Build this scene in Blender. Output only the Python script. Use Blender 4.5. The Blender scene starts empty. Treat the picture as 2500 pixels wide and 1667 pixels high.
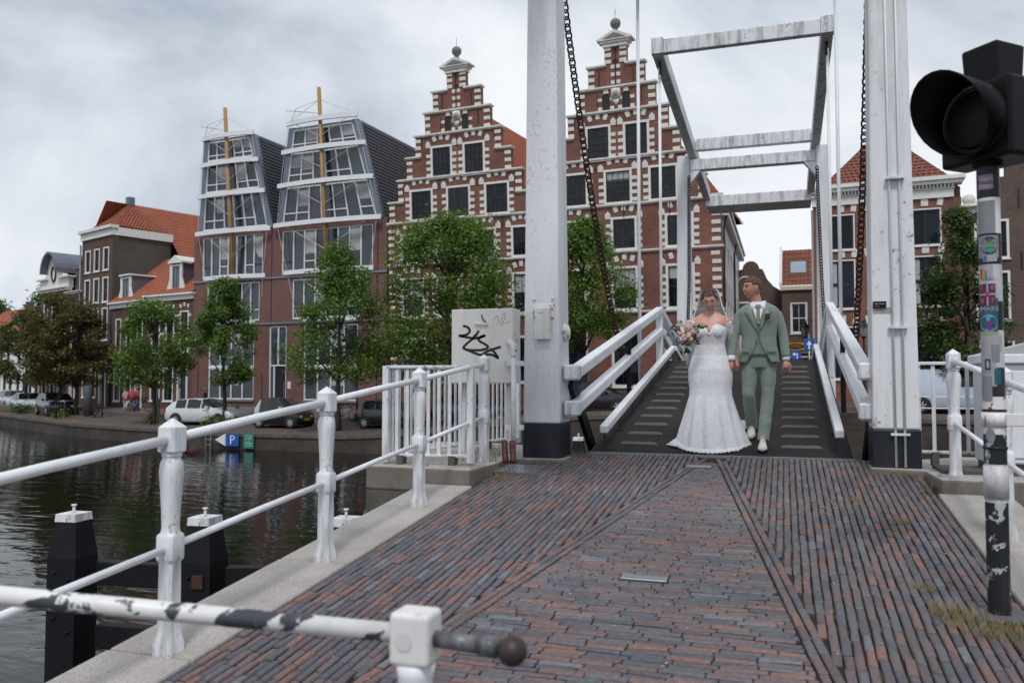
import bpy, bmesh, math, random
from mathutils import Vector, Matrix, noise
R = math.radians
random.seed(7)
scene = bpy.context.scene
col = scene.collection

# ------------------------------------------------------------------ camera
CAMZ = 2.6
YAW, PITCH = R(18.4), R(2.63)
cd = bpy.data.cameras.new('camera')
cam = bpy.data.objects.new('camera', cd); col.objects.link(cam)
cam.location = (0, 0, CAMZ)
cam.rotation_euler = (R(90) + PITCH, 0, YAW)
cd.sensor_width = 36.0; cd.lens = 28.8
cd.clip_start = .05; cd.clip_end = 2000
cd.dof.use_dof = True; cd.dof.focus_distance = 9.2; cd.dof.aperture_fstop = 2.9
scene.camera = cam

# ------------------------------------------------------------------ world: overcast sky
SUN_EL, SUN_AZ = R(56), R(165)          # azimuth clockwise from +Y
w = bpy.data.worlds.new('World'); scene.world = w; w.use_nodes = True
nt = w.node_tree; nt.nodes.clear()
def wn(t, **k):
    n = nt.nodes.new(t)
    for a, b in k.items(): setattr(n, a, b)
    return n
sky = wn('ShaderNodeTexSky', sky_type='NISHITA', sun_disc=False)
sky.sun_elevation = SUN_EL; sky.sun_rotation = SUN_AZ; sky.air_density = 1.0; sky.dust_density = 3.0
bg1 = wn('ShaderNodeBackground'); bg1.inputs[1].default_value = .10
nt.links.new(sky.outputs[0], bg1.inputs[0])
tc = wn('ShaderNodeTexCoord')
mp = wn('ShaderNodeMapping'); mp.inputs['Scale'].default_value = (1.0, 1.0, 2.1); mp.inputs['Location'].default_value = (1.3, 1.7, 0)
nt.links.new(tc.outputs['Generated'], mp.inputs[0])
n1 = wn('ShaderNodeTexNoise'); n1.inputs['Scale'].default_value = 1.15; n1.inputs['Detail'].default_value = 7; n1.inputs['Roughness'].default_value = .57; n1.inputs['Distortion'].default_value = .35
nt.links.new(mp.outputs[0], n1.inputs['Vector'])
rp = wn('ShaderNodeValToRGB')
rp.color_ramp.elements[0].position = .37; rp.color_ramp.elements[0].color = (.30, .34, .41, 1)
rp.color_ramp.elements[1].position = .61; rp.color_ramp.elements[1].color = (.80, .82, .85, 1)
e = rp.color_ramp.elements.new(.49); e.color = (.555, .60, .665, 1)
nt.links.new(n1.outputs[0], rp.inputs[0])
bg2 = wn('ShaderNodeBackground'); bg2.inputs[1].default_value = 1.0
nt.links.new(rp.outputs[0], bg2.inputs[0])
mx = wn('ShaderNodeMixShader'); mx.inputs[0].default_value = .93
nt.links.new(bg1.outputs[0], mx.inputs[1]); nt.links.new(bg2.outputs[0], mx.inputs[2])
wo = wn('ShaderNodeOutputWorld'); nt.links.new(mx.outputs[0], wo.inputs[0])

sd = bpy.data.lights.new('sun', 'SUN'); sd.energy = 1.5; sd.angle = R(12); sd.color = (1, .975, .95)
sun = bpy.data.objects.new('sun', sd); col.objects.link(sun)
sdir = Vector((math.sin(SUN_AZ) * math.cos(SUN_EL), math.cos(SUN_AZ) * math.cos(SUN_EL), math.sin(SUN_EL)))
sun.rotation_euler = sdir.to_track_quat('Z', 'Y').to_euler(); sun.location = (0, -20, 40)

vs = scene.view_settings
vs.view_transform = 'Standard'; vs.look = 'None'; vs.exposure = 0.28; vs.gamma = 1.0; vs.use_curve_mapping = False
try:
    scene.cycles.use_adaptive_sampling = True; scene.cycles.adaptive_threshold = .03; scene.cycles.use_denoising = True
    scene.cycles.max_bounces = 6; scene.cycles.diffuse_bounces = 2; scene.cycles.glossy_bounces = 3; scene.cycles.transparent_max_bounces = 8
except Exception: pass

# ------------------------------------------------------------------ mesh helpers
class MB:
    def __init__(s): s.v = []; s.f = []; s.m = []; s.mi = 0; s.sm = []; s.smooth = False
    def add(s, vs_, fs):
        o = len(s.v); s.v += [tuple(p) for p in vs_]
        for f in fs: s.f.append([i + o for i in f]); s.m.append(s.mi); s.sm.append(s.smooth)
        return s
    def poly(s, pts): return s.add(pts, [list(range(len(pts)))])
    def box(s, x0, x1, y0, y1, z0, z1):
        return s.add([(x0,y0,z0),(x1,y0,z0),(x1,y1,z0),(x0,y1,z0),(x0,y0,z1),(x1,y0,z1),(x1,y1,z1),(x0,y1,z1)],
                     [[0,3,2,1],[4,5,6,7],[0,1,5,4],[1,2,6,5],[2,3,7,6],[3,0,4,7]])
    def cbox(s, c, sx, sy, sz): return s.box(c[0]-sx/2, c[0]+sx/2, c[1]-sy/2, c[1]+sy/2, c[2]-sz/2, c[2]+sz/2)
    def hexa(s, b, t):   # bottom 4 and top 4 points, counter-clockwise from above
        return s.add(list(b) + list(t), [[0,3,2,1],[4,5,6,7],[0,1,5,4],[1,2,6,5],[2,3,7,6],[3,0,4,7]])
    def beam(s, p0, p1, wdt, hgt, up=(0,0,1), w1=None, h1=None):
        p0 = Vector(p0); p1 = Vector(p1); d = (p1-p0).normalized(); up = Vector(up)
        x = d.cross(up).normalized(); z = x.cross(d).normalized(); w1 = w1 or wdt; h1 = h1 or hgt
        q = lambda p, a, b: p + x*a/2 + z*b/2
        return s.add([q(p0,-wdt,-hgt), q(p0,wdt,-hgt), q(p0,wdt,hgt), q(p0,-wdt,hgt), q(p1,-w1,-h1), q(p1,w1,-h1), q(p1,w1,h1), q(p1,-w1,h1)],
                     [[0,1,2,3],[7,6,5,4],[1,0,4,5],[2,1,5,6],[3,2,6,7],[0,3,7,4]])
    def tube(s, pts, r, n=8, caps=True, closed=False):
        pts = [Vector(p) for p in pts]; k = len(pts)
        rs = r if isinstance(r, (list, tuple)) else [r]*k
        T = []
        for i in range(k):
            a = pts[i-1] if (i > 0 or closed) else pts[i]; b = pts[(i+1) % k] if (i < k-1 or closed) else pts[i]
            T.append((b-a).normalized())
        nrm = T[0].orthogonal().normalized(); V = []
        for i in range(k):
            nrm = (nrm - T[i]*nrm.dot(T[i])).normalized(); bi = T[i].cross(nrm)
            for j in range(n):
                a = 2*math.pi*j/n; V.append(pts[i] + (nrm*math.cos(a) + bi*math.sin(a))*rs[i])
        F = []
        for i in range(k if closed else k-1):
            i2 = (i+1) % k
            for j in range(n): F.append([i*n+j, i*n+(j+1)%n, i2*n+(j+1)%n, i2*n+j])
        if caps and not closed: F.append(list(range(n))[::-1]); F.append([(k-1)*n+j for j in range(n)])
        return s.add(V, F)
    def rings(s, rg, caps=True):      # list of equally long point rings
        n = len(rg[0]); V = [p for r_ in rg for p in r_]; F = []
        for i in range(len(rg)-1):
            for j in range(n): F.append([i*n+j, i*n+(j+1)%n, (i+1)*n+(j+1)%n, (i+1)*n+j])
        if caps: F.append(list(range(n))[::-1]); F.append([(len(rg)-1)*n+j for j in range(n)])
        return s.add(V, F)
    def lathe(s, prof, c=(0,0,0), n=16):   # (r, z) or (r, z, squareness)
        rg = []
        for p in prof:
            r_, z = p[0], p[1]; q = p[2] if len(p) > 2 else 2
            ring = []
            for j in range(n):
                a = 2*math.pi*(j+.5)/n; ca, sa = math.cos(a), math.sin(a)
                k = (abs(ca)**q + abs(sa)**q)**(-1/q)
                ring.append((c[0]+r_*k*ca, c[1]+r_*k*sa, c[2]+z))
            rg.append(ring)
        return s.rings(rg)
    def prism(s, pts, y0, y1):      # polygon in x,z (counter-clockwise seen from -y), from y0 back to y1
        n = len(pts)
        V = [(p[0], y0, p[1]) for p in pts] + [(p[0], y1, p[1]) for p in pts]
        F = [list(range(n)), [n+i for i in range(n)][::-1]] + [[(i+1)%n, i, n+i, n+(i+1)%n] for i in range(n)]
        return s.add(V, F)
    def sphere(s, c, r, n=12, k=8, sc=(1,1,1)):
        rg = []
        for i in range(1, k):
            t = math.pi*i/k
            rg.append([(c[0]+r*sc[0]*math.sin(t)*math.cos(2*math.pi*j/n), c[1]+r*sc[1]*math.sin(t)*math.sin(2*math.pi*j/n), c[2]-r*sc[2]*math.cos(t)) for j in range(n)])
        return s.rings(rg)
    def mesh(s, name, mats):
        me = bpy.data.meshes.new(name); me.from_pydata(s.v, [], s.f)
        mats = mats if isinstance(mats, (list, tuple)) else [mats]
        for m in mats: me.materials.append(m)
        me.polygons.foreach_set('material_index', s.m)
        me.polygons.foreach_set('use_smooth', s.sm)
        me.update(); return me
    def build(s, name, mats, parent=None, smooth=None, bevel=0, seg=1, sub=0):
        if smooth is not None: s.sm = [smooth]*len(s.f)
        o = bpy.data.objects.new(name, s.mesh(name, mats)); col.objects.link(o)
        if parent: o.parent = parent
        if bevel:
            b = o.modifiers.new('bevel', 'BEVEL'); b.width = bevel; b.segments = seg; b.limit_method = 'ANGLE'; b.angle_limit = R(35)
        if sub:
            b = o.modifiers.new('sub', 'SUBSURF'); b.levels = sub; b.render_levels = sub
        return o
def thing(name, label, cat, loc=(0,0,0), rz=0, group=None, rot=None):
    o = bpy.data.objects.new(name, None); col.objects.link(o); o.empty_display_size = .1
    o.location = loc; o.rotation_euler = rot if rot else (0, 0, rz)
    o['label'] = label; o['category'] = cat
    if group: o['group'] = group
    return o
def tag(o, label, cat, group=None):
    o['label'] = label; o['category'] = cat
    if group: o['group'] = group
    return o
def kind(o, k, label=None):
    o['kind'] = k
    if label: o['label'] = label
    return o
def inst(name, me, loc=(0,0,0), rot=(0,0,0), parent=None, scale=None):
    o = bpy.data.objects.new(name, me); col.objects.link(o); o.location = loc; o.rotation_euler = rot
    if scale: o.scale = scale
    if parent: o.parent = parent
    return o
def copy_tree(o, parent=None):
    c = o.copy(); col.objects.link(c); c.parent = parent
    for ch in [x for x in o.children]: copy_tree(ch, c)
    return c
def smooth_by_angle(o, ang=40):
    me = o.data
    me.polygons.foreach_set('use_smooth', [True]*len(me.polygons))
    bm = bmesh.new(); bm.from_mesh(me)
    for e_ in bm.edges:
        if len(e_.link_faces) == 2 and e_.calc_face_angle(0) > R(ang): e_.smooth = False
    bm.to_mesh(me); bm.free(); return o
def text_mesh(name, txt, size, mat_, parent=None, loc=(0,0,0), rot=(R(90),0,0), ext=.001, align='CENTER', sx=1.0):
    cu = bpy.data.curves.new(name, 'FONT'); cu.body = txt; cu.size = size; cu.extrude = ext; cu.align_x = align; cu.align_y = 'CENTER'; cu.resolution_u = 2
    t = bpy.data.objects.new(name+'_src', cu); col.objects.link(t)
    me = bpy.data.meshes.new_from_object(t.evaluated_get(bpy.context.evaluated_depsgraph_get()))
    bpy.data.objects.remove(t); bpy.data.curves.remove(cu)
    me.materials.clear(); me.materials.append(mat_); me.name = name
    return inst(name, me, loc, rot, parent, (sx, 1, 1))

# ------------------------------------------------------------------ material helpers
class T:      # small wrapper round a node tree
    def __init__(s, name):
        s.m = bpy.data.materials.new(name); s.m.use_nodes = True; s.nt = s.m.node_tree; s.nt.nodes.clear()
        s.out = s.nt.nodes.new('ShaderNodeOutputMaterial'); s.b = s.nt.nodes.new('ShaderNodeBsdfPrincipled')
        s.nt.links.new(s.b.outputs[0], s.out.inputs[0]); s.tc = None
    def n(s, t, ins=None, **k):
        n = s.nt.nodes.new('ShaderNode' + t)
        for a, b in k.items(): setattr(n, a, b)
        for a, b in (ins or {}).items():
            if isinstance(b, bpy.types.NodeSocket): s.nt.links.new(b, n.inputs[a])
            else: n.inputs[a].default_value = b
        return n
    def obj(s):
        if not s.tc: s.tc = s.n('TexCoord')
        return s.tc.outputs['Object']
    def map(s, scale=(1,1,1), vec=None): return s.n('Mapping', {'Vector': vec or s.obj(), 'Scale': scale}).outputs[0]
    def noise(s, scale, detail=3, rough=.55, vec=None, dist=0):
        return s.n('TexNoise', {'Vector': vec or s.obj(), 'Scale': scale, 'Detail': detail, 'Roughness': rough, 'Distortion': dist}).outputs[0]
    def ramp(s, fac, stops, interp='LINEAR'):
        r_ = s.n('ValToRGB', {0: fac}); cr = r_.color_ramp; cr.interpolation = interp
        while len(cr.elements) < len(stops): cr.elements.new(.5)
        for e_, (p, c) in zip(cr.elements, stops):
            e_.position = p; e_.color = (c, c, c, 1) if isinstance(c, (int, float)) else (*c, 1)
        return r_.outputs[0]
    def mix(s, fac, a, b, blend='MIX'):
        m = s.n('Mix', data_type='RGBA', blend_type=blend)
        for i, x in ((0, fac), (6, a), (7, b)):
            if isinstance(x, bpy.types.NodeSocket): s.nt.links.new(x, m.inputs[i])
            elif i == 0: m.inputs[0].default_value = x
            else: m.inputs[i].default_value = (*x, 1)
        return m.outputs[2]
    def math(s, op, a, b=0.0):
        return s.n('Math', {0: a, 1: b}, operation=op).outputs[0]
    def set(s, **k):
        for a, b in k.items():
            i = s.b.inputs[a.replace('_', ' ')]
            if isinstance(b, bpy.types.NodeSocket): s.nt.links.new(b, i)
            elif isinstance(b, tuple) and len(b) == 3: i.default_value = (*b, 1) if len(i.default_value) == 4 else b
            else: i.default_value = b
        return s
    def bump(s, h, strength=.3, dist=.01):
        s.set(Normal=s.n('Bump', {'Height': h, 'Strength': strength, 'Distance': dist}).outputs[0]); return s
def plain(name, c, rough=.6, metal=0, var=.12, scale=6, coat=0, bump=0):
    t = T(name); f = t.noise(scale, 4)
    lo = tuple(x*(1-var) for x in c); hi = tuple(min(1, x*(1+var)) for x in c)
    t.set(Base_Color=t.mix(f, lo, hi), Roughness=rough, Metallic=metal)
    if coat: t.set(Coat_Weight=coat, Coat_Roughness=.08)
    if bump: t.bump(t.noise(scale*8, 3), bump, .004)
    return t.m
def paint(name, c, dirt=(.25,.24,.22), amt=.35, scale=3.0, rough=.45, rust=0.0, chip=0.0, chipcol=(.06,.065,.08), streak=True, fine=28):
    t = T(name)
    sv = t.map((1, 1, .16))
    f1 = t.ramp(t.noise(scale*2.2, 6, .65, sv), [(.46, 0.), (.78, amt)])
    f2 = t.ramp(t.math('MULTIPLY', t.noise(fine, 4, .6), t.math('ADD', .55, t.noise(scale*.9, 3))), [(.66, 0.), (.80, amt*.9)])
    c0 = t.mix(t.noise(scale*.7, 3), tuple(x*.93 for x in c), c)
    c1 = t.mix(f1, c0, dirt); c2 = t.mix(f2, c1, tuple(x*.75 for x in dirt))
    if rust:
        fr = t.ramp(t.noise(scale*3.1, 5, .7, dist=.6), [(.70-.1*rust, 0.), (.74-.1*rust, 1.)])
        rc = t.mix(t.noise(60, 3), (.06, .02, .012), (.30, .11, .035))
        c2 = t.mix(fr, c2, rc)
    if chip:
        fc = t.ramp(t.noise(scale*2.4, 5, .62, dist=.4), [(.64-.16*chip, 0.), (.655-.16*chip, 1.)])
        c2 = t.mix(fc, c2, chipcol)
    t.set(Base_Color=c2, Roughness=rough); t.bump(t.noise(fine*1.5, 3), .10, .003)
    return t.m
def brickmat(name, c1, c2, mort, var=(.6, 1.25), bw=.215, rh=.066, ms=.009, flip=False, big=.6, streaks=None):
    t = T(name); o = t.n('SeparateXYZ', {0: t.obj()}).outputs
    u = t.math('ADD', o[0], o[1]); vec = t.n('CombineXYZ', {0: o[2] if flip else u, 1: u if flip else o[2]}).outputs[0]
    b = t.n('TexBrick', {'Vector': vec, 'Color1': (*c1, 1), 'Color2': (*c2, 1), 'Mortar': (*mort, 1), 'Scale': 1, 'Mortar Size': ms, 'Mortar Smooth': .2, 'Bias': 0, 'Brick Width': bw, 'Row Height': rh})
    f = t.ramp(t.noise(big, 5, .6), [(.3, var[0]), (.7, var[1])]); f2 = t.ramp(t.noise(9, 4, .7), [(.3, .75), (.7, 1.25)])
    c = t.mix(1., t.mix(1., b.outputs[0], f, 'MULTIPLY'), f2, 'MULTIPLY')
    t.set(Base_Color=c, Roughness=.85); t.bump(b.outputs[1], -.25, .006)
    return t.m
def islandrand(t):
    g = t.n('NewGeometry').outputs['Random Per Island']; oi = t.n('ObjectInfo').outputs['Random']
    return t.math('FRACT', t.math('ADD', g, oi))
# ------------------------------------------------------------------ materials
M = {}
M['white'] = paint('white_paint', (.80, .815, .85), (.34, .33, .32), .30, 2.2, .42)
M['white_pillar'] = paint('white_paint_stained', (.79, .80, .835), (.30, .30, .30), .62, 1.1, .5, fine=34)
M['white_dirty'] = paint('white_paint_grimy', (.77, .785, .815), (.12, .115, .10), .95, 4.2, .5)
M['white_moss'] = paint('white_paint_mossy', (.76, .77, .795), (.20, .205, .20), .85, 1.3, .55, fine=17)
M['white_rust'] = paint('white_paint_rusted', (.76, .755, .74), (.30, .26, .22), .45, 2.6, .5, rust=1.15)
M['white_chip'] = paint('white_paint_chipped', (.78, .78, .77), (.3, .28, .26), .3, 4, .4, chip=.75, chipcol=(.05, .058, .075))
M['black'] = paint('black_paint', (.018, .021, .030), (.07, .07, .075), .35, 2.5, .38)
M['black_chip'] = paint('black_paint_chipped', (.010, .012, .018), (.05, .05, .055), .3, 4, .35, chip=.42, chipcol=(.42, .43, .46))
M['black_plastic'] = plain('black_plastic', (.0035, .0036, .0045), .5, var=.3); M['black_plastic'].node_tree.nodes['Principled BSDF'].inputs['Specular IOR Level'].default_value = .22
M['rust'] = plain('rusty_iron', (.075, .035, .024), .8, .3, .6, 18, bump=.5)
M['rail_end'] = plain('worn_brown_iron', (.06, .042, .04), .5, .5, .4, 25)
M['steel'] = plain('zinc_steel', (.34, .36, .39), .35, .8, .15, 3)
M['timber_dark'] = plain('tarred_timber', (.009, .0095, .012), .6, 0, .5, 5, bump=.3)
for k_ in ('timber_dark', 'black'): M[k_].node_tree.nodes['Principled BSDF'].inputs['Specular IOR Level'].default_value = .25
def stone(name, c, c2):
    t = T(name); f = t.noise(70, 4, .8); f2 = t.noise(2.2, 5, .6); sp = t.ramp(t.noise(140, 2, .8), [(.36, .55), (.5, 1.0), (.68, 1.25)])
    t.set(Base_Color=t.mix(1., t.mix(t.ramp(f2, [(.35, 0.), (.7, 1.)]), c, c2), sp, 'MULTIPLY'), Roughness=.85); t.bump(f, .35, .004); return t.m
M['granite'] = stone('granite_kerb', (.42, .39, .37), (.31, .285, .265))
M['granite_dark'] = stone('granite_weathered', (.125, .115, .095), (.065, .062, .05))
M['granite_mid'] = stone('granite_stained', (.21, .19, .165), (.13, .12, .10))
M['limestone'] = stone('pale_sandstone', (.80, .775, .71), (.62, .60, .55))
M['grey_stone'] = stone('grey_plinth_stone', (.22, .225, .24), (.16, .165, .175))
def asphalt():
    t = T('gritty_deck'); f = t.noise(260, 2, .9); f2 = t.noise(1.5, 5)
    c = t.mix(t.ramp(f2, [(.3, 0.), (.75, 1.)]), (.016, .0145, .0145), (.029, .026, .025))
    t.set(Base_Color=t.mix(t.ramp(f, [(.62, 0.), (.74, .45)]), c, (.13, .12, .11)), Roughness=.8, Specular_IOR_Level=.2); t.bump(f, .6, .004); return t.m
M['deck'] = asphalt()
def pave():
    t = T('paving_clinker'); r_ = islandrand(t)
    c = t.ramp(r_, [(0., (.080, .083, .100)), (.20, (.108, .102, .115)), (.42, (.100, .078, .083)), (.60, (.130, .096, .100)), (.78, (.158, .098, .090)), (.90, (.190, .108, .090)), (.96, (.142, .144, .162))], 'CONSTANT')
    n_ = t.ramp(t.noise(38, 5, .7), [(.28, .62), (.72, 1.42)])
    big = t.ramp(t.noise(.55, 4), [(.3, .82), (.7, 1.18)])
    t.set(Base_Color=t.mix(1., t.mix(1., c, n_, 'MULTIPLY'), big, 'MULTIPLY'), Roughness=t.ramp(t.noise(60, 3), [(.3, .42), (.7, .72)])); t.bump(t.noise(110, 4, .7), .35, .003); return t.m
M['pave'] = pave()
def jointm():
    t = T('joint_earth_moss'); f = t.ramp(t.noise(2.3, 5, .65), [(.48, 0.), (.62, 1.)]); g = t.noise(90, 3)
    t.set(Base_Color=t.mix(f, t.mix(g, (.012, .010, .009), (.032, .027, .023)), t.mix(g, (.05, .065, .02), (.15, .13, .04))), Roughness=.95); t.bump(g, .8, .006); return t.m
M['joint'] = jointm()
def waterm():
    t = T('canal_water'); 
    v = t.map((1.0, 2.3, 1))
    h = t.math('ADD', t.math('MULTIPLY', t.noise(.7, 2, .45, v, .8), 1.0), t.math('MULTIPLY', t.noise(2.6, 3, .5, v, .6), .20))
    t.set(Base_Color=t.mix(t.noise(.15, 3), (.003, .004, .003), (.006, .006, .004)), Roughness=.03, IOR=1.33)
    t.bump(h, .30, .085); return t.m
M['water'] = waterm()
M['street'] = plain('street_clinker', (.088, .066, .062), .85, 0, .35, 1.4, bump=.2)
M['sidewalk'] = plain('sidewalk_paving', (.115, .088, .08), .85, 0, .3, 1.8, bump=.2)
M['brick_quay'] = brickmat('quay_brick', (.070, .050, .042), (.045, .036, .032), (.05, .047, .04), (.45, 1.4))
M['grass'] = None
def leafm(name, cols, trans=.35):
    t = T(name); r_ = islandrand(t)
    c = t.ramp(r_, cols); t.nt.nodes.remove(t.b)
    d = t.n('BsdfDiffuse', {'Color': c}); tr = t.n('BsdfTranslucent', {'Color': t.mix(1., c, (1.25, 1.3, .7), 'MULTIPLY')}); gl = t.n('BsdfGlossy', {'Roughness': .45, 'Color': (.7, .75, .7, 1)})
    a = t.n('MixShader', {0: trans, 1: d.outputs[0], 2: tr.outputs[0]}); b = t.n('MixShader', {0: .045, 1: a.outputs[0], 2: gl.outputs[0]})
    t.nt.links.new(b.outputs[0], t.out.inputs[0]); return t.m
M['grass'] = leafm('grass_blades', [(0., (.06, .10, .022)), (.5, (.10, .14, .035)), (.8, (.20, .18, .06))])
M['drygrass'] = leafm('dry_grass', [(0., (.26, .20, .08)), (.6, (.36, .28, .12)), (1., (.18, .17, .05))])

# ------------------------------------------------------------------ levels
def gz(y): return 1.82 + .1*(y - 8.5)                     # near approach ramp
def sst(a, b, x):
    t = max(0., min(1., (x-a)/(b-a))); return t*t*(3-2*t)
def hz(x): return 1.12*sst(-20, -6, x)                     # street along the far quay
CX0 = -.68                                                 # bridge centre line
def leaf_z(y): return 1.83 + .1855*(y-8.57) if y < 14.5 else 1.83 + .1855*(20.43-y)
WATER = -.75

# ------------------------------------------------------------------ setting
kind(MB().poly([(-400,-120,WATER),(300,-120,WATER),(300,60,WATER),(-400,60,WATER)]).build('canal_water', M['water']), 'structure')
Q = [(-160,118),(-100,74),(-72,56),(-54.7,45.3),(-39.2,37.2),(-32,34.9),(-27,33.15),(-17,33.0),(-10,33.2),(-3.1,33.2),(1.75,33.2),(12,32.6),(40,31.5),(160,30)]
def quay_y(x):
    for a, b in zip(Q, Q[1:]):
        if a[0] <= x <= b[0]: return a[1] + (b[1]-a[1])*(x-a[0])/(b[0]-a[0])
    return Q[-1][1]
xs = sorted(set([-160,-130,-100,-85,-72,-60,-54.7,-46,-39.2,-32,-29,-27,-24,-22,-20,-19,-18,-17,-3.1,1.75,12,25,40,80,160] + list(range(-16, -3))))
def gst(x, y):                                             # street level: rises a little towards the houses
    k = .42 - .3*sst(-10, -2, x)
    return hz(x) + k*max(0., min(1., (y-quay_y(x))/10.0))
mb = MB()
for a, b in zip(xs, xs[1:]):
    qa, qb = quay_y(a), quay_y(b)
    mb.poly([(a, qa, hz(a)), (b, qb, hz(b)), (b, qb+10, gst(b, qb+10)), (a, qa+10, gst(a, qa+10))])
    mb.poly([(a, qa+10, gst(a, qa+10)), (b, qb+10, gst(b, qb+10)), (b, 420, gst(b, 420)), (a, 420, gst(a, 420))])
kind(mb.build('street', M['street']), 'structure')
qw = thing('quay_wall', 'dark brick quay wall along the far bank, standing in the canal', 'quay wall')
mb = MB(); mc = MB()
for a, b in zip(xs, xs[1:]):
    ya, yb, za, zb = quay_y(a), quay_y(b), hz(a), hz(b)
    mb.poly([(a, ya, -2), (b, yb, -2), (b, yb, zb-.12), (a, ya, za-.12)])
    mc.hexa([(a, ya-.06, za-.13), (b, yb-.06, zb-.13), (b, yb+.34, zb-.13), (a, ya+.34, za-.13)], [(a, ya-.06, za+.03), (b, yb-.06, zb+.03), (b, yb+.34, zb+.03), (a, ya+.34, za+.03)])
mb.build('wall', M['brick_quay'], qw); mc.build('coping', M['granite_dark'], qw)

# near approach ramp body
RX0, RX1 = -3.12, 1.64
rb = MB().hexa([(RX0,-8,-2),(RX1,-8,-2),(RX1,8.5,-2),(RX0,8.5,-2)], [(RX0,-8,gz(-8)-.12),(RX1,-8,gz(-8)-.12),(RX1,8.5,gz(8.5)-.12),(RX0,8.5,gz(8.5)-.12)]).build('ramp_embankment', M['brick_quay'])
kind(rb, 'structure')
# far approach ramp
fz = lambda y: 1.83 - (1.83-1.12)*(y-20.43)/(33.2-20.43)
rb2 = MB().hexa([(-3.1,20.6,-2),(1.75,20.6,-2),(1.75,33.19,-2),(-3.1,33.19,-2)], [(-3.1,20.6,fz(20.6)),(1.75,20.6,fz(20.6)),(1.75,33.19,fz(33.19)+.01),(-3.1,33.19,fz(33.19)+.01)]).build('far_ramp_embankment', M['brick_quay'])
kind(rb2, 'structure')
kind(MB().poly([(-2.6,20.45,fz(20.45)+.012),(1.2,20.45,fz(20.45)+.012),(1.2,33.3,fz(33.3)+.03),(-2.6,33.3,fz(33.3)+.03)]).build('far_ramp_road', M['street']), 'structure')

# ------------------------------------------------------------------ paving bricks
pv = MB().poly([(-2.64,-8,gz(-8)-.020),(1.14,-8,gz(-8)-.020),(1.14,8.58,gz(8.58)-.020),(-2.64,8.58,gz(8.58)-.020)]).build('pavement', M['joint'])
kind(pv, 'structure')
KL, KR, YT = -2.62, 1.12, 8.53
AY = 8.42
xl = lambda y: -.735 - .186*(AY-y)
xr = lambda y: -.665 + .168*(AY-y)
BL, BW, PL, PW = .196, .0365, .203, .0445
SL, SW, SP = .155, .0415, .0495
bricks = []
rnd = random.Random(3)
plates = [(-.79, 4.80, .27, .085), (-.79, 8.0, .24, .085)]         # steel covers let into the brick
def addb(cx, cy, L, Wd, ang): bricks.append((cx, cy, L, Wd, ang + rnd.gauss(0, .012)))
# long borders: two rows along each slanted line
for f, s in ((xl, -1), (xr, 1)):
    dx = f(0)-f(1); ang = math.atan2(-1, dx); d = Vector((dx, -1)).normalized(); nrm = Vector((d.y, -d.x))
    if nrm.x*s < 0: nrm = -nrm
    for row in (0, 1):
        t = .02 + row*.1
        while t < 10.5:
            L = SL + .012 + rnd.uniform(-.012, .012)
            p = Vector((f(AY), AY)) + d*(t+L/2) + nrm*(SP*(row+.5))
            if KL+.03 < p.x < KR-.03: addb(p.x, p.y, L, SW, ang)
            t += L + .008
# middle: rows across the road
y = AY - .25; k = 0
while y > -2:
    a, b = xl(y)+.006, xr(y)-.006
    a, b = max(a, KL), min(b, KR)
    spans = [(a, b)]
    for q in plates:
        if abs(y-q[1]) < q[3]/2 + BW/2: spans = [(a, q[0]-q[2]/2-.003), (q[0]+q[2]/2+.003, b)]
    for a, b in spans:
        x = a; L = rnd.uniform(.06, BL)
        while x < b - .03:
            L = min(L, b-x)
            if L > .03: addb(x+L/2, y + rnd.gauss(0, .0013), L-.006, BW*(.93+.1*rnd.random()), 0)
            x += L; L = BL + rnd.uniform(-.010, .014)
    y -= PW*.985; k += 1
# sides: rows along the road
def side(x, f, s):
    y1 = YT
    # y where the border begins for this column
    g = lambda yy: (f(yy) + s*(2*SP+.004) - x)*s
    y0 = -2.0
    yy = YT
    lo, hi = -2.0, AY
    if g(hi) > 0: return
    if g(lo) < 0: y0 = -2.0
    else:
        for _ in range(40):
            m = (lo+hi)/2
            if g(m) > 0: lo = m
            else: hi = m
        y0 = hi
    y = y1; L = rnd.uniform(.05, SL)
    while y > y0 + .03:
        L = min(L, y-y0)
        if L > .035: addb(x + rnd.gauss(0, .0016), y-L/2, L-.009, SW*(.94+.09*rnd.random()), R(90))
        y -= L; L = SL + rnd.uniform(-.012, .016)
x = KL + SP/2 + .004
while x < xl(AY) - .10: side(x, xl, -1); x += SP
x = KR - SP/2 - .004
while x > xr(AY) + .10: side(x, xr, 1); x -= SP
def cam_px(p):
    v = Vector(p) - cam.location
    fw = Vector((-math.sin(YAW)*math.cos(PITCH), math.cos(YAW)*math.cos(PITCH), math.sin(PITCH))); rt = Vector((math.cos(YAW), math.sin(YAW), 0)); up = rt.cross(fw)
    z = v.dot(fw)
    if z < .1: return (-9999, -9999, z)
    return (1250 + 2000*v.dot(rt)/z, 833.5 - 2000*v.dot(up)/z, z)
def inview(p, m=0):
    a = cam_px(p); return -m < a[0] < 2500+m and -m < a[1] < 1667+m
bricks.sort(key=lambda b: (0 if inview((b[0], b[1], gz(b[1])), -20) else 1, cam_px((b[0], b[1], gz(b[1])))[2]))
sl = math.atan(.1)
def brick_verts(L, Wd, H=.03, c=.006):
    a, b = L/2, Wd/2
    return [(-a,-b,-H),(a,-b,-H),(a,b,-H),(-a,b,-H),(-a,-b,-c),(a,-b,-c),(a,b,-c),(-a,b,-c),(-a+c,-b+c,0),(a-c,-b+c,0),(a-c,b-c,0),(-a+c,b-c,0)]
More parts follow.
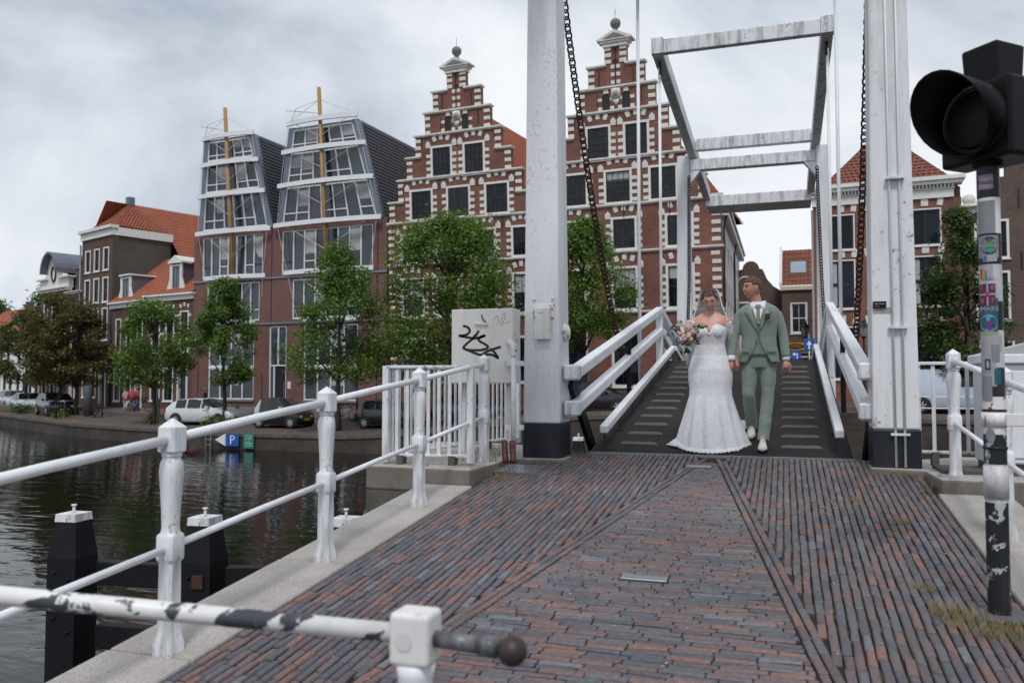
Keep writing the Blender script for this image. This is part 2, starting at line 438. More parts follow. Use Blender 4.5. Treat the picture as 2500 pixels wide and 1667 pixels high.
BF = [[0,1,5,4],[1,2,6,5],[2,3,7,6],[3,0,4,7],[4,5,9,8],[5,6,10,9],[6,7,11,10],[7,4,8,11],[8,9,10,11]]
bme = []
for k in range(6):
    mbk = MB(); vv = brick_verts(BL, BW); rr = random.Random(k)
    mbk.add([(x+rr.gauss(0,.0012), y+rr.gauss(0,.0012), z+rr.gauss(0,.001)) for x, y, z in vv], BF); bme.append(mbk.mesh('brick', M['pave']))
rest = MB()
for i, (cx, cy, L, Wd, ang) in enumerate(bricks):
    z = gz(cy) + .002 + rnd.gauss(0, .0016)
    wob = (sl*1 + rnd.gauss(0, .012), rnd.gauss(0, .012))
    if i < 300:
        o = inst('brick', bme[i % 6], (cx, cy, z), (0,0,0), pv, (L/BL, Wd/BW, 1))
        o.rotation_euler = (Matrix.Rotation(wob[0], 3, 'X') @ Matrix.Rotation(wob[1], 3, 'Y') @ Matrix.Rotation(ang, 3, 'Z')).to_euler()
    else:
        rot = Matrix.Rotation(wob[0], 3, 'X') @ Matrix.Rotation(wob[1], 3, 'Y') @ Matrix.Rotation(ang, 3, 'Z')
        rest.add([rot @ Vector((x+rnd.gauss(0,.001), y+rnd.gauss(0,.001), zz)) + Vector((cx, cy, z)) for x, y, zz in brick_verts(L, Wd)], BF)
o = rest.build('paving_bricks', M['pave'], pv); o['kind'] = 'stuff'
for q in plates:
    tag(MB().box(-q[2]/2, q[2]/2, -q[3]/2, q[3]/2, -.02, .002).build('cover_plate', M['steel'], None, bevel=.003),
        'pale steel cover plate set among the bricks ' + ('in mid-road' if q[1] < 6 else 'close to the bridge threshold'), 'cover plate')
    o = bpy.data.objects[[x.name for x in bpy.data.objects if x.name.startswith('cover_plate')][-1]]; o.location = (q[0], q[1], gz(q[1])+.004); o.rotation_euler = (sl, 0, 0)

# ------------------------------------------------------------------ kerbs
def kerb(name, x0, x1, joints):
    k = None
    for i, (a, b) in enumerate(zip(joints, joints[1:])):
        m_ = MB().hexa([(x0,a+.006,gz(a)-.3),(x1,a+.006,gz(a)-.3),(x1,b-.006,gz(b)-.3),(x0,b-.006,gz(b)-.3)], [(x0,a+.006,gz(a)+.012),(x1,a+.006,gz(a)+.012),(x1,b-.006,gz(b)+.012),(x0,b-.006,gz(b)+.012)])
        if k is None:
            k = kind(MB().hexa([(x0+.03,joints[0],gz(joints[0])-.5),(x1-.01,joints[0],gz(joints[0])-.5),(x1-.01,joints[-1],gz(joints[-1])-.5),(x0+.03,joints[-1],gz(joints[-1])-.5)],
                [(x0+.03,joints[0],gz(joints[0])-.02),(x1-.01,joints[0],gz(joints[0])-.02),(x1-.01,joints[-1],gz(joints[-1])-.02),(x0+.03,joints[-1],gz(joints[-1])-.02)]).build(name, M['granite_dark']), 'structure')
        m_.build('kerb_stone', M['granite'], k, bevel=.012, seg=2)
kerb('kerb', -3.12, -2.63, [-7.9,-5.2,-2.4,.3,1.75,3.20,4.62,6.03,6.80])
kerb('kerb', 1.13, 1.64, [-7.9,-5.2,-2.4,.3,1.75,3.20,4.60,6.02,7.22])

# ------------------------------------------------------------------ platforms beside the portal
def platform(name, pts, z1, extra, mats):
    n = len(pts)
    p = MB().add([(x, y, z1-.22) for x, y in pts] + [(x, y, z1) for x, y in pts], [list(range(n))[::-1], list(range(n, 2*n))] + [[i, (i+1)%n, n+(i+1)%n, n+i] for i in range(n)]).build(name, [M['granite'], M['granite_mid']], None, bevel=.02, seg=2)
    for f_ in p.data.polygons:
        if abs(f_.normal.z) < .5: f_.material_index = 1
    kind(p, 'structure')
    ip = [(x*.994 + extra[0]*.006, y*.994 + extra[1]*.006) for x, y in pts]
    MB().add([(x, y, -2) for x, y in ip] + [(x, y, z1-.222) for x, y in ip], [list(range(n))[::-1], list(range(n, 2*n))] + [[i, (i+1)%n, n+(i+1)%n, n+i] for i in range(n)]).build('pier_masonry', M['granite_dark'], p)
    return p
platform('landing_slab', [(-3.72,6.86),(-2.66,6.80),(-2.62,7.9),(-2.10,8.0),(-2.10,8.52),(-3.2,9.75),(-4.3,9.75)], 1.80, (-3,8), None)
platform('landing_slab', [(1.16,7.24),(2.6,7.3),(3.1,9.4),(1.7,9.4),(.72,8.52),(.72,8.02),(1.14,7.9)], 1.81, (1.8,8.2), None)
# abutment under the threshold
kind(MB().box(-2.3,.95,8.45,8.62,-2,1.60).build('abutment', M['brick_quay']), 'structure')
MB().box(-1.99,.63,8.535,8.60,1.76,1.832).build('threshold', M['steel'], bpy.data.objects['abutment'])

# ------------------------------------------------------------------ railing
POST = [(.074,0,9),(.074,.055,9),(.066,.075,9),(.056,.115,9),(.054,.14,9),(.054,.30,7),(.052,.435,7),(.064,.45,10),(.066,.455,10),(.066,.555,10),(.062,.565,10),(.045,.575,2),(.041,.60,2),(.044,.68,2),(.052,.80,2),(.057,.865,2),(.052,.905,2),(.040,.93,2),(.046,.938,2),(.046,.952,2),(.060,.956,10),(.067,.962,12),(.067,1.075,12),(.062,1.08,12),(.004,1.118,12)]
mbp = MB(); mbp.smooth = True; mbp.lathe([(q[0]*(.76 if q[2] > 2 else 1.0), q[1], q[2]) for q in POST], n=24)
post_me = mbp.mesh('post', M['white_dirty'])
def railing(name, x, ys, label, y_ext, zoff=0.0):
    t = thing(name, label, 'railing', (x, ys[0], gz(ys[0])))
    o0 = Vector(t.location)
    P = lambda yy, h: Vector((x, yy, gz(yy)+h+zoff)) - o0
    for yy in ys:
        o = inst('post', post_me, P(yy, .0), (0,0,0), t)
    smooth_by_angle(o, 32)
    allp = sorted(ys)
    for h, r_, nm in ((1.02, .0235, 'top_rail'), (.505, .018, 'lower_rail')):
        seq = [y_ext] + allp if y_ext is not None else allp
        for a, b in zip(seq, seq[1:]):
            m_ = MB(); m_.smooth = True; m_.tube([P(a, h), P((a+b)/2, h+.004), P(b, h)], r_, 14); m_.build(nm, M['white'], t)
    return t
rl = railing('bridge_railing', -2.80, [1.80,3.24,4.64,6.05,7.55], 'white cast iron railing on the canal kerb with vase-shaped posts, beside the graffiti box', .2)
rr_ = railing('bridge_railing', 1.33, [1.5,3.0,4.5,6.0,7.62], 'white cast iron railing behind the striped signal pole', .2)
o = MB(); o.smooth = True; o.tube([(.05*math.cos(a)+.07, .01*math.sin(a), .045*math.sin(a)) for a in [i*math.pi/6 for i in range(13)]], .012, 8)
o = o.build('iron_ring', M['white_rust'], rl); o.location = (-.01, 1.44+.09, gz(3.24)-gz(1.80)+.945); o.rotation_euler = (1.3, 0, 1.2); o.scale = (.6,.6,.6)
o = MB().sphere((0,0,0), .035, 10, 8, (1,1.3,.8)).build('rusty_bolt', M['rust'], rl); o.location = (.03, 1.44+.10, gz(3.24)-gz(1.8)+.955)

# barrier in the foreground
bt = thing('barrier_arm', 'chipped white and slate barrier pipe ending in a brown iron ball', 'barrier', (-.83, 1.78, gz(1.78)))
z0 = 2.0 - gz(1.78)
m_ = MB(); m_.smooth = True; m_.tube([(-2.6,-.72,z0+.20),(-1.6,-.46,z0+.135),(-.8,-.23,z0+.068),(-.05,-.01,z0+.005)], .0225, 24); m_.build('pipe', M['white_chip'], bt)
m_ = MB(); m_.smooth = True; m_.tube([(.04,.0,z0-.002),(.165,.0,z0-.006)], .0195, 20); m_.tube([(.16,0,z0-.006),(.205,0,z0-.008)], .023, 20); m_.build('pipe_end', paint('slate_paint', (.045,.05,.065), (.5,.5,.5), .5, 9, .4), bt)
m_ = MB(); m_.smooth = True; m_.sphere((.240,-.004,z0-.010), .034, 24, 16); m_.build('ball', M['rail_end'], bt)
MB().box(-.050,.050,-.045,.045,z0-.060,z0+.060).build('post_head', M['white_rust'], bt, bevel=.012, seg=3)
m_ = MB(); m_.smooth = True; m_.lathe([(.048,z0-.061),(.042,z0-.09),(.037,z0-.14),(.037,z0-.5),(.06,z0-.56),(.06,-.0)], n=20); m_.build('post', M['white'], bt)
t_ = T('faded_sticker'); f_ = t_.n('TexGradient', {'Vector': t_.map((1,1,1))}, gradient_type='SPHERICAL').outputs[0]
t_.set(Base_Color=t_.mix(t_.noise(60, 3), (.72, .68, .70), (.56, .56, .66)), Roughness=.5)
m_ = MB(); m_.add([(0,0,0)] + [(.021*math.cos(i*math.pi/10), 0, .021*math.sin(i*math.pi/10)) for i in range(20)], [[0,1+i,1+(i+1)%20] for i in range(20)]); o = m_.build('sticker', t_.m, bt); o.location = (-.010, -.0475, z0-.003)
# ------------------------------------------------------------------ drawbridge portals
PXL, PXR = -2.36, .94
def portal(name, yc, zb, label, full):
    t = thing(name, label, 'bridge portal', (CX0, yc, zb))
    for s, px, mt in ((-1, PXL-CX0, M['white_pillar']), (1, PXR-CX0, M['white_moss'] if full else M['white_pillar'])):
        h = 8.22 - zb; zc = .36 if full else .3; a, b = .195, .145
        MB().hexa([(px-a,-.21,zc),(px+a,-.21,zc),(px+a,.21,zc),(px-a,.21,zc)], [(px-b,-.16,h),(px+b,-.16,h),(px+b,.16,h),(px-b,.16,h)]).build('pillar', mt, t, bevel=.02, seg=2)
        MB().box(px-a-.006,px+a+.006,-.216,.216,-.4,zc+.004).build('pillar_base', M['black'], t, bevel=.015, seg=2)
        # corner brace
        q = px - s*b
        MB().prism([(q, 5.62), (q, 6.4), (q-s*.36, 6.05), (q-s*.36, 6.02)][::(1 if s > 0 else -1)] if False else ([(q-s*.30, 6.05), (q, 5.68), (q, 6.05)] if s > 0 else [(q, 5.68), (q+.30, 6.05), (q, 6.05)]), -.10, .10).build('corner_brace', M['white'], t, bevel=.01)
    x0, x1 = PXL-CX0+.15, PXR-CX0-.15
    MB().box(x0, x1, -.12, .12, 7.84-zb, 8.12-zb).build('crossbeam', M['white_dirty'], t, bevel=.015)
    return t
P1 = portal('bridge_portal', 8.25, 1.79, 'near pair of white bridge pillars with dark bases, either side of the ramp', True)
P2 = portal('bridge_portal', 20.9, 1.80, 'far white bridge portal with crossbeam behind the wedding couple', False)
def balance(name, yp, yt, yr, label, sl_=.060):
    t = thing(name, label, 'balance beam', (CX0, yp, 8.25))
    s = 1 if yt > yp else -1
    A = lambda x, y: (x, y-yp, .14 + sl_*abs(y-yp)*(1 if (y-yp)*s > 0 else -1))
    for sx in (-1, 1):
        xx = sx*1.47
        MB().beam(A(xx, yt-s*.06), A(xx, yr), .2, .30).build('arm', M['white_dirty'], t, bevel=.012)
        z = A(0, yt)[2]
        MB().box(xx-.11, xx+.11, yt-yp-.09, yt-yp+.09, z-.14, z+.17).build('arm_head', M['white_dirty'], t, bevel=.01)
        m_ = MB(); m_.smooth = True; m_.tube([(xx, yt-yp-s*.25, z-.17), (xx, yt-yp-s*.25, z-.42)], .03, 8); m_.build('shackle', M['rust'], t)
    z = A(0, yt)[2]; MB().box(-1.36, 1.36, yt-yp-.07, yt-yp+.07, z-.13, z+.13).build('tip_beam', M['white_dirty'], t, bevel=.01)
    MB().box(-1.37, 1.37, -.10, .10, .10, .39).build('pivot_beam', M['white_dirty'], t, bevel=.01)
    d = 1 if yr > yp else -1
    y0, y1 = sorted((yr-yp, yr-yp+d*1.2)); MB().box(-1.50, 1.50, y0, y1, -.46, -.13).build('counterweight', M['white_dirty'], t, bevel=.015)
    return t
balance('balance_beam', 20.9, 15.05, 25.1, 'tilted white balance frame high on the far portal, against the sky')
def rod(x, y, z0, z1, label):
    m_ = MB(); m_.smooth = True; m_.tube([(0,0,0),(0,0,z1-z0)], .027, 10)
    o = m_.build('lifting_rod', M['white'], None); o.location = (x, y, z0); tag(o, label, 'rod')
balance('balance_beam', 8.25, 12.95, 4.9, 'white balance frame overhead on the near portal', .14)
rod(-2.17, 12.95, 2.35, 9.0, 'thin white rod hanging past the brick gable beside the rusty chain')
rod(-2.16, 15.3, 2.7, 8.45, 'thin white rod under the far frame, on the bouquet side')
rod(.80, 12.95, 2.35, 9.0, 'long white rod hanging beside the heavy chain, across from the gables')
rod(.80, 15.3, 2.7, 8.45, 'thin white rod under the far frame, on the groom side')

# ------------------------------------------------------------------ bridge leaves
def leaf(name, y0, y1, label, far):
    o0 = Vector((CX0, y0, leaf_z(y0)))
    t = thing(name, label, 'bridge leaf', o0)
    z = lambda y: leaf_z(y) - o0.z
    ya, yb = sorted((y0, y1)); X0, X1 = -1.98-CX0, .62-CX0
    L = lambda y, dz: (y-y0, z(y)+dz)
    def slab(x0, x1, a, b, d0, d1):
        return MB().hexa([(x0,a-y0,z(a)+d0),(x1,a-y0,z(a)+d0),(x1,b-y0,z(b)+d0),(x0,b-y0,z(b)+d0)], [(x0,a-y0,z(a)+d1),(x1,a-y0,z(a)+d1),(x1,b-y0,z(b)+d1),(x0,b-y0,z(b)+d1)])
    slab(X0, X1, ya, yb, -.16, 0).build('deck', M['deck'], t)
    for x in (X0+.12, X1-.12): slab(x-.09, x+.09, ya, yb, -.50, -.162).build('girder', M['timber_dark'], t)
    # battens
    bm_ = MB(); bm_.smooth = False
    c = .020
    bm_.hexa([(-.205,-.017,-.004),(.205,-.017,-.004),(.205,.017,-.004),(-.205,.017,-.004)], [(-.17,-.009,.022),(.17,-.009,.022),(.17,.009,.022),(-.17,.009,.022)])
    for x in (-.1, 0, .1): bm_.hexa([(x-.011,-.011,.02),(x+.011,-.011,.02),(x+.011,.011,.02),(x-.011,.011,.02)], [(x-.007,-.007,.029),(x+.007,-.007,.029),(x+.007,.007,.029),(x-.007,.007,.029)])
    bme_ = bm_.mesh('batten', M['batten'])
    for k in range(12):
        yy = (8.93 + .435*k) if not far else (20.07 - .435*k)
        for xx in (-1.52, .15):
            inst('batten', bme_, (xx-CX0, yy-y0, z(yy)), (math.atan(.1855)*(1 if not far else -1), 0, random.gauss(0,.008)), t)
    # guard rails
    s = 1 if not far else -1
    yq = lambda d: (y0 + s*d)
    def rail(x, zc, d0, d1, sz, nm, mt=M['white']):
        a, b = yq(d0), yq(d1); zb_ = zc - 1.83
        za = lambda y: leaf_z(y) - leaf_z(y0) + zb_
        MB().beam((x-CX0, a-y0, za(a)), (x-CX0, b-y0, za(b)), sz, sz).build(nm, mt, t, bevel=sz*.16, seg=2)
    for x in (-2.08, .72):
        rail(x, 2.715, -.25, 5.94, .125, 'upper_guard_rail'); rail(x, 2.345, -.25, 5.94, .125, 'middle_guard_rail')
        # end blocks bolted to the pillar and a short post at the crest
        for zc in (2.715, 2.345):
            MB().box(x-CX0-.075, x-CX0+.075, -.34*s-.10, -.34*s+.10, zc-1.83-.125, zc-1.83+.035).build('rail_bracket', M['white_dirty'], t, bevel=.02)
        yc = yq(5.88)
        MB().box(x-CX0-.05, x-CX0+.05, yc-y0-.05, yc-y0+.05, z(yc)-.3, z(yc)+.86).build('crest_post', M['white'], t, bevel=.012)
        yc = yq(2.9)
        MB().box(x-CX0-.03, x-CX0+.03, yc-y0-.02, yc-y0+.02, z(yc)-.2, z(yc)+.82).build('rail_stanchion', M['timber_dark'], t)
    for x in (-1.84, .50):
        rail(x, 2.055, .05, 5.85, .085, 'wheel_guard')
        for d in (.12, .95, 1.8, 2.65, 3.5, 4.35, 5.2, 5.8):
            yc = yq(d); m_ = MB(); m_.tube([(x-CX0, yc-y0, z(yc)), (x-CX0, yc-y0, z(yc)+.2)], .010, 6); m_.box(x-CX0-.05, x-CX0+.05, yc-y0-.02, yc-y0+.02, z(yc)-.002, z(yc)+.008); m_.build('guard_foot', M['rail_end'], t)
    # dark steel arm under the rail on the canal side
    for x in (-2.14, .80):
        MB().beam((x-CX0, -.15*s, .75), (x-CX0, 1.15*s, -.28), .05, .16).build('steel_strut', M['timber_dark'], t)
    return t
M['batten'] = plain('worn_batten', (.16, .14, .118), .7, 0, .35, 12, bump=.3)
leaf('bridge_leaf', 8.57, 14.46, 'dark gritty near bridge leaf with cross battens and white timber rails, carrying the couple', False)
leaf('bridge_leaf', 20.43, 14.54, 'far bridge leaf sloping away behind the crest with white timber rails', True)

# ------------------------------------------------------------------ chains
def chain(name, pts, pitch, wire, mt, label):
    t0 = Vector(pts[0]); P = [Vector(p) - t0 for p in pts]
    # even steps along the polyline
    seq = []; d = 0; acc = 0
    for a, b in zip(P, P[1:]):
        L = (b-a).length; 
        while acc <= L: seq.append((a.lerp(b, acc/L), (b-a).normalized())); acc += pitch
        acc -= L
    mb_ = MB(); mb_.smooth = True
    for i, (p, d_) in enumerate(seq):
        u = d_.orthogonal().normalized(); v = d_.cross(u)
        if i % 2: u, v = v, u
        u = (u*math.cos(.5) + v*math.sin(.5)); 
        a, b = pitch*.72, pitch*.42
        mb_.tube([p + d_*a*math.cos(q) + u*b*math.sin(q) for q in [k*math.pi/5 for k in range(10)]], wire, 5, closed=True)
    o = mb_.build(name, mt, None); o.location = t0; tag(o, label, 'chain'); return o
def catpts(a, b, sag, n=14):
    a, b = Vector(a), Vector(b)
    return [a.lerp(b, i/n) + Vector((0, 0, -sag*4*(i/n)*(1-i/n))) for i in range(n+1)]
chain('lifting_chain', catpts((-2.27,8.55,7.0), (-2.25,12.6,2.50), .62), .075, .0115, M['rust'], 'heavy rusty chain slanting down beside the near white pillar, bouquet side')
chain('lifting_chain', catpts((.86,8.62,7.0), (.88,12.3,2.45), .62), .075, .0115, M['rust'], 'heavy rusty chain hanging beside the pillar with two thin conduits')
chain('locking_chain', [(-2.20,20.62,7.62), (-2.21,20.55,5.0), (-2.24,20.5,4.1), (-2.2,20.5,2.4)], .07, .013, M['timber_dark'], 'thin black chain on the far pillar behind the bouquet')
chain('locking_chain', [(.80,20.62,7.62), (.86,20.55,5.0), (.90,20.5,3.9), (.9,20.5,2.4)], .07, .013, M['timber_dark'], 'thin black chain on the far pillar beyond the groom')

# ------------------------------------------------------------------ fittings on the near pillars
jb = thing('junction_box', 'small rusty white junction box bolted to the near pillar', 'electrical box', (-2.335, 8.035, 3.0))
MB().box(-.082,.082,-.055,.0,0,.33).build('case', M['white_rust'], jb, bevel=.012, seg=2)
MB().box(-.115,.115,-.006,.02,.22,.37).build('backplate', M['white_rust'], jb, bevel=.03, seg=2)
for x in (-.1,.1):
    m_ = MB(); m_.smooth = True; m_.sphere((x,-.003,.42), .016, 8, 6); m_.build('bolt', M['white_dirty'], jb)
m_ = MB(); m_.smooth = True; m_.tube([(0,0,0),(.05,0,0)], [.10,.085], 20); m_.tube([(.05,0,0),(.062,0,0)], .06, 20)
o = m_.build('pivot_cap', M['white_rust'], None); o.location = (-2.185, 8.27, 3.08); tag(o, 'round rust-streaked cap on the inner side of the near pillar', 'cap')
cab = thing('conduit_pair', 'pair of thin white conduits running up the pillar near the signal pole', 'conduit', (.96, 8.03, 1.8))
for x in (-.03, .045):
    m_ = MB(); m_.smooth = True; m_.tube([(x,-.012,.02),(x-.02*(x<0),.045,6.3)], .0105, 8); m_.build('pipe', M['white'], cab)
for z in (.3, 1.25, 2.6): MB().box(-.07,.085,-.032,.03,z,z+.02).build('clip', M['white_dirty'], cab)
st = thing('sticker', 'black rectangular sticker on the pillar with conduits', 'sticker', (.82, 8.026, 3.27))
MB().box(-.055,.055,.002,.012,-.03,.03).build('backing', M['black_plastic'], st)
M['ink_white'] = plain('white_print', (.7,.7,.7), .6)
M['ink_black'] = plain('black_ink', (.012,.012,.014), .5)
text_mesh('print', 'have an eye', .017, M['ink_white'], st, (0,.0008,.008)); 
o = MB().box(-.045,.0,.0008,.002,-.018,-.012).build('print_line', plain('red_print', (.5,.05,.06)), st)

MB().box(.82-.05-CX0, .82+.11-CX0, -.2045, -.200, 1.40, 1.455).build('bare_patch', plain('bare_grey_patch', (.33,.32,.33), .8, 0, .35, 40), P1)
# control box with graffiti
cb = thing('control_box', 'rust-edged white metal box with black graffiti beside the near pillar', 'control box', (-2.90, 7.75, 1.80))
def rustedge():
    t = T('white_box_rust_edges'); z = t.n('SeparateXYZ', {0: t.obj()}).outputs[2]
    base = t.mix(t.ramp(t.noise(5,5,.65,t.map((1,1,.2))), [(.5,0.),(.8,.4)]), (.72,.705,.67), (.36,.33,.29))
    e1 = t.math('MULTIPLY', t.ramp(t.math('ABSOLUTE', t.math('SUBTRACT', z, 1.135)), [(.30, 0.), (.395, 1.)]), t.noise(14, 5, .7))
    f = t.ramp(e1, [(.43, 0.), (.50, 1.)]); f3 = t.ramp(t.noise(7, 4, .7), [(.71, 0.), (.74, 1.)])
    rc = t.mix(t.noise(50,3), (.05,.02,.012), (.33,.13,.04))
    t.set(Base_Color=t.mix(f3, t.mix(f, base, rc), rc), Roughness=.5); return t.m
MB().box(-.33,.33,0,.25,.76,1.51).build('case', rustedge(), cb, bevel=.006)
for x in (-.25,.25): MB().box(x-.03,x+.03,.12,.18,0,.762).build('leg', M['white_dirty'], cb)
m_ = MB(); m_.tube([(-.07,-.02,1.36),(.07,-.02,1.35)], .009, 6); m_.tube([(-.06,0,1.36),(-.06,-.03,1.36)], .008, 6); m_.tube([(.06,0,1.35),(.06,-.03,1.35)], .008, 6); m_.build('handle', M['white_rust'], cb)
m_ = MB(); m_.tube([(.0,-.012,1.45),(.012,-.014,1.41),(.05,-.016,1.37)], .006, 6); m_.build('hook', M['rust'], cb)
MB().box(-.245,-.22,.02,.05,1.51,1.53).build('red_reflector', plain('red_reflector', (.5,.04,.05), .4), cb)
def strokes(name, polys, wdt, mat_, parent, loc, sc, y=-.0015):
    mb_ = MB()
    for k, pl in enumerate(polys):
        p = [Vector((a*sc, 0, b*sc)) for a, b in pl]
        # smooth the polyline
        q = []
        for i in range(len(p)-1):
            p0, p1, p2, p3 = p[max(0,i-1)], p[i], p[i+1], p[min(len(p)-1,i+2)]
            for s_ in range(6):
                t = s_/6; q.append(.5*((2*p1)+(p2-p0)*t+(2*p0-5*p1+4*p2-p3)*t*t+(3*p1-p0-3*p2+p3)*t**3))
        q.append(p[-1])
        L, Rr = [], []
        for i in range(len(q)):
            d = (q[min(i+1,len(q)-1)]-q[max(i-1,0)]); d = d.normalized() if d.length > 0 else Vector((1,0,0)); n_ = Vector((-d.z,0,d.x))
            yy = Vector((0, y-.0003*k, 0)); L.append(q[i]+n_*wdt/2+yy); Rr.append(q[i]-n_*wdt/2+yy)
        mb_.add(L+Rr, [[i,i+1,len(q)+i+1,len(q)+i] for i in range(len(q)-1)])
    o = mb_.build(name, mat_, parent); o.location = loc; return o
# graffiti traced as strokes: units are box widths, origin at the box face centre
g = lambda pts: [((x-913)/535., (455-y)/535.) for x, y in pts]
strokes('graffiti', [g([(748,288),(790,300),(808,330),(790,355),(745,368),(712,368),(770,380),(840,390),(860,372),(888,328)]),
    g([(862,360),(820,405),(775,440),(752,470),(790,485),(850,490),(920,487),(968,468),(940,440),(900,420),(885,400),(905,380),(942,370),(900,385),(825,395)]),
    g([(752,470),(800,492),(905,528),(960,500),(1078,464)]), g([(985,478),(1020,505),(1055,555),(1000,528),(905,528)])], .025, M['ink_black'], cb, (0,0,1.135), .66)
strokes('scribble', [g([(1018,240),(1050,212),(1055,282)]), g([(1075,270),(1100,200),(1118,205),(1090,285),(1075,275)]), g([(1118,275),(1160,258)])], .004, M['ink_black'], cb, (0,0,1.135), .66)
cp = thing('cable_pipe', 'white bent cable pipe strapped to the near pillar, flexible at its top', 'pipe', (-2.545, 7.70, 1.80))
m_ = MB(); m_.smooth = True; m_.tube([(0,0,.12),(0,0,1.02)], .026, 12); m_.build('pipe', M['white_dirty'], cp)
m_ = MB(); m_.smooth = True
pts = [(0,0,1.02)] + [(-.0,0,1.02+.02*i) for i in range(1,6)] + [(-.02*i*.8,0.01*i,1.13+.035*math.sin(i*.35)) for i in range(1,5)]
m_.tube(pts, [.03+.004*(i%2) for i in range(len(pts))], 12); m_.build('flexible_sleeve', M['white_rust'], cp)
for z in (.3, .93): MB().box(-.09,.10,-.01,.03,z,z+.05).build('strap', M['white_dirty'], cp)
rd = thing('conduit_ends', 'two rusty red and black ribbed conduit ends at the foot of the near pillar', 'conduit', (-2.56, 7.62, 1.80))
t_ = T('flaking_red_conduit'); t_.set(Base_Color=t_.mix(t_.ramp(t_.noise(40,4,.7,t_.map((1,1,2.5))), [(.48,0.),(.53,1.)]), (.014,.014,.016), (.20,.030,.022)), Roughness=.6)
for x, dx in ((-.06,.05),(.02,.045)):
    m_ = MB(); m_.smooth = True; pts = [(x+dx*i/9, .02-.012*i, .19-.021*i) for i in range(10)]; m_.tube(pts, [.029+.004*(i%2) for i in range(10)], 12); m_.build('conduit', t_.m, rd)
tp = MB()
tp.box(0,.72,0,.36,-.02,0)
for i in range(18):
    for j in range(8):
        x, y = .02+i*.04+(.02 if j%2 else 0), .02+j*.043
        if x < .69: tp.beam((x,y,.001),(x+.018,y+(.018 if (i+j)%2 else -.018),.001), .006, .005)
o = tp.build('tread_plate', M['steel'], None); o.location = (-2.93, 7.36, gz(7.55)+.018+.004); o.rotation_euler = (sl, 0, 0); tag(o, 'diamond-patterned steel tread plate at the foot of the near pillar', 'plate')
o.location.z = gz(7.36) + .02

# ------------------------------------------------------------------ bar fences
def fence(name, pts, z0, z1, gap, label, feet, bw=.032):
    t = thing(name, label, 'fence', (pts[0][0], pts[0][1], 1.80)); o0 = Vector((pts[0][0], pts[0][1], 1.80))
    bm_ = MB().box(-bw/2,bw/2,-.006,.006,z0-1.8,z1-1.8).mesh('bar', M['white_dirty'])
    pm_ = MB().box(-.03,.03,-.03,.03,z0-1.8-.06,z1-1.8+.012).mesh('fence_post', M['white_dirty'])
    for a, b in zip(pts, pts[1:]):
        A, B = Vector((*a, 0)), Vector((*b, 0)); d = B-A; L = d.length; ang = math.atan2(d.y, d.x); n = max(2, int(L/gap))
        for i in range(1, n):
            p = A + d*(i/n); inst('bar', bm_, (p.x-o0.x, p.y-o0.y, 0), (0,0,ang), t)
        for z, nm, h in ((z1, 'top_rail', .03), (z0, 'bottom_rail', .028)):
            MB().beam((A.x-o0.x, A.y-o0.y, z-1.8), (B.x-o0.x, B.y-o0.y, z-1.8), .05, h).build(nm, M['white_dirty'], t, bevel=.006)
    for p in pts: inst('fence_post', pm_, (p[0]-o0.x, p[1]-o0.y, 0), (0,0,0), t)
    for p in feet:
        MB().box(p[0]-o0.x-.03, p[0]-o0.x+.03, p[1]-o0.y-.05, p[1]-o0.y+.05, 0, z0-1.8).build('foot', M['granite_dark'], t)
    return t
fence('bar_fence', [(-2.78,7.14),(-3.60,7.04),(-3.12,9.6)], 1.885, 2.715, .098, 'weathered white bar fence folded round the landing below the graffiti box', [(-2.95,7.12),(-3.45,7.06),(-3.25,8.9)])
fence('bar_fence', [(1.16,8.42),(2.55,8.38)], 1.93, 2.745, .135, 'white bar fence between the conduit pillar and the white cabinet', [(1.3,8.42),(2.2,8.4)])

# white cabinet on the right landing
cb2 = thing('bridge_cabinet', 'white steel cabinet with sloping grey lid behind the striped signal pole', 'cabinet', (1.60, 7.84, 1.81))
MB().box(0,1.15,0,.45,.08,.92).build('case', M['white'], cb2, bevel=.015)
for x in (.03,.60): MB().box(x,x+.53,-.014,.0,.13,.86).build('door', M['white'], cb2, bevel=.008)
MB().box(-.03,1.2,-.05,.5,.92,1.0).build('lid_rim', M['white'], cb2, bevel=.01)
MB().add([(-.02,-.04,1.001),(1.19,-.04,1.001),(1.19,.49,1.001),(-.02,.49,1.001),(.6,-.04,1.16),(1.19,-.04,1.2),(1.19,.49,1.2),(.6,.49,1.16)], [[0,1,5,4],[0,4,7,3],[4,5,6,7],[3,7,6,2],[1,2,6,5]]).build('lid', plain('pale_grey_lid', (.42,.44,.46), .4), cb2)
MB().box(.02,1.13,.03,.42,0,.08).build('plinth', M['granite_dark'], cb2)
hp = thing('hatch', 'two dark timber hatch boards lying on the landing by the railing', 'hatch', (1.24, 7.68, 1.812))
for k in range(3): MB().hexa([(.0+.0*k,.17*k,0),(.62,.17*k-.02,0),(.62,.17*k+.14,0),(.0,.17*k+.16,0)], [(.0,.17*k,.028),(.62,.17*k-.02,.028),(.62,.17*k+.14,.028),(.0,.17*k+.16,.028)]).build('board', plain('grey_board', (.075,.07,.068), .8, bump=.4), hp)

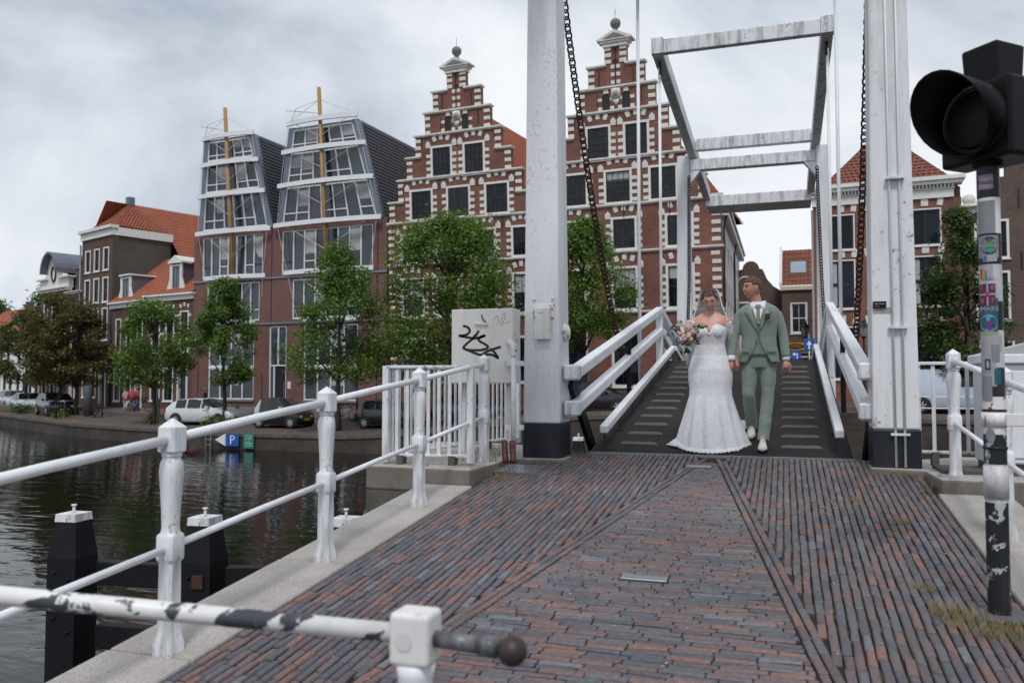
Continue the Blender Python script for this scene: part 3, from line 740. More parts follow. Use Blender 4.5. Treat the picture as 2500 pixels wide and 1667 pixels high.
# ------------------------------------------------------------------ signal pole
SX, SY = .985, 4.63; SZ = gz(SY)
sp = thing('signal_pole', 'black and white striped signal pole covered in stickers, carrying a black lamp head', 'signal', (SX, SY, SZ))
PR = .051
py2z = lambda py: (1502-py)/2000*4.10
M['white_pole'] = paint('pole_white', (.58,.58,.60), (.20,.20,.21), .8, 9, .45, fine=22)
bands = [(1502,1228,'black_chip'),(1228,1137,'white_pole'),(1137,1065,'black_chip'),(1065,975,'white_rust'),(975,905,'black_chip'),(905,815,'white_pole'),(815,745,'black'),(745,655,'white_pole'),(655,580,'black'),(580,492,'white_moss'),(492,405,'black')]
for a, b, m0 in bands:
    m_ = MB(); m_.smooth = True; m_.tube([(0,0,py2z(a)),(0,0,py2z(b))], PR+.0004*(m0 == 'black'), 28, caps=False); m_.build('pole_band', M[m0], sp)
for zc, h, rr in ((py2z(1180),.16,.0555),(py2z(1098),.012,.057),(py2z(1008),.012,.055)):
    m_ = MB(); m_.smooth = True; m_.tube([(0,0,zc-h/2),(0,0,zc+h/2)], rr, 28); m_.build('sleeve', M['white_pole'] if h > .1 else M['black'], sp)
zc = py2z(1030)
m_ = MB(); m_.smooth = True; m_.tube([(0,0,zc-.035),(0,0,zc+.035)], .058, 28); m_.build('clamp', M['white_rust'], sp)
MB().box(.04,.62,-.052,-.04,zc-.032,zc+.032).build('clamp_arm', M['white_rust'], sp, bevel=.004)
MB().hexa([(-.09,-.10,-.01),(.22,-.10,-.01),(.22,.12,-.01),(-.09,.12,-.01)], [(-.08,-.09,.02),(.2,-.09,.02),(.2,.10,.02),(-.08,.10,.02)]).build('footing', plain('grey_footing', (.10,.10,.115), .8, bump=.4), sp, bevel=.01)
va = math.atan2(-SY, -SX)             # direction from pole to viewer
def sticker(py0, py1, off0, off1, mat_, k=0, nm='sticker', rnd_=False):
    a0, a1 = va + math.asin(max(-.97, min(.97, off0))), va + math.asin(max(-.97, min(.97, off1))); r_ = PR+.0022+.0006*k
    z0, z1 = py2z(py1), py2z(py0); mb_ = MB()
    if not rnd_:
        n = 8; V = []
        for i in range(n+1):
            a = a0+(a1-a0)*i/n; V += [(r_*math.cos(a), r_*math.sin(a), z0), (r_*math.cos(a), r_*math.sin(a), z1)]
        mb_.add(V, [[2*i,2*i+2,2*i+3,2*i+1] for i in range(n)])
    else:
        V = [(r_*math.cos((a0+a1)/2), r_*math.sin((a0+a1)/2), (z0+z1)/2)]
        for i in range(20):
            q = i*math.pi/10; a = (a0+a1)/2+(a1-a0)/2*math.cos(q); V.append((r_*math.cos(a), r_*math.sin(a), (z0+z1)/2+(z1-z0)/2*math.sin(q)))
        mb_.add(V, [[0,1+i,1+(i+1)%20] for i in range(20)])
    return mb_.build(nm, mat_, sp)
def sttext(txt, py, off, size, mat_, sx=1.0):
    a = va + math.asin(off); r_ = PR+.006
    return text_mesh('sticker_print', txt, size, mat_, sp, (r_*math.cos(a), r_*math.sin(a), py2z(py)), (R(90), 0, a+R(90)), .0005, sx=sx)
ink = lambda n, c: plain('ink_'+n, c, .55, var=.18, scale=25)
I = dict(pink=ink('pink',(.33,.17,.31)), white=ink('white',(.34,.335,.36)), navy=ink('navy',(.012,.03,.13)), green=ink('green',(.05,.28,.14)), lime=ink('lime',(.30,.36,.05)), red=ink('red',(.42,.03,.04)), maroon=ink('maroon',(.13,.012,.035)),
         orange=ink('orange',(.55,.24,.03)), teal=ink('teal',(.008,.10,.12)), sky=ink('sky',(.13,.30,.42)), purple=ink('purple',(.14,.03,.20)), blue=ink('blue',(.03,.12,.42)), grey=ink('grey',(.22,.22,.24)), dark=ink('dark',(.03,.03,.035)))
# offsets are in pole radii, negative towards the left of the viewer (angle grows to the left from the pole's front)
S = lambda py0, py1, l, r_, c, k=0, **kw: sticker(py0, py1, l, r_, I[c], k, **kw)
S(436,472,-.80,.42,'pink'); S(444,466,-.76,.38,'white',1); sttext('Nola', 455, -.2, .034, I['dark'])
S(500,580,-.9,.5,'grey'); S(585,640,-.92,.72,'grey'); S(588,632,-.70,.62,'navy',1,rnd_=True); S(600,628,-.35,.35,'green',2,rnd_=True); sttext('Grote', 598, -.02, .022, I['lime']); sttext('Podcastlas', 611, -.05, .019, I['white'])
S(632,649,-.55,.55,'white',2); S(634,647,-.5,-.25,'blue',3)
S(656,692,-.85,.2,'white',1)
for i, c in enumerate(('red','orange','lime','blue')): S(664+i*2,690,-.80+.13*i,-.69+.13*i,c,2)
sttext('U.S.A.', 690, 0, .02, I['blue'])
S(702,756,-.92,.36,'maroon',1); S(702,756,-.40,-.16,'navy',2); S(724,732,-.92,.36,'navy',2); S(702,756,-.345,-.215,'white',3); S(726,730,-.92,.36,'white',3); S(722,735,-.42,-.15,'red',4,rnd_=True)
sttext('1', 712, -.66, .034, I['pink']); sttext('8', 712, .1, .034, I['pink']); sttext('8', 744, -.66, .034, I['pink']); sttext('7', 744, .1, .034, I['pink'])
S(738,778,-.93,.55,'teal'); sttext('MARS', 764, -.15, .032, I['white']); sttext('our business', 772, -.15, .008, I['white'])
S(776,818,-.90,.50,'teal',1); S(776,820,-.86,.45,'sky',2,rnd_=True); S(792,816,-.42,.10,'purple',3,rnd_=True); S(800,808,-.05,.22,'dark',4,rnd_=True)
S(820,850,-.92,.6,'white',1); S(822,825,-.7,.5,'lime',2); S(828,864,.0,.75,'white',2); S(850,890,-.1,.55,'grey',3); S(850,950,-.95,.3,'white'); S(880,915,-.72,-.08,'white',4); S(884,911,-.62,-.18,'navy',5); S(888,907,-.52,-.26,'white',6,rnd_=True)
S(908,945,.1,.62,'teal',2); S(925,985,-.9,-.1,'grey',2); S(1050,1085,-.7,.05,'grey',2,rnd_=True)
# lamp head
hd = Vector((-.74,-.67,0)).normalized(); ha = math.atan2(hd.y, hd.x)
# local x = facing direction
hp0 = MB().box(-.10,.10,-.21,.21,.0,.43).build('lamp_head', M['black_plastic'], sp, bevel=.02, seg=2)
hp0.location = (0, 0, py2z(405)); hp0.rotation_euler = (0, 0, ha); hp0.scale = (.92, .92, .92)
hb = MB(); hb.smooth = True; n = 28; rg = []
hc = .235; HR = .192
for (rad, base) in ((HR, True), (HR, False), (HR-.008, False), (HR-.008, True)):
    ring = []
    for j in range(n):
        a = 2*math.pi*j/n; c = math.cos(a)
        L = .11 if base else .11 + .045 + .26*max(0, .5+.5*c)**.8
        flare = 1.0 if base else 1.12
        ring.append((L, rad*flare*math.sin(a), hc + rad*flare*c))
    rg.append(ring)
hb.rings(rg, caps=False); hb.build('hood', M['black_plastic'], hp0)
m_ = MB(); m_.smooth = True; m_.tube([(.10,0,hc),(.118,0,hc)], [.165,.15], 24); m_.build('lens', plain('dark_red_lens', (.006,.0008,.001), .7), hp0)
MB().hexa([(-.17,-.10,.43),(.04,-.10,.43),(.04,.10,.43),(-.17,.10,.43)], [(-.18,-.11,.65),(.05,-.11,.65),(.05,.11,.65),(-.18,.11,.65)]).build('rear_lamp_box', M['black_plastic'], hp0, bevel=.012)
MB().box(-.36,-.10,-.19,.19,.05,.46).build('rear_housing', M['black_plastic'], hp0, bevel=.015)
m_ = MB(); m_.smooth = True; m_.tube([(0,0,-.02),(0,0,.05)], .075, 20); m_.build('collar', M['black_plastic'], hp0)

# ------------------------------------------------------------------ mooring piles
def pile_mesh():
    b = MB(); a, c, z1 = .180, .128, 1.0
    b.hexa([(-a,-a,-2.5),(a,-a,-2.5),(a,a,-2.5),(-a,a,-2.5)], [(-a,-a,.60),(a,-a,.60),(a,a,.60),(-a,a,.60)])
    b.hexa([(-a,-a,.601),(a,-a,.601),(a,a,.601),(-a,a,.601)], [(-c,-c,z1),(c,-c,z1),(c,c,z1),(-c,c,z1)]); return b
pm = pile_mesh().mesh('shaft', M['timber_dark'])
cm = MB().hexa([(-.136,-.136,0),(.136,-.136,0),(.136,.136,0),(-.136,.136,0)], [(-.13,-.13,.085),(.13,-.13,.085),(.13,.13,.085),(-.13,.13,.085)]).mesh('cap', M['white_dirty'])
pin = MB(); pin.smooth = True; pin.tube([(0,0,0),(0,0,.09)], .016, 8); pin.tube([(0,0,.088),(0,0,.105)], .030, 8); pin = pin.mesh('cap_pin', M['white'])
bo = MB(); bo.smooth = True; bo.sphere((0,0,0), .022, 8, 6); bo = bo.mesh('bolt', M['timber_dark'])
for x, y, lab in ((-7.70,7.35,'dark timber mooring pile with white cap, furthest out from the railing'), (-6.12,7.62,'dark timber mooring pile with white cap and rusty plate, second from the kerb'), (-4.60,8.05,'dark timber mooring pile with white cap showing just over the kerb'), (-5.15,21.0,'dark mooring pile with white cap seen between the near pillar and the leaf'), (-5.0,14.5,'pale capped mooring pile half hidden behind the bar fence'), (-3.95,12.4,'pale capped mooring pile right behind the bar fence bars')):
    t = thing('mooring_pile', lab, 'mooring pile', (x, y, 0), group='capped mooring piles in the canal', rz=.12)
    inst('shaft', pm, (0,0,0), (0,0,0), t); inst('cap', cm, (0,0,.999), (0,0,0), t); inst('cap_pin', pin, (0,0,1.074), (0,0,0), t)
    for bx, bz in ((-.1,.45),(.12,.38),(-.1,-.05),(.12,-.2)): inst('bolt', bo, (bx*.8,-.185,bz), (0,0,0), t)
    if 'rusty' in lab: MB().box(-.02,.11,-.21,-.185,.34,.48).build('plate', M['rust'], t)
fb = thing('fender_beams', 'dark horizontal fender beams joining the mooring piles below the railing', 'fender')
for z, a, b in ((.42,(-7.4,7.44),(-6.4,7.56)),(.42,(-5.85,7.66),(-4.85,7.98)),(-.28,(-7.4,7.44),(-6.4,7.56)),(-.28,(-5.85,7.66),(-4.85,7.98)),(.42,(-4.33,8.1),(-3.75,8.3))):
    MB().beam((*a,z),(*b,z), .14, .26).build('beam', M['timber_dark'], fb, bevel=.01)
# rubber fenders on the landing pier
fe = thing('dock_fenders', 'bulging slate-blue rubber fenders on the flank of the landing pier', 'fender')
for z, y in ((1.25,7.25),(.82,7.3),(.35,7.35)):
    m_ = MB(); m_.smooth = True; m_.sphere((-3.80,y,z), .14, 16, 10, (1,1.2,1)); m_.build('fender', plain('slate_rubber', (.055,.065,.10), .5), fe)
# brass tie from the pile plate
# ------------------------------------------------------------------ building materials
M['brick_red'] = brickmat('red_house_brick', (.245,.076,.046), (.175,.055,.037), (.185,.145,.12), (.66,1.22))
M['brick_arch'] = brickmat('arch_brick', (.19,.065,.045), (.145,.05,.038), (.13,.10,.085), (.75,1.2), flip=True)
M['brick_mod'] = brickmat('modern_brick', (.185,.070,.055), (.135,.050,.042), (.18,.135,.12), (.8,1.15), big=.3)
M['brick_brown'] = brickmat('brown_house_brick', (.128,.055,.040), (.090,.042,.033), (.105,.08,.068), (.7,1.25))
M['brick_dark'] = brickmat('dark_house_brick', (.125,.070,.052), (.085,.050,.042), (.13,.115,.10), (.75,1.2))
M['stucco'] = plain('grey_stucco', (.088,.075,.062), .9, 0, .45, .9, bump=.2)
M['frame_white'] = paint('window_frame_white', (.76,.755,.72), (.4,.38,.35), .2, 2, .5)
M['steel_white'] = paint('steel_white', (.80,.81,.83), (.45,.45,.45), .25, 1, .4)
M['sash_dark'] = plain('dark_sash', (.012,.016,.022), .4, 0, .2, 5)
def glassm(name, c, rough=.04, spec=.5):
    t = T(name); r_ = t.n('ObjectInfo').outputs['Random']
    t.set(Base_Color=t.mix(r_, tuple(x*.5 for x in c), tuple(x*1.6 for x in c)), Roughness=rough, IOR=1.45, Specular_IOR_Level=spec)
    t.bump(t.noise(1.1, 2), .06, .05); return t.m
M['glass'] = glassm('dark_window_glass', (.008,.010,.016), .05, .42)
M['glass_blue'] = glassm('office_glass', (.030,.042,.058), .03, 1.0)
M['glass_sky'] = glassm('skylight_glass', (.25,.32,.36), .05, 1.0)
M['curtain'] = plain('net_curtain', (.40,.41,.42), .9, 0, .2, 3)
M['shutter'] = plain('black_shutter', (.010,.014,.018), .5, 0, .3, 4)
def tilem(name, c1, c2, c3):
    t = T(name); r_ = t.noise(1.8, 4, .7); f = t.noise(7, 3, .7)
    c = t.mix(t.ramp(r_, [(.35,0.),(.7,1.)]), c1, c2); t.set(Base_Color=t.mix(t.ramp(f, [(.6,0.),(.75,.8)]), c, c3), Roughness=.8); return t.m
M['tiles'] = tilem('orange_pantile', (.33,.095,.045), (.23,.065,.035), (.10,.055,.04))
M['tiles_dark'] = tilem('aged_pantile', (.22,.075,.045), (.14,.05,.035), (.06,.045,.035))
M['slate'] = tilem('slate_shingle', (.045,.050,.062), (.060,.066,.080), (.035,.037,.045))
M['zinc'] = plain('zinc_sheet', (.20,.23,.28), .35, .7, .2, .8)
M['lead'] = plain('lead_sheet', (.17,.19,.235), .45, .5, .2, 1.2)
M['mast'] = plain('ochre_mast', (.34,.19,.07), .5, 0, .12, 1)
M['cable'] = plain('steel_cable', (.62,.64,.66), .4, .3)
M['roof_black'] = plain('drain_pipe_dark', (.022,.026,.034), .5)

# ------------------------------------------------------------------ building helpers
def wall(name, solids, holes, mat_, parent, y0=0.0, th=.35, sides=True):
    xs_ = sorted({round(v, 4) for s in solids+holes for v in (s[0], s[1])}); zs_ = sorted({round(v, 4) for s in solids+holes for v in (s[2], s[3])})
    ins = lambda R_, x, z: any(r_[0] < x < r_[1] and r_[2] < z < r_[3] for r_ in R_)
    C = [[ins(solids, (a+b)/2, (c+d)/2) and not ins(holes, (a+b)/2, (c+d)/2) for c, d in zip(zs_, zs_[1:])] for a, b in zip(xs_, xs_[1:])]
    g = lambda i, j: 0 <= i < len(C) and 0 <= j < len(C[0]) and C[i][j]
    mb_ = MB(); y1 = y0+th
    for i in range(len(C)):
        for j in range(len(C[0])):
            if not C[i][j]: continue
            a, b, c, d = xs_[i], xs_[i+1], zs_[j], zs_[j+1]
            mb_.poly([(a,y0,c),(b,y0,c),(b,y0,d),(a,y0,d)])
            if sides:
                if not g(i-1,j): mb_.poly([(a,y1,c),(a,y0,c),(a,y0,d),(a,y1,d)])
                if not g(i+1,j): mb_.poly([(b,y0,c),(b,y1,c),(b,y1,d),(b,y0,d)])
                if not g(i,j-1): mb_.poly([(a,y1,c),(b,y1,c),(b,y0,c),(a,y0,c)])
                if not g(i,j+1): mb_.poly([(a,y0,d),(b,y0,d),(b,y1,d),(a,y1,d)])
    return mb_.build(name, mat_, parent)
_pane = {}
def pane_mesh(w_, h_, mat_):
    k = (round(w_, 2), round(h_, 2), mat_.name)
    if k not in _pane: _pane[k] = MB().box(-w_/2, w_/2, 0, .012, -h_/2, h_/2).mesh('pane', mat_)
    return _pane[k]
def window(parent, x0, x1, z0, z1, nx=2, nz=2, fr=.12, y=-.02, bars='sash_dark', glass='glass', mid=True, sill=True, frame='frame_white', sash=.05, bar=.028, name='window', curtain=0, low=None):
    f = MB()
    for r_ in ((x0, x0+fr, z0, z1), (x1-fr, x1, z0, z1), (x0+fr, x1-fr, z1-fr, z1), (x0+fr, x1-fr, z0, z0+fr*.8)): f.box(r_[0], r_[1], y, y+.16, r_[2], r_[3])
    o = f.build(name, M[frame], parent)
    a, b, c, d = x0+fr, x1-fr, z0+fr*.8, z1-fr
    g = MB(); yb = y+.07
    for r_ in ((a, a+sash, c, d), (b-sash, b, c, d), (a+sash, b-sash, d-sash, d), (a+sash, b-sash, c, c+sash)): g.box(r_[0], r_[1], yb, yb+.06, r_[2], r_[3])
    xs_ = [a+sash+(b-a-2*sash)*i/nx for i in range(nx+1)]
    zs_ = [c+sash+(d-c-2*sash)*i/nz for i in range(nz+1)] if low is None else [c+sash, c+low*(d-c), d-sash]
    for x in xs_[1:-1]: g.box(x-bar/2, x+bar/2, yb+.004, yb+.05, c+sash, d-sash)
    for i, z in enumerate(zs_[1:-1]):
        h = bar*(2.2 if mid and nz % 2 == 0 and i+1 == nz//2 else 1); g.box(a+sash, b-sash, yb+.002, yb+.052, z-h/2, z+h/2)
    g.build('glazing_bars', M[bars], o)
    for p, q in zip(xs_, xs_[1:]):
        for r_, s in zip(zs_, zs_[1:]):
            inst('pane', pane_mesh(q-p, s-r_, M[glass]), ((p+q)/2, yb+.035, (r_+s)/2), (random.gauss(0,.006), 0, random.gauss(0,.006)), o)
    if curtain < 0: MB().box(a+.02, b-.02, yb+.026, yb+.030, c+(d-c)*(1+curtain), d-.03).build('blind', M['curtain'], o)
    if curtain > 0: MB().box(a+.02, a+(b-a)*curtain, yb+.031, yb+.034, c+.03, d-.03).build('curtain', M['curtain'], o)
    if sill: MB().box(x0-.05, x1+.05, y-.05, y+.1, z0-.07, z0-.002).build('sill', M[frame], o)
    return o
def tiles(name, p00, p10, p01, parent, mat_, tw=.24, tl=.34, wave=.035, lift=.03):
    # p00 -> p10 along the eave, p00 -> p01 up the slope
    p00, p10, p01 = Vector(p00), Vector(p10), Vector(p01); U, V = p10-p00, p01-p00; n = U.cross(V).normalized()
    if n.z < 0: n = -n
    nu, nv = max(1, int(U.length/tw)), max(1, int(V.length/tl)); pr = [(0,.0),(.3,wave),(.55,wave*.8),(.8,.0)]
    us = [((i+p)/nu, h) for i in range(nu) for p, h in pr] + [(1., 0.)]
    mb_ = MB(); mb_.smooth = False
    for j in range(nv):
        r0 = [p00+U*u+V*(j/nv)+n*(h+lift) for u, h in us]; r1 = [p00+U*u+V*((j+1)/nv)+n*(h+.002) for u, h in us]; k = len(us)
        mb_.add(r0+r1, [[i,i+1,k+i+1,k+i] for i in range(k-1)])
        rb_ = [p00+U*u+V*(j/nv)+n*(h-.0) for u, h in us]; mb_.add(rb_+r0, [[i,i+1,k+i+1,k+i] for i in range(k-1)])
    o = mb_.build(name, mat_, parent); o['kind'] = 'stuff'; return o
def tri_clip_tiles(*a, **k): return tiles(*a, **k)
def shingles(name, quad, parent, mat_, rows, cols):
    # quad: bottom-front, bottom-back, top-back, top-front; overlapping courses
    a, b, c, d = [Vector(p) for p in quad]; n = (b-a).cross(d-a).normalized(); mb_ = MB()
    rr = random.Random(5)
    for j in range(rows):
        t0, t1 = j/rows, (j+1)/rows
        off = .5 if j % 2 else 0
        for i in range(-1, cols):
            s0, s1 = max(0, (i+off)/cols), min(1, (i+1+off)/cols)
            if s1 <= s0: continue
            q = lambda s, t, h: (a.lerp(b, s)).lerp(d.lerp(c, s), t) + n*h
            l0 = .045 + rr.uniform(0, .008); e_ = .004
            p = [q(s0+e_/cols, t0, l0), q(s1-e_/cols, t0, l0), q(s1, t1, .006), q(s0, t1, .006), q(s0+e_/cols, t0, 0), q(s1-e_/cols, t0, 0)]
            mb_.add(p, [[0,1,2,3],[4,5,1,0]])
    o = mb_.build(name, mat_, parent); o['kind'] = 'stuff'; return o
E2 = Vector((.9968, -.0802, 0)); FP = Vector((-31.2, 44.4, 0)); FRZ = math.atan2(-.0802, .9968)
def froot(name, u0, label, cat='house', lean=0.0, z=0.0): 
    p = FP + E2*u0; return thing(name, label, cat, (p.x, p.y, z), rot=(math.atan(lean), 0, FRZ))
_stone = {}
def stone_block(parent, x, z, w_, h_, rot=0, nm='stone_block', pent=False, y=-.03):
    k = (round(w_, 2), round(h_, 2), pent)
    if k not in _stone:
        b = MB()
        if pent: b.prism([(-w_/2,-h_/2),(w_/2,-h_/2),(w_/2,h_*.12),(0,h_/2),(-w_/2,h_*.12)], 0, .08)
        else: b.prism([(-w_/2,-h_/2),(w_/2,-h_/2),(w_/2,h_/2),(-w_/2,h_/2)], 0, .08)
        _stone[k] = b.mesh('stone_block', M['limestone'])
    return inst(nm, _stone[k], (x, y+random.uniform(-.006,.004), z), (0, rot, 0), parent)
def gable_house(root, ax, xl_, xr_, rowsC, shutter_mid, ground, right_ext=None):
    W = M['brick_red']
    lv = [(11.7,12.9,4.5),(12.9,14.15,3.88),(14.15,15.4,3.27),(15.4,16.6,2.68),(16.6,17.85,2.05),(17.85,19.0,1.5),(19.0,20.28,.58)]
    sol = [(xl_, xr_, -1.0, 11.7)] + [(ax-h, ax+h, a, b) for a, b, h in lv]
    wins = [(ax+a, ax+b, 14.1, 15.95, 4, 4) for a, b in ((-1.72,-.33),(.33,1.72))]
    wins += [(ax+a, ax+b, 11.7+.05, 13.57, 4, 4) for a, b in ((-3.15,-1.62),(-.76,.76),(1.62,3.15))]
    wins += [(ax+a, ax+b, 9.32, 11.06, 4, 4) for a, b in rowsC] 
    wins += [(ax+a, ax+b, 6.2, 8.48, 2, 2) for a, b in rowsC]
    wins += [(ax+a, ax+b, z0, z1, 3, 2) for a, b, z0, z1 in ground]
    small = [(ax-.76, ax-.32, 16.72, 17.55), (ax+.32, ax+.76, 16.72, 17.55)]
    holes = [w_[:4] for w_ in wins] + small
    wall('facade', sol, holes, W, root, 0, .4)
    for i, w_ in enumerate(wins):
        x0, x1, z0, z1, nx, nz = w_
        if shutter_mid and abs((x0+x1)/2-ax) < .2 and 11 < z0 < 12.5:
            o = window(root, x0, x1, z0, z1, 1, 1, fr=.12, sill=False, name='shuttered_window')
            for s in (-1, 1): MB().box((x0+x1)/2+(-.62 if s < 0 else .008), (x0+x1)/2+(.62 if s > 0 else -.008), -.045, .02, z0+.1, z1-.12).build('shutter', M['shutter'], o, bevel=.01)
            o = o
        else: window(root, x0, x1, z0, z1, nx, nz, fr=.125 if z0 > 6 else .14, curtain=(-.48, -.3, .25)[i % 3] if 5.9 < z0 < 9 else (.2 if z0 < 5 and i % 2 else (-.3 if z0 > 9 and i % 7 == 3 else 0)))
        if z0 < 5.9: continue
        n = int((z1-z0-.1)/.37)
        for k in range(n):
            for s, xx in ((-1, x0), (1, x1)):
                lim = xl_+.12 if s < 0 else xr_-.12
                xc = xx + s*.13
                if abs(xc-ax) < abs(lim-ax) or True: stone_block(root, xc, z0+.18+k*.37, .27, .19)
        xm, hw = (x0+x1)/2, (x1-x0)/2
        # arch
        rise, zs = .24, z1+.10
        rad = (hw*hw + rise*rise)/(2*rise); th = math.asin(hw/rad); zc = zs + rise - rad
        m_ = MB(); k = 12
        pi_ = [(xm+rad*math.sin(-th+2*th*i/k), zc+rad*math.cos(-th+2*th*i/k)) for i in range(k+1)]; po = [(xm+(rad+.25)*math.sin(-th+2*th*i/k), zc+(rad+.25)*math.cos(-th+2*th*i/k)) for i in range(k+1)]
        m_.add([(p[0],-.012,p[1]) for p in pi_+po], [[i,i+1,k+2+i,k+1+i] for i in range(k)]); m_.add([(p[0],-.012,p[1]) for p in pi_]+[(p[0],.01,p[1]) for p in pi_], [[i+1,i,k+1+i,k+2+i] for i in range(k)])
        m_.build('brick_arch', M['brick_arch'], root)
        for f in (-.52, 0, .52): stone_block(root, xm+(rad+.13)*math.sin(th*f), zc+(rad+.13)*math.cos(th*f), .22, .31, th*f, 'voussoir')
        for s in (-1, 1): stone_block(root, xm+s*(hw+.15), zs+.02, .30, .42, 0, 'springer_stone', True)
    for x0, x1, z0, z1 in small:
        o = MB().box(x0, x1, .03, .06, z0, z1).build('attic_shutter', M['shutter'], root)
        m_ = MB(); xm = (x0+x1)/2; k = 8; m_.add([(xm+.22*math.cos(math.pi*i/k), -.015, z1-.22+.22*math.sin(math.pi*i/k)) for i in range(k+1)] + [(xm+.225, -.015, z1+.01), (xm-.225, -.015, z1+.01)], [[0,1,2,3,4,9],[4,5,6,7,8,10],[4,10,9]]); m_.build('arch_head', M['brick_red'], root)
        stone_block(root, xm, z1+.10, .26, .2, 0, 'voussoir')
        for s in (-1, 1):
            for zz in (z0+.06, z0+.52): stone_block(root, xm+s*.33, zz, .22, .17)
    # step edges
    for a, b, h in lv:
        for s in (-1, 1):
            for q in ((.14,.53,.92) if h > 1 else (.18,.5,.82,1.13)): stone_block(root, ax+s*(h-.17), a+q*(b-a)/1.2, .36, .2)
    for zz in [8.85+.4*k for k in range(7)] + [6.4+.4*k for k in range(6)] + [2.6+.4*k for k in range(9)]:
        stone_block(root, xl_+.19, zz, .40, .19)
        if not right_ext: stone_block(root, xr_-.19, zz, .40, .19)
    # cornices and caps
    def corn(x0, x1, z, nm='cornice'):
        b = MB(); b.box(x0-.03, x1+.03, -.05, .3, z-.09, z-.03); b.box(x0-.10, x1+.10, -.12, .4, z-.03, z+.06); b.build(nm, M['limestone'], root)
    for z, h in ((17.85,2.05),(16.6,2.68),(14.15,3.88)): corn(ax-h, ax+h, z)
    for z in (11.7, 9.24, 6.1): corn(xl_, xr_, z)
    for (a, b, h), (_, _, hi) in zip(lv, lv[1:]):
        if b in (17.85, 16.6, 14.15): continue
        for s in (-1, 1):
            x0, x1 = sorted((ax+s*(hi-.25 if hi > 1 else hi+.02), ax+s*h)); corn(x0, x1, b, 'step_cap')
    corn(ax-4.5, ax-3.88, 12.93, 'step_cap') if False else None
    # crowning pediment, ball and spike
    b = MB(); b.box(ax-.66, ax+.66, -.1, .45, 19.95, 20.14); b.box(ax-.78, ax+.78, -.16, .5, 20.14, 20.26); b.prism([(ax-.95,20.262),(ax+.95,20.262),(ax+.95,20.34),(ax,20.78),(ax-.95,20.34)], -.22, .55); b.build('pediment', M['limestone'], root)
    b = MB(); b.prism([(ax-.62,20.34),(ax+.62,20.34),(ax,20.62)], -.235, -.20); b.build('tympanum', M['grey_stone'], root)
    b = MB(); b.smooth = True; b.lathe([(.20,20.70),(.13,20.82),(.11,20.9),(.15,20.95),(.24,21.04),(.28,21.18),(.26,21.32),(.17,21.42),(.03,21.46)], (ax,.16,0), 14); b.build('ball_finial', M['grey_stone'], root)
    b = MB(); b.tube([(ax,.16,21.4),(ax,.16,21.95)], .012, 5); b.build('spike', M['sash_dark'], root)
    b = MB(); b.tube([(ax,-.05,17.95),(ax,-.05,19.95)], .028, 6); 
    for z in (19.75, 19.2): b.tube([(ax+.10*math.cos(q), -.05, z+.10*math.sin(q)) for q in [k*math.pi/4 for k in range(8)]], .022, 5, closed=True)
    b.build('wall_anchor', M['sash_dark'], root)
    for z in (18.1,18.5,18.9): 
        for s in (-1,1): stone_block(root, ax+s*.15, z, .20, .2)
    # carved head
    b = MB(); b.smooth = True; b.sphere((ax,-.10,17.55), .20, 12, 8, (.85,.8,1)); b.sphere((ax-.07,-.25,17.6), .05, 8, 6); b.sphere((ax+.07,-.25,17.6), .05, 8, 6); b.sphere((ax,-.27,17.5), .06, 8, 6); b.box(ax-.24,ax+.24,-.08,.02,17.22,17.80); b.prism([(ax-.2,17.2),(ax,16.8),(ax+.2,17.2)], -.06, .02); b.build('carved_head', M['limestone'], root)
    # iron ties
    for xx, zz, h in ((-2.3,16.2,.5),(2.3,16.2,.5),(0,16.1,.6),(-3.55,13.6,.55),(-1.2,13.7,.5),(1.2,13.7,.5),(3.5,13.6,.55),(-.9,18.3,.9),(.95,18.3,.9),(-1.0,17.2,.7),(1.35,17.3,.7),(-4.3,11.2,.7),(.3,11.3,.6),(2.7,11.3,.6)):
        MB().box(ax+xx-.022, ax+xx+.022, -.045, 0, zz-h/2, zz+h/2).build('wall_tie', M['sash_dark'], root)
    # roof behind
    for s in (-1, 1):
        e0 = ax+s*4.45
        if s > 0: tiles('roof_tiles', (e0,.45,12.2), (e0,15,12.2), (ax,.45,18.5), root, M['tiles'])
        else: tiles('roof_tiles', (e0,15,12.2), (e0,.45,12.2), (ax,15,18.5), root, M['tiles'])
    MB().box(xl_+.02, xr_-(.02 if not right_ext else 1.45), .4, 15, -1, 12.15).build('body', M['brick_red'], root)
    MB().prism([(ax-4.4,12.2),(ax+4.4,12.2),(ax,18.4)], 14.9, 15.0).build('back_gable', M['brick_red'], root)

# twin stepped-gable houses
h1 = froot('stepped_gable_house', 9.3, 'red brick stepped-gable house with black middle shutters, next to the glazed building', lean=.05)
gable_house(h1, 4.6, 0, 9.25, [(-3.8,-2.3),(-1.5,-.05),(.85,2.29),(3.2,4.35)], True, [(-3.9,-2.2,2.4,5.0),(-1.6,.0,2.4,5.0),(.8,2.3,2.4,5.0),(3.1,4.4,2.4,5.0)])
h2 = froot('stepped_gable_house', 18.58, 'red brick stepped-gable house with white blocks, rising behind the white rods and far portal', lean=.05)
gable_house(h2, 4.62, 0, 9.86, [(-3.35,-1.85),(-.42,.98),(2.43,3.9)], False, [(-3.35,-1.8,2.2,5.2),(-.5,1.05,2.2,5.2),(2.3,3.9,2.2,5.2)], right_ext=True)
for zz in [9.6+.42*k for k in range(5)] + [2.6+.42*k for k in range(16)]: stone_block(h2, 9.62 - (.06 if int(zz*10) % 2 else 0), zz, .44, .2)
MB().box(9.2, 9.95, -.14, .5, 11.55, 11.85).build('side_cap', M['limestone'], h2)
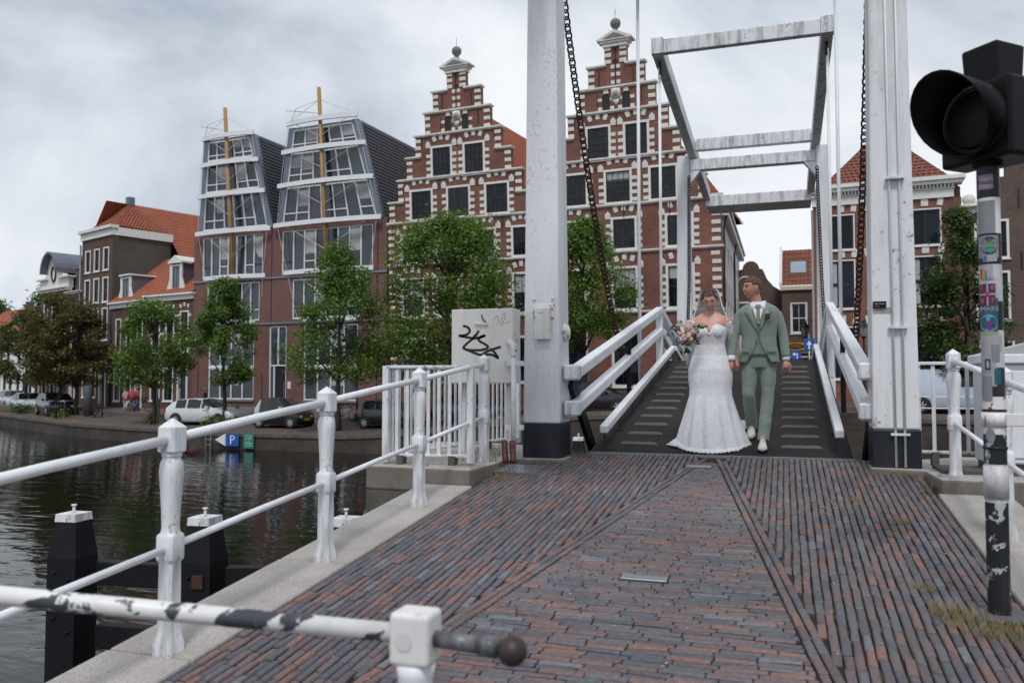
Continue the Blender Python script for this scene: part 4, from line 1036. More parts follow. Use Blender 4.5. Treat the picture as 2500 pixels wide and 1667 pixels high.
# its white side wall along the alley
sw = thing('white_side_house', 'long white rendered side wall of the corner house, running down the alley behind the bride', 'house', (-2.92, 42.55, 0), rz=R(90))
M['render_white'] = paint('white_render', (.82,.82,.81), (.42,.40,.37), .3, .8, .7)
holes = [(2.2+2.3*k, 3.2+2.3*k, z, z+1.9) for k in range(6) for z in (1.9, 5.0, 8.0)]
wall('wall', [(.0,17,-1,10.9)], holes, M['render_white'], sw, 0, .3)
for a, b, c, d in holes: window(sw, a, b, c, d, 2, 2, fr=.09, y=.12, sill=True)
MB().box(-.1,17.2,-.32,.3,10.9,11.25).build('cornice', M['frame_white'], sw); MB().box(-.1,17.2,-.42,.3,11.25,11.36).build('gutter', M['frame_white'], sw)
for x in (.28, 9.5):
    m_ = MB(); m_.smooth = True; m_.tube([(x,-.08,-.5),(x,-.08,10.3),(x,-.2,10.9)], .055, 8); m_.build('drain_pipe', M['roof_black'], sw)
tiles('roof_tiles', (0,-.3,11.36), (17,-.3,11.36), (0,4.6,14.2), sw, M['tiles_dark'])

# ------------------------------------------------------------------ glazed office building
gb = froot('glazed_building', 0, 'modern brick building with two tapering glazed gables, ochre masts and white beams', 'building')
def rowwin(x0, x1, z0, z1, n, y=.05, low=.28, nm='window', glass='glass_blue', fr=.08):
    f = MB()
    for r_ in ((x0,x0+fr,z0,z1),(x1-fr,x1,z0,z1),(x0+fr,x1-fr,z1-fr,z1),(x0+fr,x1-fr,z0,z0+fr)): f.box(r_[0],r_[1],y,y+.14,r_[2],r_[3])
    xs_ = [x0+fr*.5+(x1-x0-fr)*i/n for i in range(n+1)]
    for x in xs_[1:-1]: f.box(x-.035,x+.035,y-.01,y+.13,z0+fr,z1-fr)
    o = f.build(nm, M['steel_white'], gb)
    for i, (a, b) in enumerate(zip(xs_, xs_[1:])):
        if low and i % 3 != 1:
            zt = z0+low*(z1-z0); f2 = MB(); f2.box(a+.036,b-.036,y+.02,y+.12,zt-.03,zt+.03); f2.build('transom', M['sash_dark'] if i % 3 == 0 else M['steel_white'], o)
            inst('pane', pane_mesh(b-a-.07, zt-z0-fr-.03, M['glass_blue']), ((a+b)/2, y+.07, (z0+fr+zt-.03)/2), (random.gauss(0,.01),0,random.gauss(0,.012)), o)
            inst('pane', pane_mesh(b-a-.07, z1-fr-zt-.03, M['glass_blue']), ((a+b)/2, y+.07, (zt+.03+z1-fr)/2), (random.gauss(0,.01),0,random.gauss(0,.012)), o)
        else: inst('pane', pane_mesh(b-a-.07, z1-z0-2*fr, M['glass_blue']), ((a+b)/2, y+.07, (z0+z1)/2), (random.gauss(0,.01),0,random.gauss(0,.012)), o)
        if i % 4 == 2: MB().box(a+.05,b-.05,y+.064,y+.068,z0+(z1-z0)*.45,z1-fr-.02).build('blind', M['curtain'], o)
    return o
GX0, GX1 = -6.1, 8.85
holes = [(1.1,7.86,9.2,11.95),(-5.4,-.4,9.2,11.95),(1.95,6.95,6.35,8.85),(-4.95,-.62,6.35,8.85),(2.88,6.85,1.3,5.95),(.2,1.55,.9,5.95),(-4.75,-1.0,1.3,5.95)]
wall('facade', [(GX0,GX1,.55,12.25)], holes, M['brick_mod'], gb, 0, .5)
MB().box(GX0-.02,GX1+.02,-.05,.5,-.6,.85).build('plinth', M['grey_stone'], gb)
MB().box(GX0+.05,GX1-.05,1.2,10,-.5,12.2).build('body', M['brick_mod'], gb)
MB().box(GX0+.06,GX1-.06,.9,1.1,0,12.2).build('interior_wall', M['sash_dark'], gb)
MB().box(8.86,9.28,.25,.6,-.5,12.2).build('drain_recess', M['brick_brown'], gb)
for z in (9.02, 6.12):
    for a, b in ((GX0,GX1),): MB().box(a-.04,b+.04,-.07,.1,z-.06,z+.06).build('string_course', M['zinc'], gb)
for x, z0, z1 in ((.33,6.2,8.95),(.33,9.1,12.2),(-5.6,.9,6.0),(8.2,.9,12),(-.32,.9,3)): MB().box(x-.035,x+.035,-.012,.0,z0,z1).build('expansion_joint', M['sash_dark'], gb)
for a, b, z0, z1, n in ((1.1,7.86,9.2,11.95,8),(-5.4,-.4,9.2,11.95,7),(1.95,6.95,6.35,8.85,6),(-4.95,-.62,6.35,8.85,6)): rowwin(a, b, z0, z1, n)
for a, b, n in ((2.88,6.85,4),(-4.75,-1.0,4)):
    rowwin(a, b, 3.42, 5.95, n, low=.25); rowwin(a, b, 1.3, 3.30, n, low=0); MB().box(a,b,.02,.3,3.3,3.42).build('spandrel', M['steel_white'], gb)
    MB().box(a-.06,b+.06,-.1,.2,1.18,1.3).build('window_sill', M['grey_stone'], gb)
rowwin(.2,1.55,3.42,5.95,2,low=0)
dr = MB().box(.62,1.47,.12,.18,.9,3.36).build('door', plain('dark_blue_door', (.008,.010,.022), .4), gb)
m_ = MB(); m_.tube([(1.36,.06,1.5),(1.36,.06,2.4)], .02, 6); m_.build('handle', M['steel'], dr)
MB().box(.2,.28,.05,.2,.9,3.42).build('door_post', M['steel_white'], gb); MB().box(1.47,1.55,.05,.2,.9,3.42).build('door_post', M['steel_white'], gb); MB().box(.54,.62,.05,.2,.9,3.42).build('door_post', M['steel_white'], gb)
MB().box(.29,.53,.1,.12,.9,3.4).build('side_light', M['glass_blue'], gb)
MB().box(1.7,1.95,-.04,0,2.0,2.45).build('bell_panel', M['frame_white'], gb)
def sail(cx, hb_, ht_, half, ztop, name, nm):
    zb, zt, dep, lean_ = 12.27, 18.1, 9.0, .70
    yb = lambda z: -.02 - lean_*(z-zb)/(zt-zb)
    hw = lambda z: hb_ + (ht_-hb_)*(z-zb)/(zt-zb)
    # side slopes in slate, zinc edge strips, roof
    for s in (-1, 1):
        q = [(cx+s*(hb_+.42),.1,zb), (cx+s*(hb_+.42),dep,zb), (cx+s*(ht_+.42),dep,zt), (cx+s*(ht_+.42),yb(zt)+.1,zt)]
        if s < 0: q = [q[1], q[0], q[3], q[2]]
        shingles('slate_courses', q, gb, M['slate'], 26, 22)
        MB().hexa([(cx+s*(hb_+.24)-.20,yb(zb)-.05,zb),(cx+s*(hb_+.24)+.20,yb(zb)-.05,zb),(cx+s*(hb_+.24)+.20,.3,zb),(cx+s*(hb_+.24)-.20,.3,zb)], [(cx+s*(ht_+.24)-.20,yb(zt)-.05,zt+.1),(cx+s*(ht_+.24)+.20,yb(zt)-.05,zt+.1),(cx+s*(ht_+.24)+.20,yb(zt)+.3,zt+.1),(cx+s*(ht_+.24)-.20,yb(zt)+.3,zt+.1)]).build('edge_panel', M['zinc'], gb)
    MB().hexa([(cx-ht_-.45,yb(zt),zt),(cx+ht_+.45,yb(zt),zt),(cx+ht_+.45,dep,zt),(cx-ht_-.45,dep,zt)], [(cx-ht_-.45,yb(zt),zt+.09),(cx+ht_+.45,yb(zt),zt+.09),(cx+ht_+.45,dep,zt+.09),(cx-ht_-.45,dep,zt+.09)]).build('roof', M['zinc'], gb)
    MB().hexa([(cx-hb_-.3,.55,zb-.05),(cx+hb_+.3,.55,zb-.05),(cx+hb_+.3,dep-.05,zb-.05),(cx-hb_-.3,dep-.05,zb-.05)], [(cx-ht_-.3,.3,zt-.05),(cx+ht_+.3,.3,zt-.05),(cx+ht_+.3,dep-.05,zt-.05),(cx-ht_-.3,dep-.05,zt-.05)]).build('core', M['sash_dark'], gb)
    # glazing: three storeys of tapering panes
    for z0, z1 in ((12.42,14.55),(14.85,16.6),(16.85,18.0)):
        nn = max(5, int(round(2*hw(z0)/.92)))
        o = MB()
        for i in range(nn+1):
            t = -1+2*i/nn; o.beam((cx+t*hw(z0),yb(z0),z0),(cx+t*hw(z1),yb(z1),z1), .07, .12, (0,-1,0))
        for z in (z0, z1): o.box(cx-hw(z),cx+hw(z),yb(z)-.06,yb(z)+.08,z-.05,z+.05)
        zl = z0+(z1-z0)*.27
        for i in range(nn):
            if i % 3 != 2:
                t0, t1 = -1+2*i/nn, -1+2*(i+1)/nn; o.box(cx+t0*hw(zl)+.03,cx+t1*hw(zl)-.03,yb(zl)-.04,yb(zl)+.04,zl-.03,zl+.03)
        o = o.build('window', M['steel_white'], gb)
        for i in range(nn):
            t0, t1 = -1+2*i/nn, -1+2*(i+1)/nn
            MB().add([(cx+t0*hw(z0)+.03,yb(z0)+.03,z0),(cx+t1*hw(z0)-.03,yb(z0)+.03+random.gauss(0,.006),z0),(cx+t1*hw(z1)-.03,yb(z1)+.03,z1),(cx+t0*hw(z1)+.03,yb(z1)+.03+random.gauss(0,.006),z1)], [[0,1,2,3]]).build('pane', M['glass_blue'], o)
            if random.random() < .3:
                zz = z0+(z1-z0)*random.uniform(.35,.6); MB().add([(cx+t0*hw(zz)+.05,yb(zz)+.026,zz),(cx+t1*hw(zz)-.05,yb(zz)+.026,zz),(cx+t1*hw(z1)-.05,yb(z1)+.026,z1-.05),(cx+t0*hw(z1)+.05,yb(z1)+.026,z1-.05)], [[0,1,2,3]]).build('blind', M['curtain'], o)
    # mast, bowed beams and cables
    mp_ = lambda z: -(.12 + (z-8.2)*.088)
    m_ = MB(); m_.smooth = True; m_.tube([(cx,mp_(5.6),5.6),(cx,mp_(ztop),ztop)], [.135,.12], 14); m_.build('mast', M['mast'], gb)
    for z, hl in half:
        y_ = mp_(z)-.16; n = 8; pts = [(cx+hl*(-1+2*i/n), y_+.30*((-1+2*i/n)**2), z) for i in range(n+1)]
        bmm = MB()
        for a, b in zip(pts, pts[1:]): bmm.beam(a, b, .13, .28)
        for f in (-.75, -.25, .25, .75): bmm.beam((cx+f*hl, y_+.3*f*f, z), (cx+f*hl*.97, yb(max(zb,z)) if z > 12 else .0, z), .05, .07)
        bmm.build('white_beam', M['steel_white'], gb)
    cb_ = MB()
    zz = [h[0] for h in half]
    for (z, hl), (z2, hl2) in zip(half, half[1:]):
        for s in (-1, 1):
            cb_.tube([(cx+s*hl*.93, mp_(z)+.1, z), (cx+s*hl2*.93, mp_(z2)+.1, z2)], .016, 5); cb_.tube([(cx+s*hl*.80, mp_(z)+.1, z), (cx, mp_((z+z2)/2-.3)-.1, (z+z2)/2-.2)], .016, 5)
    z, hl = half[0]
    for s in (-1, 1): cb_.tube([(cx+s*hl*.92, mp_(z)+.1, z+.1), (cx, mp_(z+1.1), z+1.15)], .016, 5)
    cb_.tube([(cx-hl*.92, mp_(z)-.2, z+.75), (cx, mp_(z), z+.35)], .028, 5); cb_.tube([(cx-hl*.8, mp_(z)-.1, z+.1), (cx-hl*.6, mp_(z)-.3, z+.72)], .016, 5); cb_.tube([(cx-hl*.6, mp_(z)-.3, z+.72), (cx, mp_(z+1.1), z+1.15)], .016, 5)
    cb_.build('stay_cables', M['cable'], gb)
sail(4.68, 3.45, 2.10, [(18.42,2.62),(16.72,3.07),(14.68,3.5),(12.25,3.95),(9.27,3.28),(6.32,2.6)], 20.3, 'glazed_gable', 'mast')
sail(-2.62, 2.62, 1.62, [(18.25,2.1),(16.55,2.36),(14.55,2.77),(12.15,3.07),(9.2,2.5),(6.3,2.2)], 20.0, 'glazed_gable', 'mast')
# ------------------------------------------------------------------ other houses
def row_house(name, P, d, L, zc, label, wins, mat_, depth=9, cornice=.45, door=None, zb=-.6, cat='house', fr=.1, bars='sash_dark', nxz=(2,2), glass='glass', base=None, frame='frame_white'):
    # P: right end of the facade, d: unit direction towards its far left end
    root = thing(name, label, cat, (P[0]+d[0]*L, P[1]+d[1]*L, 0), rz=math.atan2(-d[1], -d[0]))
    holes = [w_[:4] for w_ in wins] + ([door] if door else [])
    wall('facade', [(0, L, zb, zc)], holes, mat_, root, 0, .35)
    for w_ in wins: window(root, *w_[:4], *(w_[4:6] if len(w_) > 4 else nxz), fr=fr, bars=bars, glass=glass, frame=frame)
    if door:
        f = MB(); a, b, c, e_ = door; f.box(a,a+.14,-.06,.2,c,e_); f.box(b-.14,b,-.06,.2,c,e_); f.box(a-.05,b+.05,-.1,.2,e_-.18,e_+.02); o = f.build('door_frame', M['frame_white'], root)
        MB().box(a+.14,b-.14,.14,.18,c,c+(e_-c)*.68).build('door', M['sash_dark'], o); MB().box(a+.14,b-.14,.12,.14,c+(e_-c)*.70,e_-.18).build('fanlight', M['glass'], o)
    MB().box(.02, L-.02, .36, depth, zb, zc-.02).build('body', base or mat_, root)
    if cornice:
        b = MB(); b.box(-.08,L+.08,-.12,.3,zc,zc+cornice*.7); b.box(-.18,L+.18,-.30,.35,zc+cornice*.7,zc+cornice); b.build('cornice', M[frame], root)
    return root
d1, d2 = Vector((-.972,.235,0)), Vector((-.936,.352,0))
PA, PB, PC, PD = Vector((-37.28,44.89,0)), Vector((-42.2,46.08,0)), Vector((-47.16,47.94,0)), Vector((-51.92,49.73,0))
# corner house: two wings of different heights of cornice
cw = row_house('brown_brick_house', PA, d1, 5.05, 7.95, 'low brown brick house with orange tiles and a white dormer, against the glazed building', [(.55,1.5,4.4,7.2),(2.1,3.05,4.4,7.2),(3.65,4.6,4.4,7.2),(.5,1.6,1.1,3.4),(1.95,3.05,1.1,3.4)], M['brick_brown'], door=(3.5,4.6,.3,3.9))
for x in (1.02,2.57,4.12):
    for f in (-.5,0,.5): stone_block(cw, x+f*.8, 7.62-abs(f)*.2, .16, .24, f*.5, 'voussoir')
    for s in (-.62,.62):
        for z in (4.6,5.7,6.9): stone_block(cw, x+s, z, .2, .16)
tiles('roof_tiles', (-.1,-.2,8.42), (5.2,-.2,8.42), (-.1,4.4,12.3), cw, M['tiles'])
tiles('roof_tiles', (5.2,9.0,8.42), (-.1,9.0,8.42), (5.2,4.4,12.3), cw, M['tiles'])
MB().add([(5.15,-.1,8.4),(5.15,8.9,8.4),(5.15,4.4,12.25)], [[0,1,2]]).build('end_gable', M['brick_brown'], cw)
m_ = MB(); m_.box(1.6,2.0,3.9,4.3,11.5,13.2); m_.box(1.55,2.05,3.85,4.35,13.2,13.3); m_.build('chimney', M['brick_dark'], cw)
def dormer(root, x, w_, z0, z1, yb, label=None, ped=True):
    o = MB().box(x-w_/2, x+w_/2, .25, yb, z0, z1).build('dormer', M['lead'], root)
    window(root, x-w_/2+.12, x+w_/2-.12, z0+.15, z1-.1, 2, 1, fr=.10, y=.16, sill=True, name='dormer_window')
    f = MB(); f.box(x-w_/2-.02,x-w_/2+.12,.14,.26,z0,z1); f.box(x+w_/2-.12,x+w_/2+.02,.14,.26,z0,z1); f.box(x-w_/2-.12,x+w_/2+.12,.05,.9 if ped else yb,z1,z1+.12)
    if ped: f.prism([(x-w_/2-.12,z1+.12),(x+w_/2+.12,z1+.12),(x,z1+.55)], .05, yb*.6)
    for s in (-1, 1): f.prism([(x+s*(w_/2),z0),(x+s*(w_/2+.32),z0),(x+s*(w_/2+.30),z0+.3),(x+s*(w_/2+.02),z0+1.0)][::s], .15, .25)
    f.build('dormer_front', M['frame_white'], root)
dormer(cw, 2.9, 1.25, 8.5, 10.5, 2.8)
ca = row_house('brown_brick_house', PB, d2, 5.28, 7.75, 'low brown brick house with a white-fronted dormer, beside the tall narrow house', [(.7,1.55,4.5,7.0),(2.3,3.15,4.5,7.0),(3.9,4.75,4.5,7.0),(.6,1.6,1.0,3.5),(2.2,3.2,1.0,3.5)], M['brick_brown'], door=(3.8,4.8,.3,3.6))
tiles('roof_tiles', (-.1,-.2,8.2), (5.35,-.2,8.2), (-.1,4.2,11.9), ca, M['tiles'])
tiles('roof_tiles', (5.35,8.8,8.2), (-.1,8.8,8.2), (5.35,4.2,11.9), ca, M['tiles'])
m_ = MB(); m_.smooth = True
m_.tube([(5.32,-.15,8.3),(5.34,4.25,12.0)], .16, 8); m_.build('hip_ridge', M['tiles_dark'], ca)
dormer(ca, 1.75, 1.45, 8.25, 10.1, 2.6, ped=False)
m_ = MB(); m_.smooth = True; m_.tube([(.12,-.08,0),(.12,-.08,6.0),(.05,-.12,6.4),(.05,-.2,7.7)], .06, 8); m_.build('drain_pipe', M['roof_black'], ca)
# tall narrow house
tn = row_house('tall_brick_house', PC, d2, 5.05, 13.3, 'tall narrow brown house with nine sash windows and a steep orange roof behind', [(x, x+.95, z, z1) for x in (.55,2.05,3.55) for z, z1 in ((10.75,12.5),(8.35,10.25),(5.5,7.95))] + [(.5,1.4,1.2,4.4),(1.9,2.8,1.2,4.4)], M['brick_brown'], depth=4.5, cornice=.75, door=(3.4,4.5,.3,4.7), frame='frame_white', fr=.11)
MB().box(5.03,5.10,.02,4.5,7.5,13.28).build('stucco_flank', M['stucco'], tn)
MB().box(4.9,5.25,.3,4.6,13.29,13.9).build('flank_cornice', M['frame_white'], tn)
rp_ = [(2.55,2.4,16.3),(2.55,13.5,16.3)]
tiles('roof_tiles', (8.3,4.5,9.9), (8.3,13.5,9.9), (2.55,4.5,16.3), tn, M['tiles'])
tiles('roof_tiles', (5.15,2.4,13.9), (5.15,4.5,13.9), (2.55,2.4,16.3), tn, M['tiles'])
tiles('roof_tiles', (-2,13.5,11.5), (-2,.6,11.5), (2.55,13.5,16.3), tn, M['tiles'])
HIPTILES = True
MB().box(2.3,2.8,2.2,2.7,16.2,16.85).build('chimney', M['lead'], tn); MB().box(2.6,3.4,11,11.7,15.8,17.0).build('chimney', M['stucco'], tn)
MB().box(4.0,8.2,4.6,13.4,-.5,9.85).build('rear_wing', M['brick_brown'], tn); MB().add([(8.2,13.45,9.8),(2.55,13.45,16.2),(-1.5,13.45,9.8)],[[0,1,2]]).build('rear_gable', M['brick_brown'], tn)
m_ = MB(); m_.smooth = True; m_.tube([(-.05,-.1,0),(-.05,-.1,13)], .07, 8); m_.build('drain_pipe', M['lead'], tn)
# house with curved white gable
bg_ = row_house('curved_gable_house', PD + d2*2.4, d2, 5.0, 9.7, 'brown house crowned by a curved white gable with a lead-covered arch', [(x, x+.85, 7.0, 9.3) for x in (.5,2.05,3.6)] + [(x, x+.85, 3.9, 6.4) for x in (.5,2.05,3.6)] + [(x, x+.9, 1.0, 3.0) for x in (.5,2.05)], M['brick_brown'], cornice=.3, door=(3.5,4.5,.2,3.2))
m_ = MB(); n = 14; pts = [(-.2,10.0),(5.2,10.0),(5.2,10.7),(4.4,10.9)] + [(2.5+1.35*math.cos(a), 11.2+1.6*math.sin(a)) for a in [math.pi*i/n for i in range(n+1)]] + [(.6,10.9),(-.2,10.7)]
m_.prism(pts, -.05, .35); m_.build('white_gable', M['frame_white'], bg_)
m_ = MB(); ro = [(2.5+1.5*math.cos(math.pi*i/n), 11.2+1.75*math.sin(math.pi*i/n)) for i in range(n+1)]; ri = [(2.5+1.33*math.cos(math.pi*i/n), 11.2+1.58*math.sin(math.pi*i/n)) for i in range(n+1)]
for i in range(n): m_.hexa([(ri[i][0],-.6,ri[i][1]),(ri[i+1][0],-.6,ri[i+1][1]),(ri[i+1][0],2.2,ri[i+1][1]),(ri[i][0],2.2,ri[i][1])][::-1], [(ro[i][0],-.6,ro[i][1]),(ro[i+1][0],-.6,ro[i+1][1]),(ro[i+1][0],2.2,ro[i+1][1]),(ro[i][0],2.2,ro[i][1])][::-1])
m_.build('lead_arch', M['lead'], bg_)
for s in (-1, 1):
    m_ = MB(); m_.box(2.5+s*2.05-.95, 2.5+s*2.05+.95, -.30, .4, 10.74, 10.86); m_.build('gable_shoulder', M['frame_white'], bg_)
m_ = MB(); m_.tube([(2.5+.4*math.cos(a), -.1, 11.15+.62*math.sin(a)) for a in [2*math.pi*i/16 for i in range(16)]], .07, 6, closed=True); m_.build('oval_ornament', M['sash_dark'], bg_)
tiles('roof_tiles', (5.3,1.0,8.9), (5.3,10,8.9), (2.5,1.0,12.6), bg_, M['tiles_dark']); tiles('roof_tiles', (-.3,10,8.9), (-.3,1.0,8.9), (2.5,10,12.6), bg_, M['tiles_dark'])
MB().add([(-.3,9.95,8.8),(5.3,9.95,8.8),(2.5,9.95,12.5)], [[0,1,2]]).build('rear_gable', M['brick_brown'], bg_)
# infill house between
ih = row_house('narrow_infill_house', PD, d2, 2.36, 9.3, 'narrow dark house squeezed between the curved gable and the tall house', [(.7,1.6,6.4,8.6),(.7,1.6,3.6,5.6)], M['brick_dark'], cornice=.2, door=(.7,1.7,.2,3.0))
MB().box(.1,1.7,.5,4,9.5,11.4).build('stair_tower', M['stucco'], ih); MB().box(.0,1.8,.4,4.1,11.4,11.52).build('tower_roof', M['lead'], ih)
tiles('roof_tiles', (0,4,9.5), (2.36,4,9.5), (0,8,12.2), ih, M['tiles_dark'])
# low row on the far left
PE = PD + d2*7.45
for k, (L, zc, mt, lab) in enumerate(((5.2,6.2,'render_white','low white shopfront house with red roof beside the curved gable house'),(5.6,5.8,'render_white','low pale house at the far end of the quay row, red sign over its door'),(7,6.4,'brick_brown','furthest brown house at the end of the quay row'))):
    rh = row_house('quay_house', PE, d2, L, zc, lab, [(.3+1.3*i, 1.2+1.3*i, .9, 3.2) for i in range(int(L/1.3))] + [(.4+1.6*i, 1.3+1.6*i, 3.9, 5.5) for i in range(int(L/1.6))], M[mt], cornice=.3)
    tiles('roof_tiles', (-.1,-.2,zc+.3), (L+.1,-.2,zc+.3), (-.1,3.6,zc+3.0), rh, M['tiles']); tiles('roof_tiles', (L+.1,7.4,zc+.3), (-.1,7.4,zc+.3), (L+.1,3.6,zc+3.0), rh, M['tiles'])
    MB().prism([(L-1.2,zc+1.6),(L-.7,zc+1.6),(L-.7,zc+3.6),(L-1.2,zc+3.6)], 3.2, 3.8).build('chimney', M['brick_dark'], rh)
    if k == 1: MB().box(3.0,4.6,-.12,-.02,3.0,3.7).build('red_sign', plain('red_sign', (.35,.015,.02), .5), rh)
    PE = PE + d2*L
# ------------------------------------------------------------------ houses right of the alley
rh = froot('red_brick_house', 32.72, 'red brick house with white cornice and tall dark windows behind the conduit pillar', 'house')
X = lambda u: u - 32.72
hol = []
for a, b in ((33.35,34.55),(35.05,36.3),(36.85,38.2)):
    hol += [(X(a),X(b),8.72,10.42),(X(a),X(b),5.92,8.25),(X(a),X(b),2.6,5.08)]
wall('facade', [(0,6.3,-.5,10.85)], hol, M['brick_red'], rh, 0, .35)
for i, h_ in enumerate(hol):
    window(rh, *h_, 2, 1 if h_[3] > 9 else 2, fr=.06, bars='sash_dark', sash=.08, bar=.07, curtain=.3 if i % 2 else 0)
    for f in (.5,): stone_block(rh, (h_[0]+h_[1])/2, h_[3]+.32, .30, .42, 0, 'keystone')
    stone_block(rh, h_[1]-.03, h_[3]+.30, .24, .40, .15, 'keystone'); stone_block(rh, h_[0]+.03, h_[3]+.30, .24, .40, -.15, 'keystone')
b = MB(); b.box(-.05,6.0,-.10,.3,10.86,11.25); b.box(-.05,6.05,-.16,.3,11.25,11.33); b.box(-.1,6.35,-.34,.3,11.45,11.62); b.box(-.12,6.45,-.45,.3,11.62,11.80)
for i in range(40): b.box(.05+i*.15,.13+i*.15,-.26,-.1,11.33,11.45)
b.build('cornice', M['frame_white'], rh)
MB().box(0,6.3,.36,9,-.5,11.4).build('body', M['brick_red'], rh)
MB().box(-.12,-.002,.3,.5,-.5,10.8).build('corner_trim', M['frame_white'], rh)
b = MB(); b.add([(0,.5,11.6),(6.3,.5,11.6),(6.3,9,11.6),(0,9,11.6),(3.0,4.5,15.4),(3.3,4.6,15.4)], [[1,2,5],[3,0,4],[2,3,4,5]]); b.build('roof', M['tiles_dark'], rh)
tiles('roof_tiles', (.0,.5,11.62), (2.9,.5,11.62), (2.75,4.45,15.3), rh, M['tiles_dark']) if False else None
def tritiles(name, a, b_, c, parent, mat_, rows=18):
    a, b_, c = Vector(a), Vector(b_), Vector(c); n_ = (b_-a).cross(c-a).normalized(); mb_ = MB()
    if n_.z < 0: n_ = -n_
    for j in range(rows):
        t0, t1 = j/rows, (j+1)/rows; l0, r0, l1, r1 = a.lerp(c,t0), b_.lerp(c,t0), a.lerp(c,t1), b_.lerp(c,t1); k = max(1, int((r0-l0).length/.24)); q0 = []; q1 = []
        for i in range(k):
            for p, h in ((0,0.),(.3,.035),(.6,.03),(.85,0.)):
                s = (i+p)/k; q0.append(l0.lerp(r0,s)+n_*(h+.04)); q1.append(l1.lerp(r1,s)+n_*(h+.01))
        q0.append(r0+n_*.04); q1.append(r1+n_*.01); m = len(q0); mb_.add(q0+q1, [[i,i+1,m+i+1,m+i] for i in range(m-1)])
    o = mb_.build(name, mat_, parent); o['kind'] = 'stuff'
tritiles('roof_tiles', (.0,.5,11.62), (6.3,.5,11.62), (3.1,4.55,15.4), rh, M['tiles_dark'])
tritiles('roof_tiles', (0,.2,14.0), (5.15,.2,14.0), (2.55,2.4,16.3), tn, M['tiles']); tritiles('roof_tiles', (5.15,.2,14.0), (5.15,4.5,13.9), (2.55,2.4,16.3), tn, M['tiles'])
nh = froot('brown_gable_house', 39.25, 'dark brown brick house with sloping gable edge behind the signal pole', 'house')
hol = [(.25,1.6,7.95,9.7),(.25,1.6,5.2,7.4),(2.4,3.7,7.95,9.7),(2.4,3.7,5.2,7.4),(.3,1.7,2.0,4.3),(2.5,3.9,2.0,4.3)]
wall('facade', [(0,8,-.5,10.4),(1.0,7,10.4,11.6),(1.5,6.5,11.6,13.2),(2.2,5.8,13.2,15)], hol, M['brick_dark'], nh, 0, .35)
for h_ in hol: window(nh, *h_, 1, 2, fr=.1, low=.45)
MB().box(2.3,3.2,-.05,.0,11.1,12.5).build('shutter', M['shutter'], nh)
MB().prism([(0,10.4),(.0,9.9),(1.0,10.4),(1.0,10.9)], -.08, .3).build('gable_edge', M['limestone'], nh)
MB().box(0,8,.36,9,-.5,10.2).build('body', M['brick_dark'], nh)
b = MB(); b.smooth = True; b.sphere((.05,-.1,10.65), .28, 12, 8, (1,.6,.9)); b.box(-.32,.45,-.3,.3,10.28,10.42); b.build('scroll_ornament', M['limestone'], nh)
for x, z in ((2.0,10.6),(2.05,7.8),(4.2,7.8)): MB().box(x-.03,x+.03,-.05,0,z-.4,z+.4).build('wall_tie', M['sash_dark'], nh)
# ------------------------------------------------------------------ end of the alley
ag = thing('bell_gable_house', 'dark brown bell-gabled house closing the alley behind the couple', 'house', (-5.2, 58.2, 0), rz=-.02)
n = 10
half = [(2.6,0),(2.6,8.35),(2.05,8.5),(1.45,8.9),(1.05,9.4),(.85,9.9),(.75,10.1),(.55,10.12)]
arc = [(.55*math.cos(a), 10.12+.55*math.sin(a)) for a in [math.pi*i/n for i in range(1, n)]]
pts = [(3.1+x, z) for x, z in half] + [(3.1+x, z) for x, z in arc] + [(3.1-x, z) for x, z in half[::-1]]
MB().prism(pts, 0, .4).build('facade', M['brick_dark'], ag); MB().box(.6,5.6,.4,9,-.5,8.2).build('body', M['brick_dark'], ag)
m_ = MB(); ri = [(2.72+.46*math.cos(math.pi*i/n), 9.1+.46*math.sin(math.pi*i/n)) for i in range(n+1)]; ro = [(2.72+.56*math.cos(math.pi*i/n), 9.1+.56*math.sin(math.pi*i/n)) for i in range(n+1)]
m_.add([(p[0],-.06,p[1]) for p in ri+ro], [[i,n+1+i,n+2+i,i+1] for i in range(n)]); m_.build('arched_surround', M['frame_white'], ag)
window(ag, 2.0, 3.0, 6.2, 7.9, 2, 2); window(ag, .9, 1.7, 6.0, 7.6, 1, 1); window(ag, 2.3, 3.9, 3.2, 5.6, 2, 2)
MB().box(.0,1.7,-.1,.1,7.62,7.85).build('ledge', M['limestone'], ag)
sh = thing('corner_shop_house', 'small brick house with skylight and yellow shop sign at the end of the alley', 'house', (-.10, 56.0, 0), rz=-.03)
hol = [(.55,1.5,5.55,7.55),(2.6,3.6,5.55,7.55),(-.0+.1,1.9,1.4,3.9)]
wall('facade', [(0,6,-.5,8.35)], hol, M['brick_dark'], sh, 0, .3)
window(sh, .5, 1.55, 5.55, 7.55, 2, 2, fr=.09, bars='frame_white'); window(sh, 2.6, 3.6, 5.55, 7.55, 2, 2, fr=.09, bars='frame_white'); window(sh, .1, 1.9, 1.4, 4.1, 3, 1, frame='frame_white', bars='frame_white')
MB().box(0,6,.31,8,-.5,8.3).build('body', M['brick_dark'], sh)
MB().box(-.1,6.1,-.15,.2,8.36,8.62).build('cornice', plain('cream_trim', (.60,.55,.42), .6), sh)
tiles('roof_tiles', (-.1,-.05,8.66), (6,-.05,8.66), (-.1,1.6,11.2), sh, M['tiles_dark'])
MB().hexa([(-.16,-.1,8.6),(.02,-.1,8.6),(.02,1.7,11.2),(-.16,1.7,11.2)], [(-.16,-.1,8.85),(.02,-.1,8.85),(.02,1.7,11.5),(-.16,1.7,11.5)]).build('verge_board', M['frame_white'], sh)
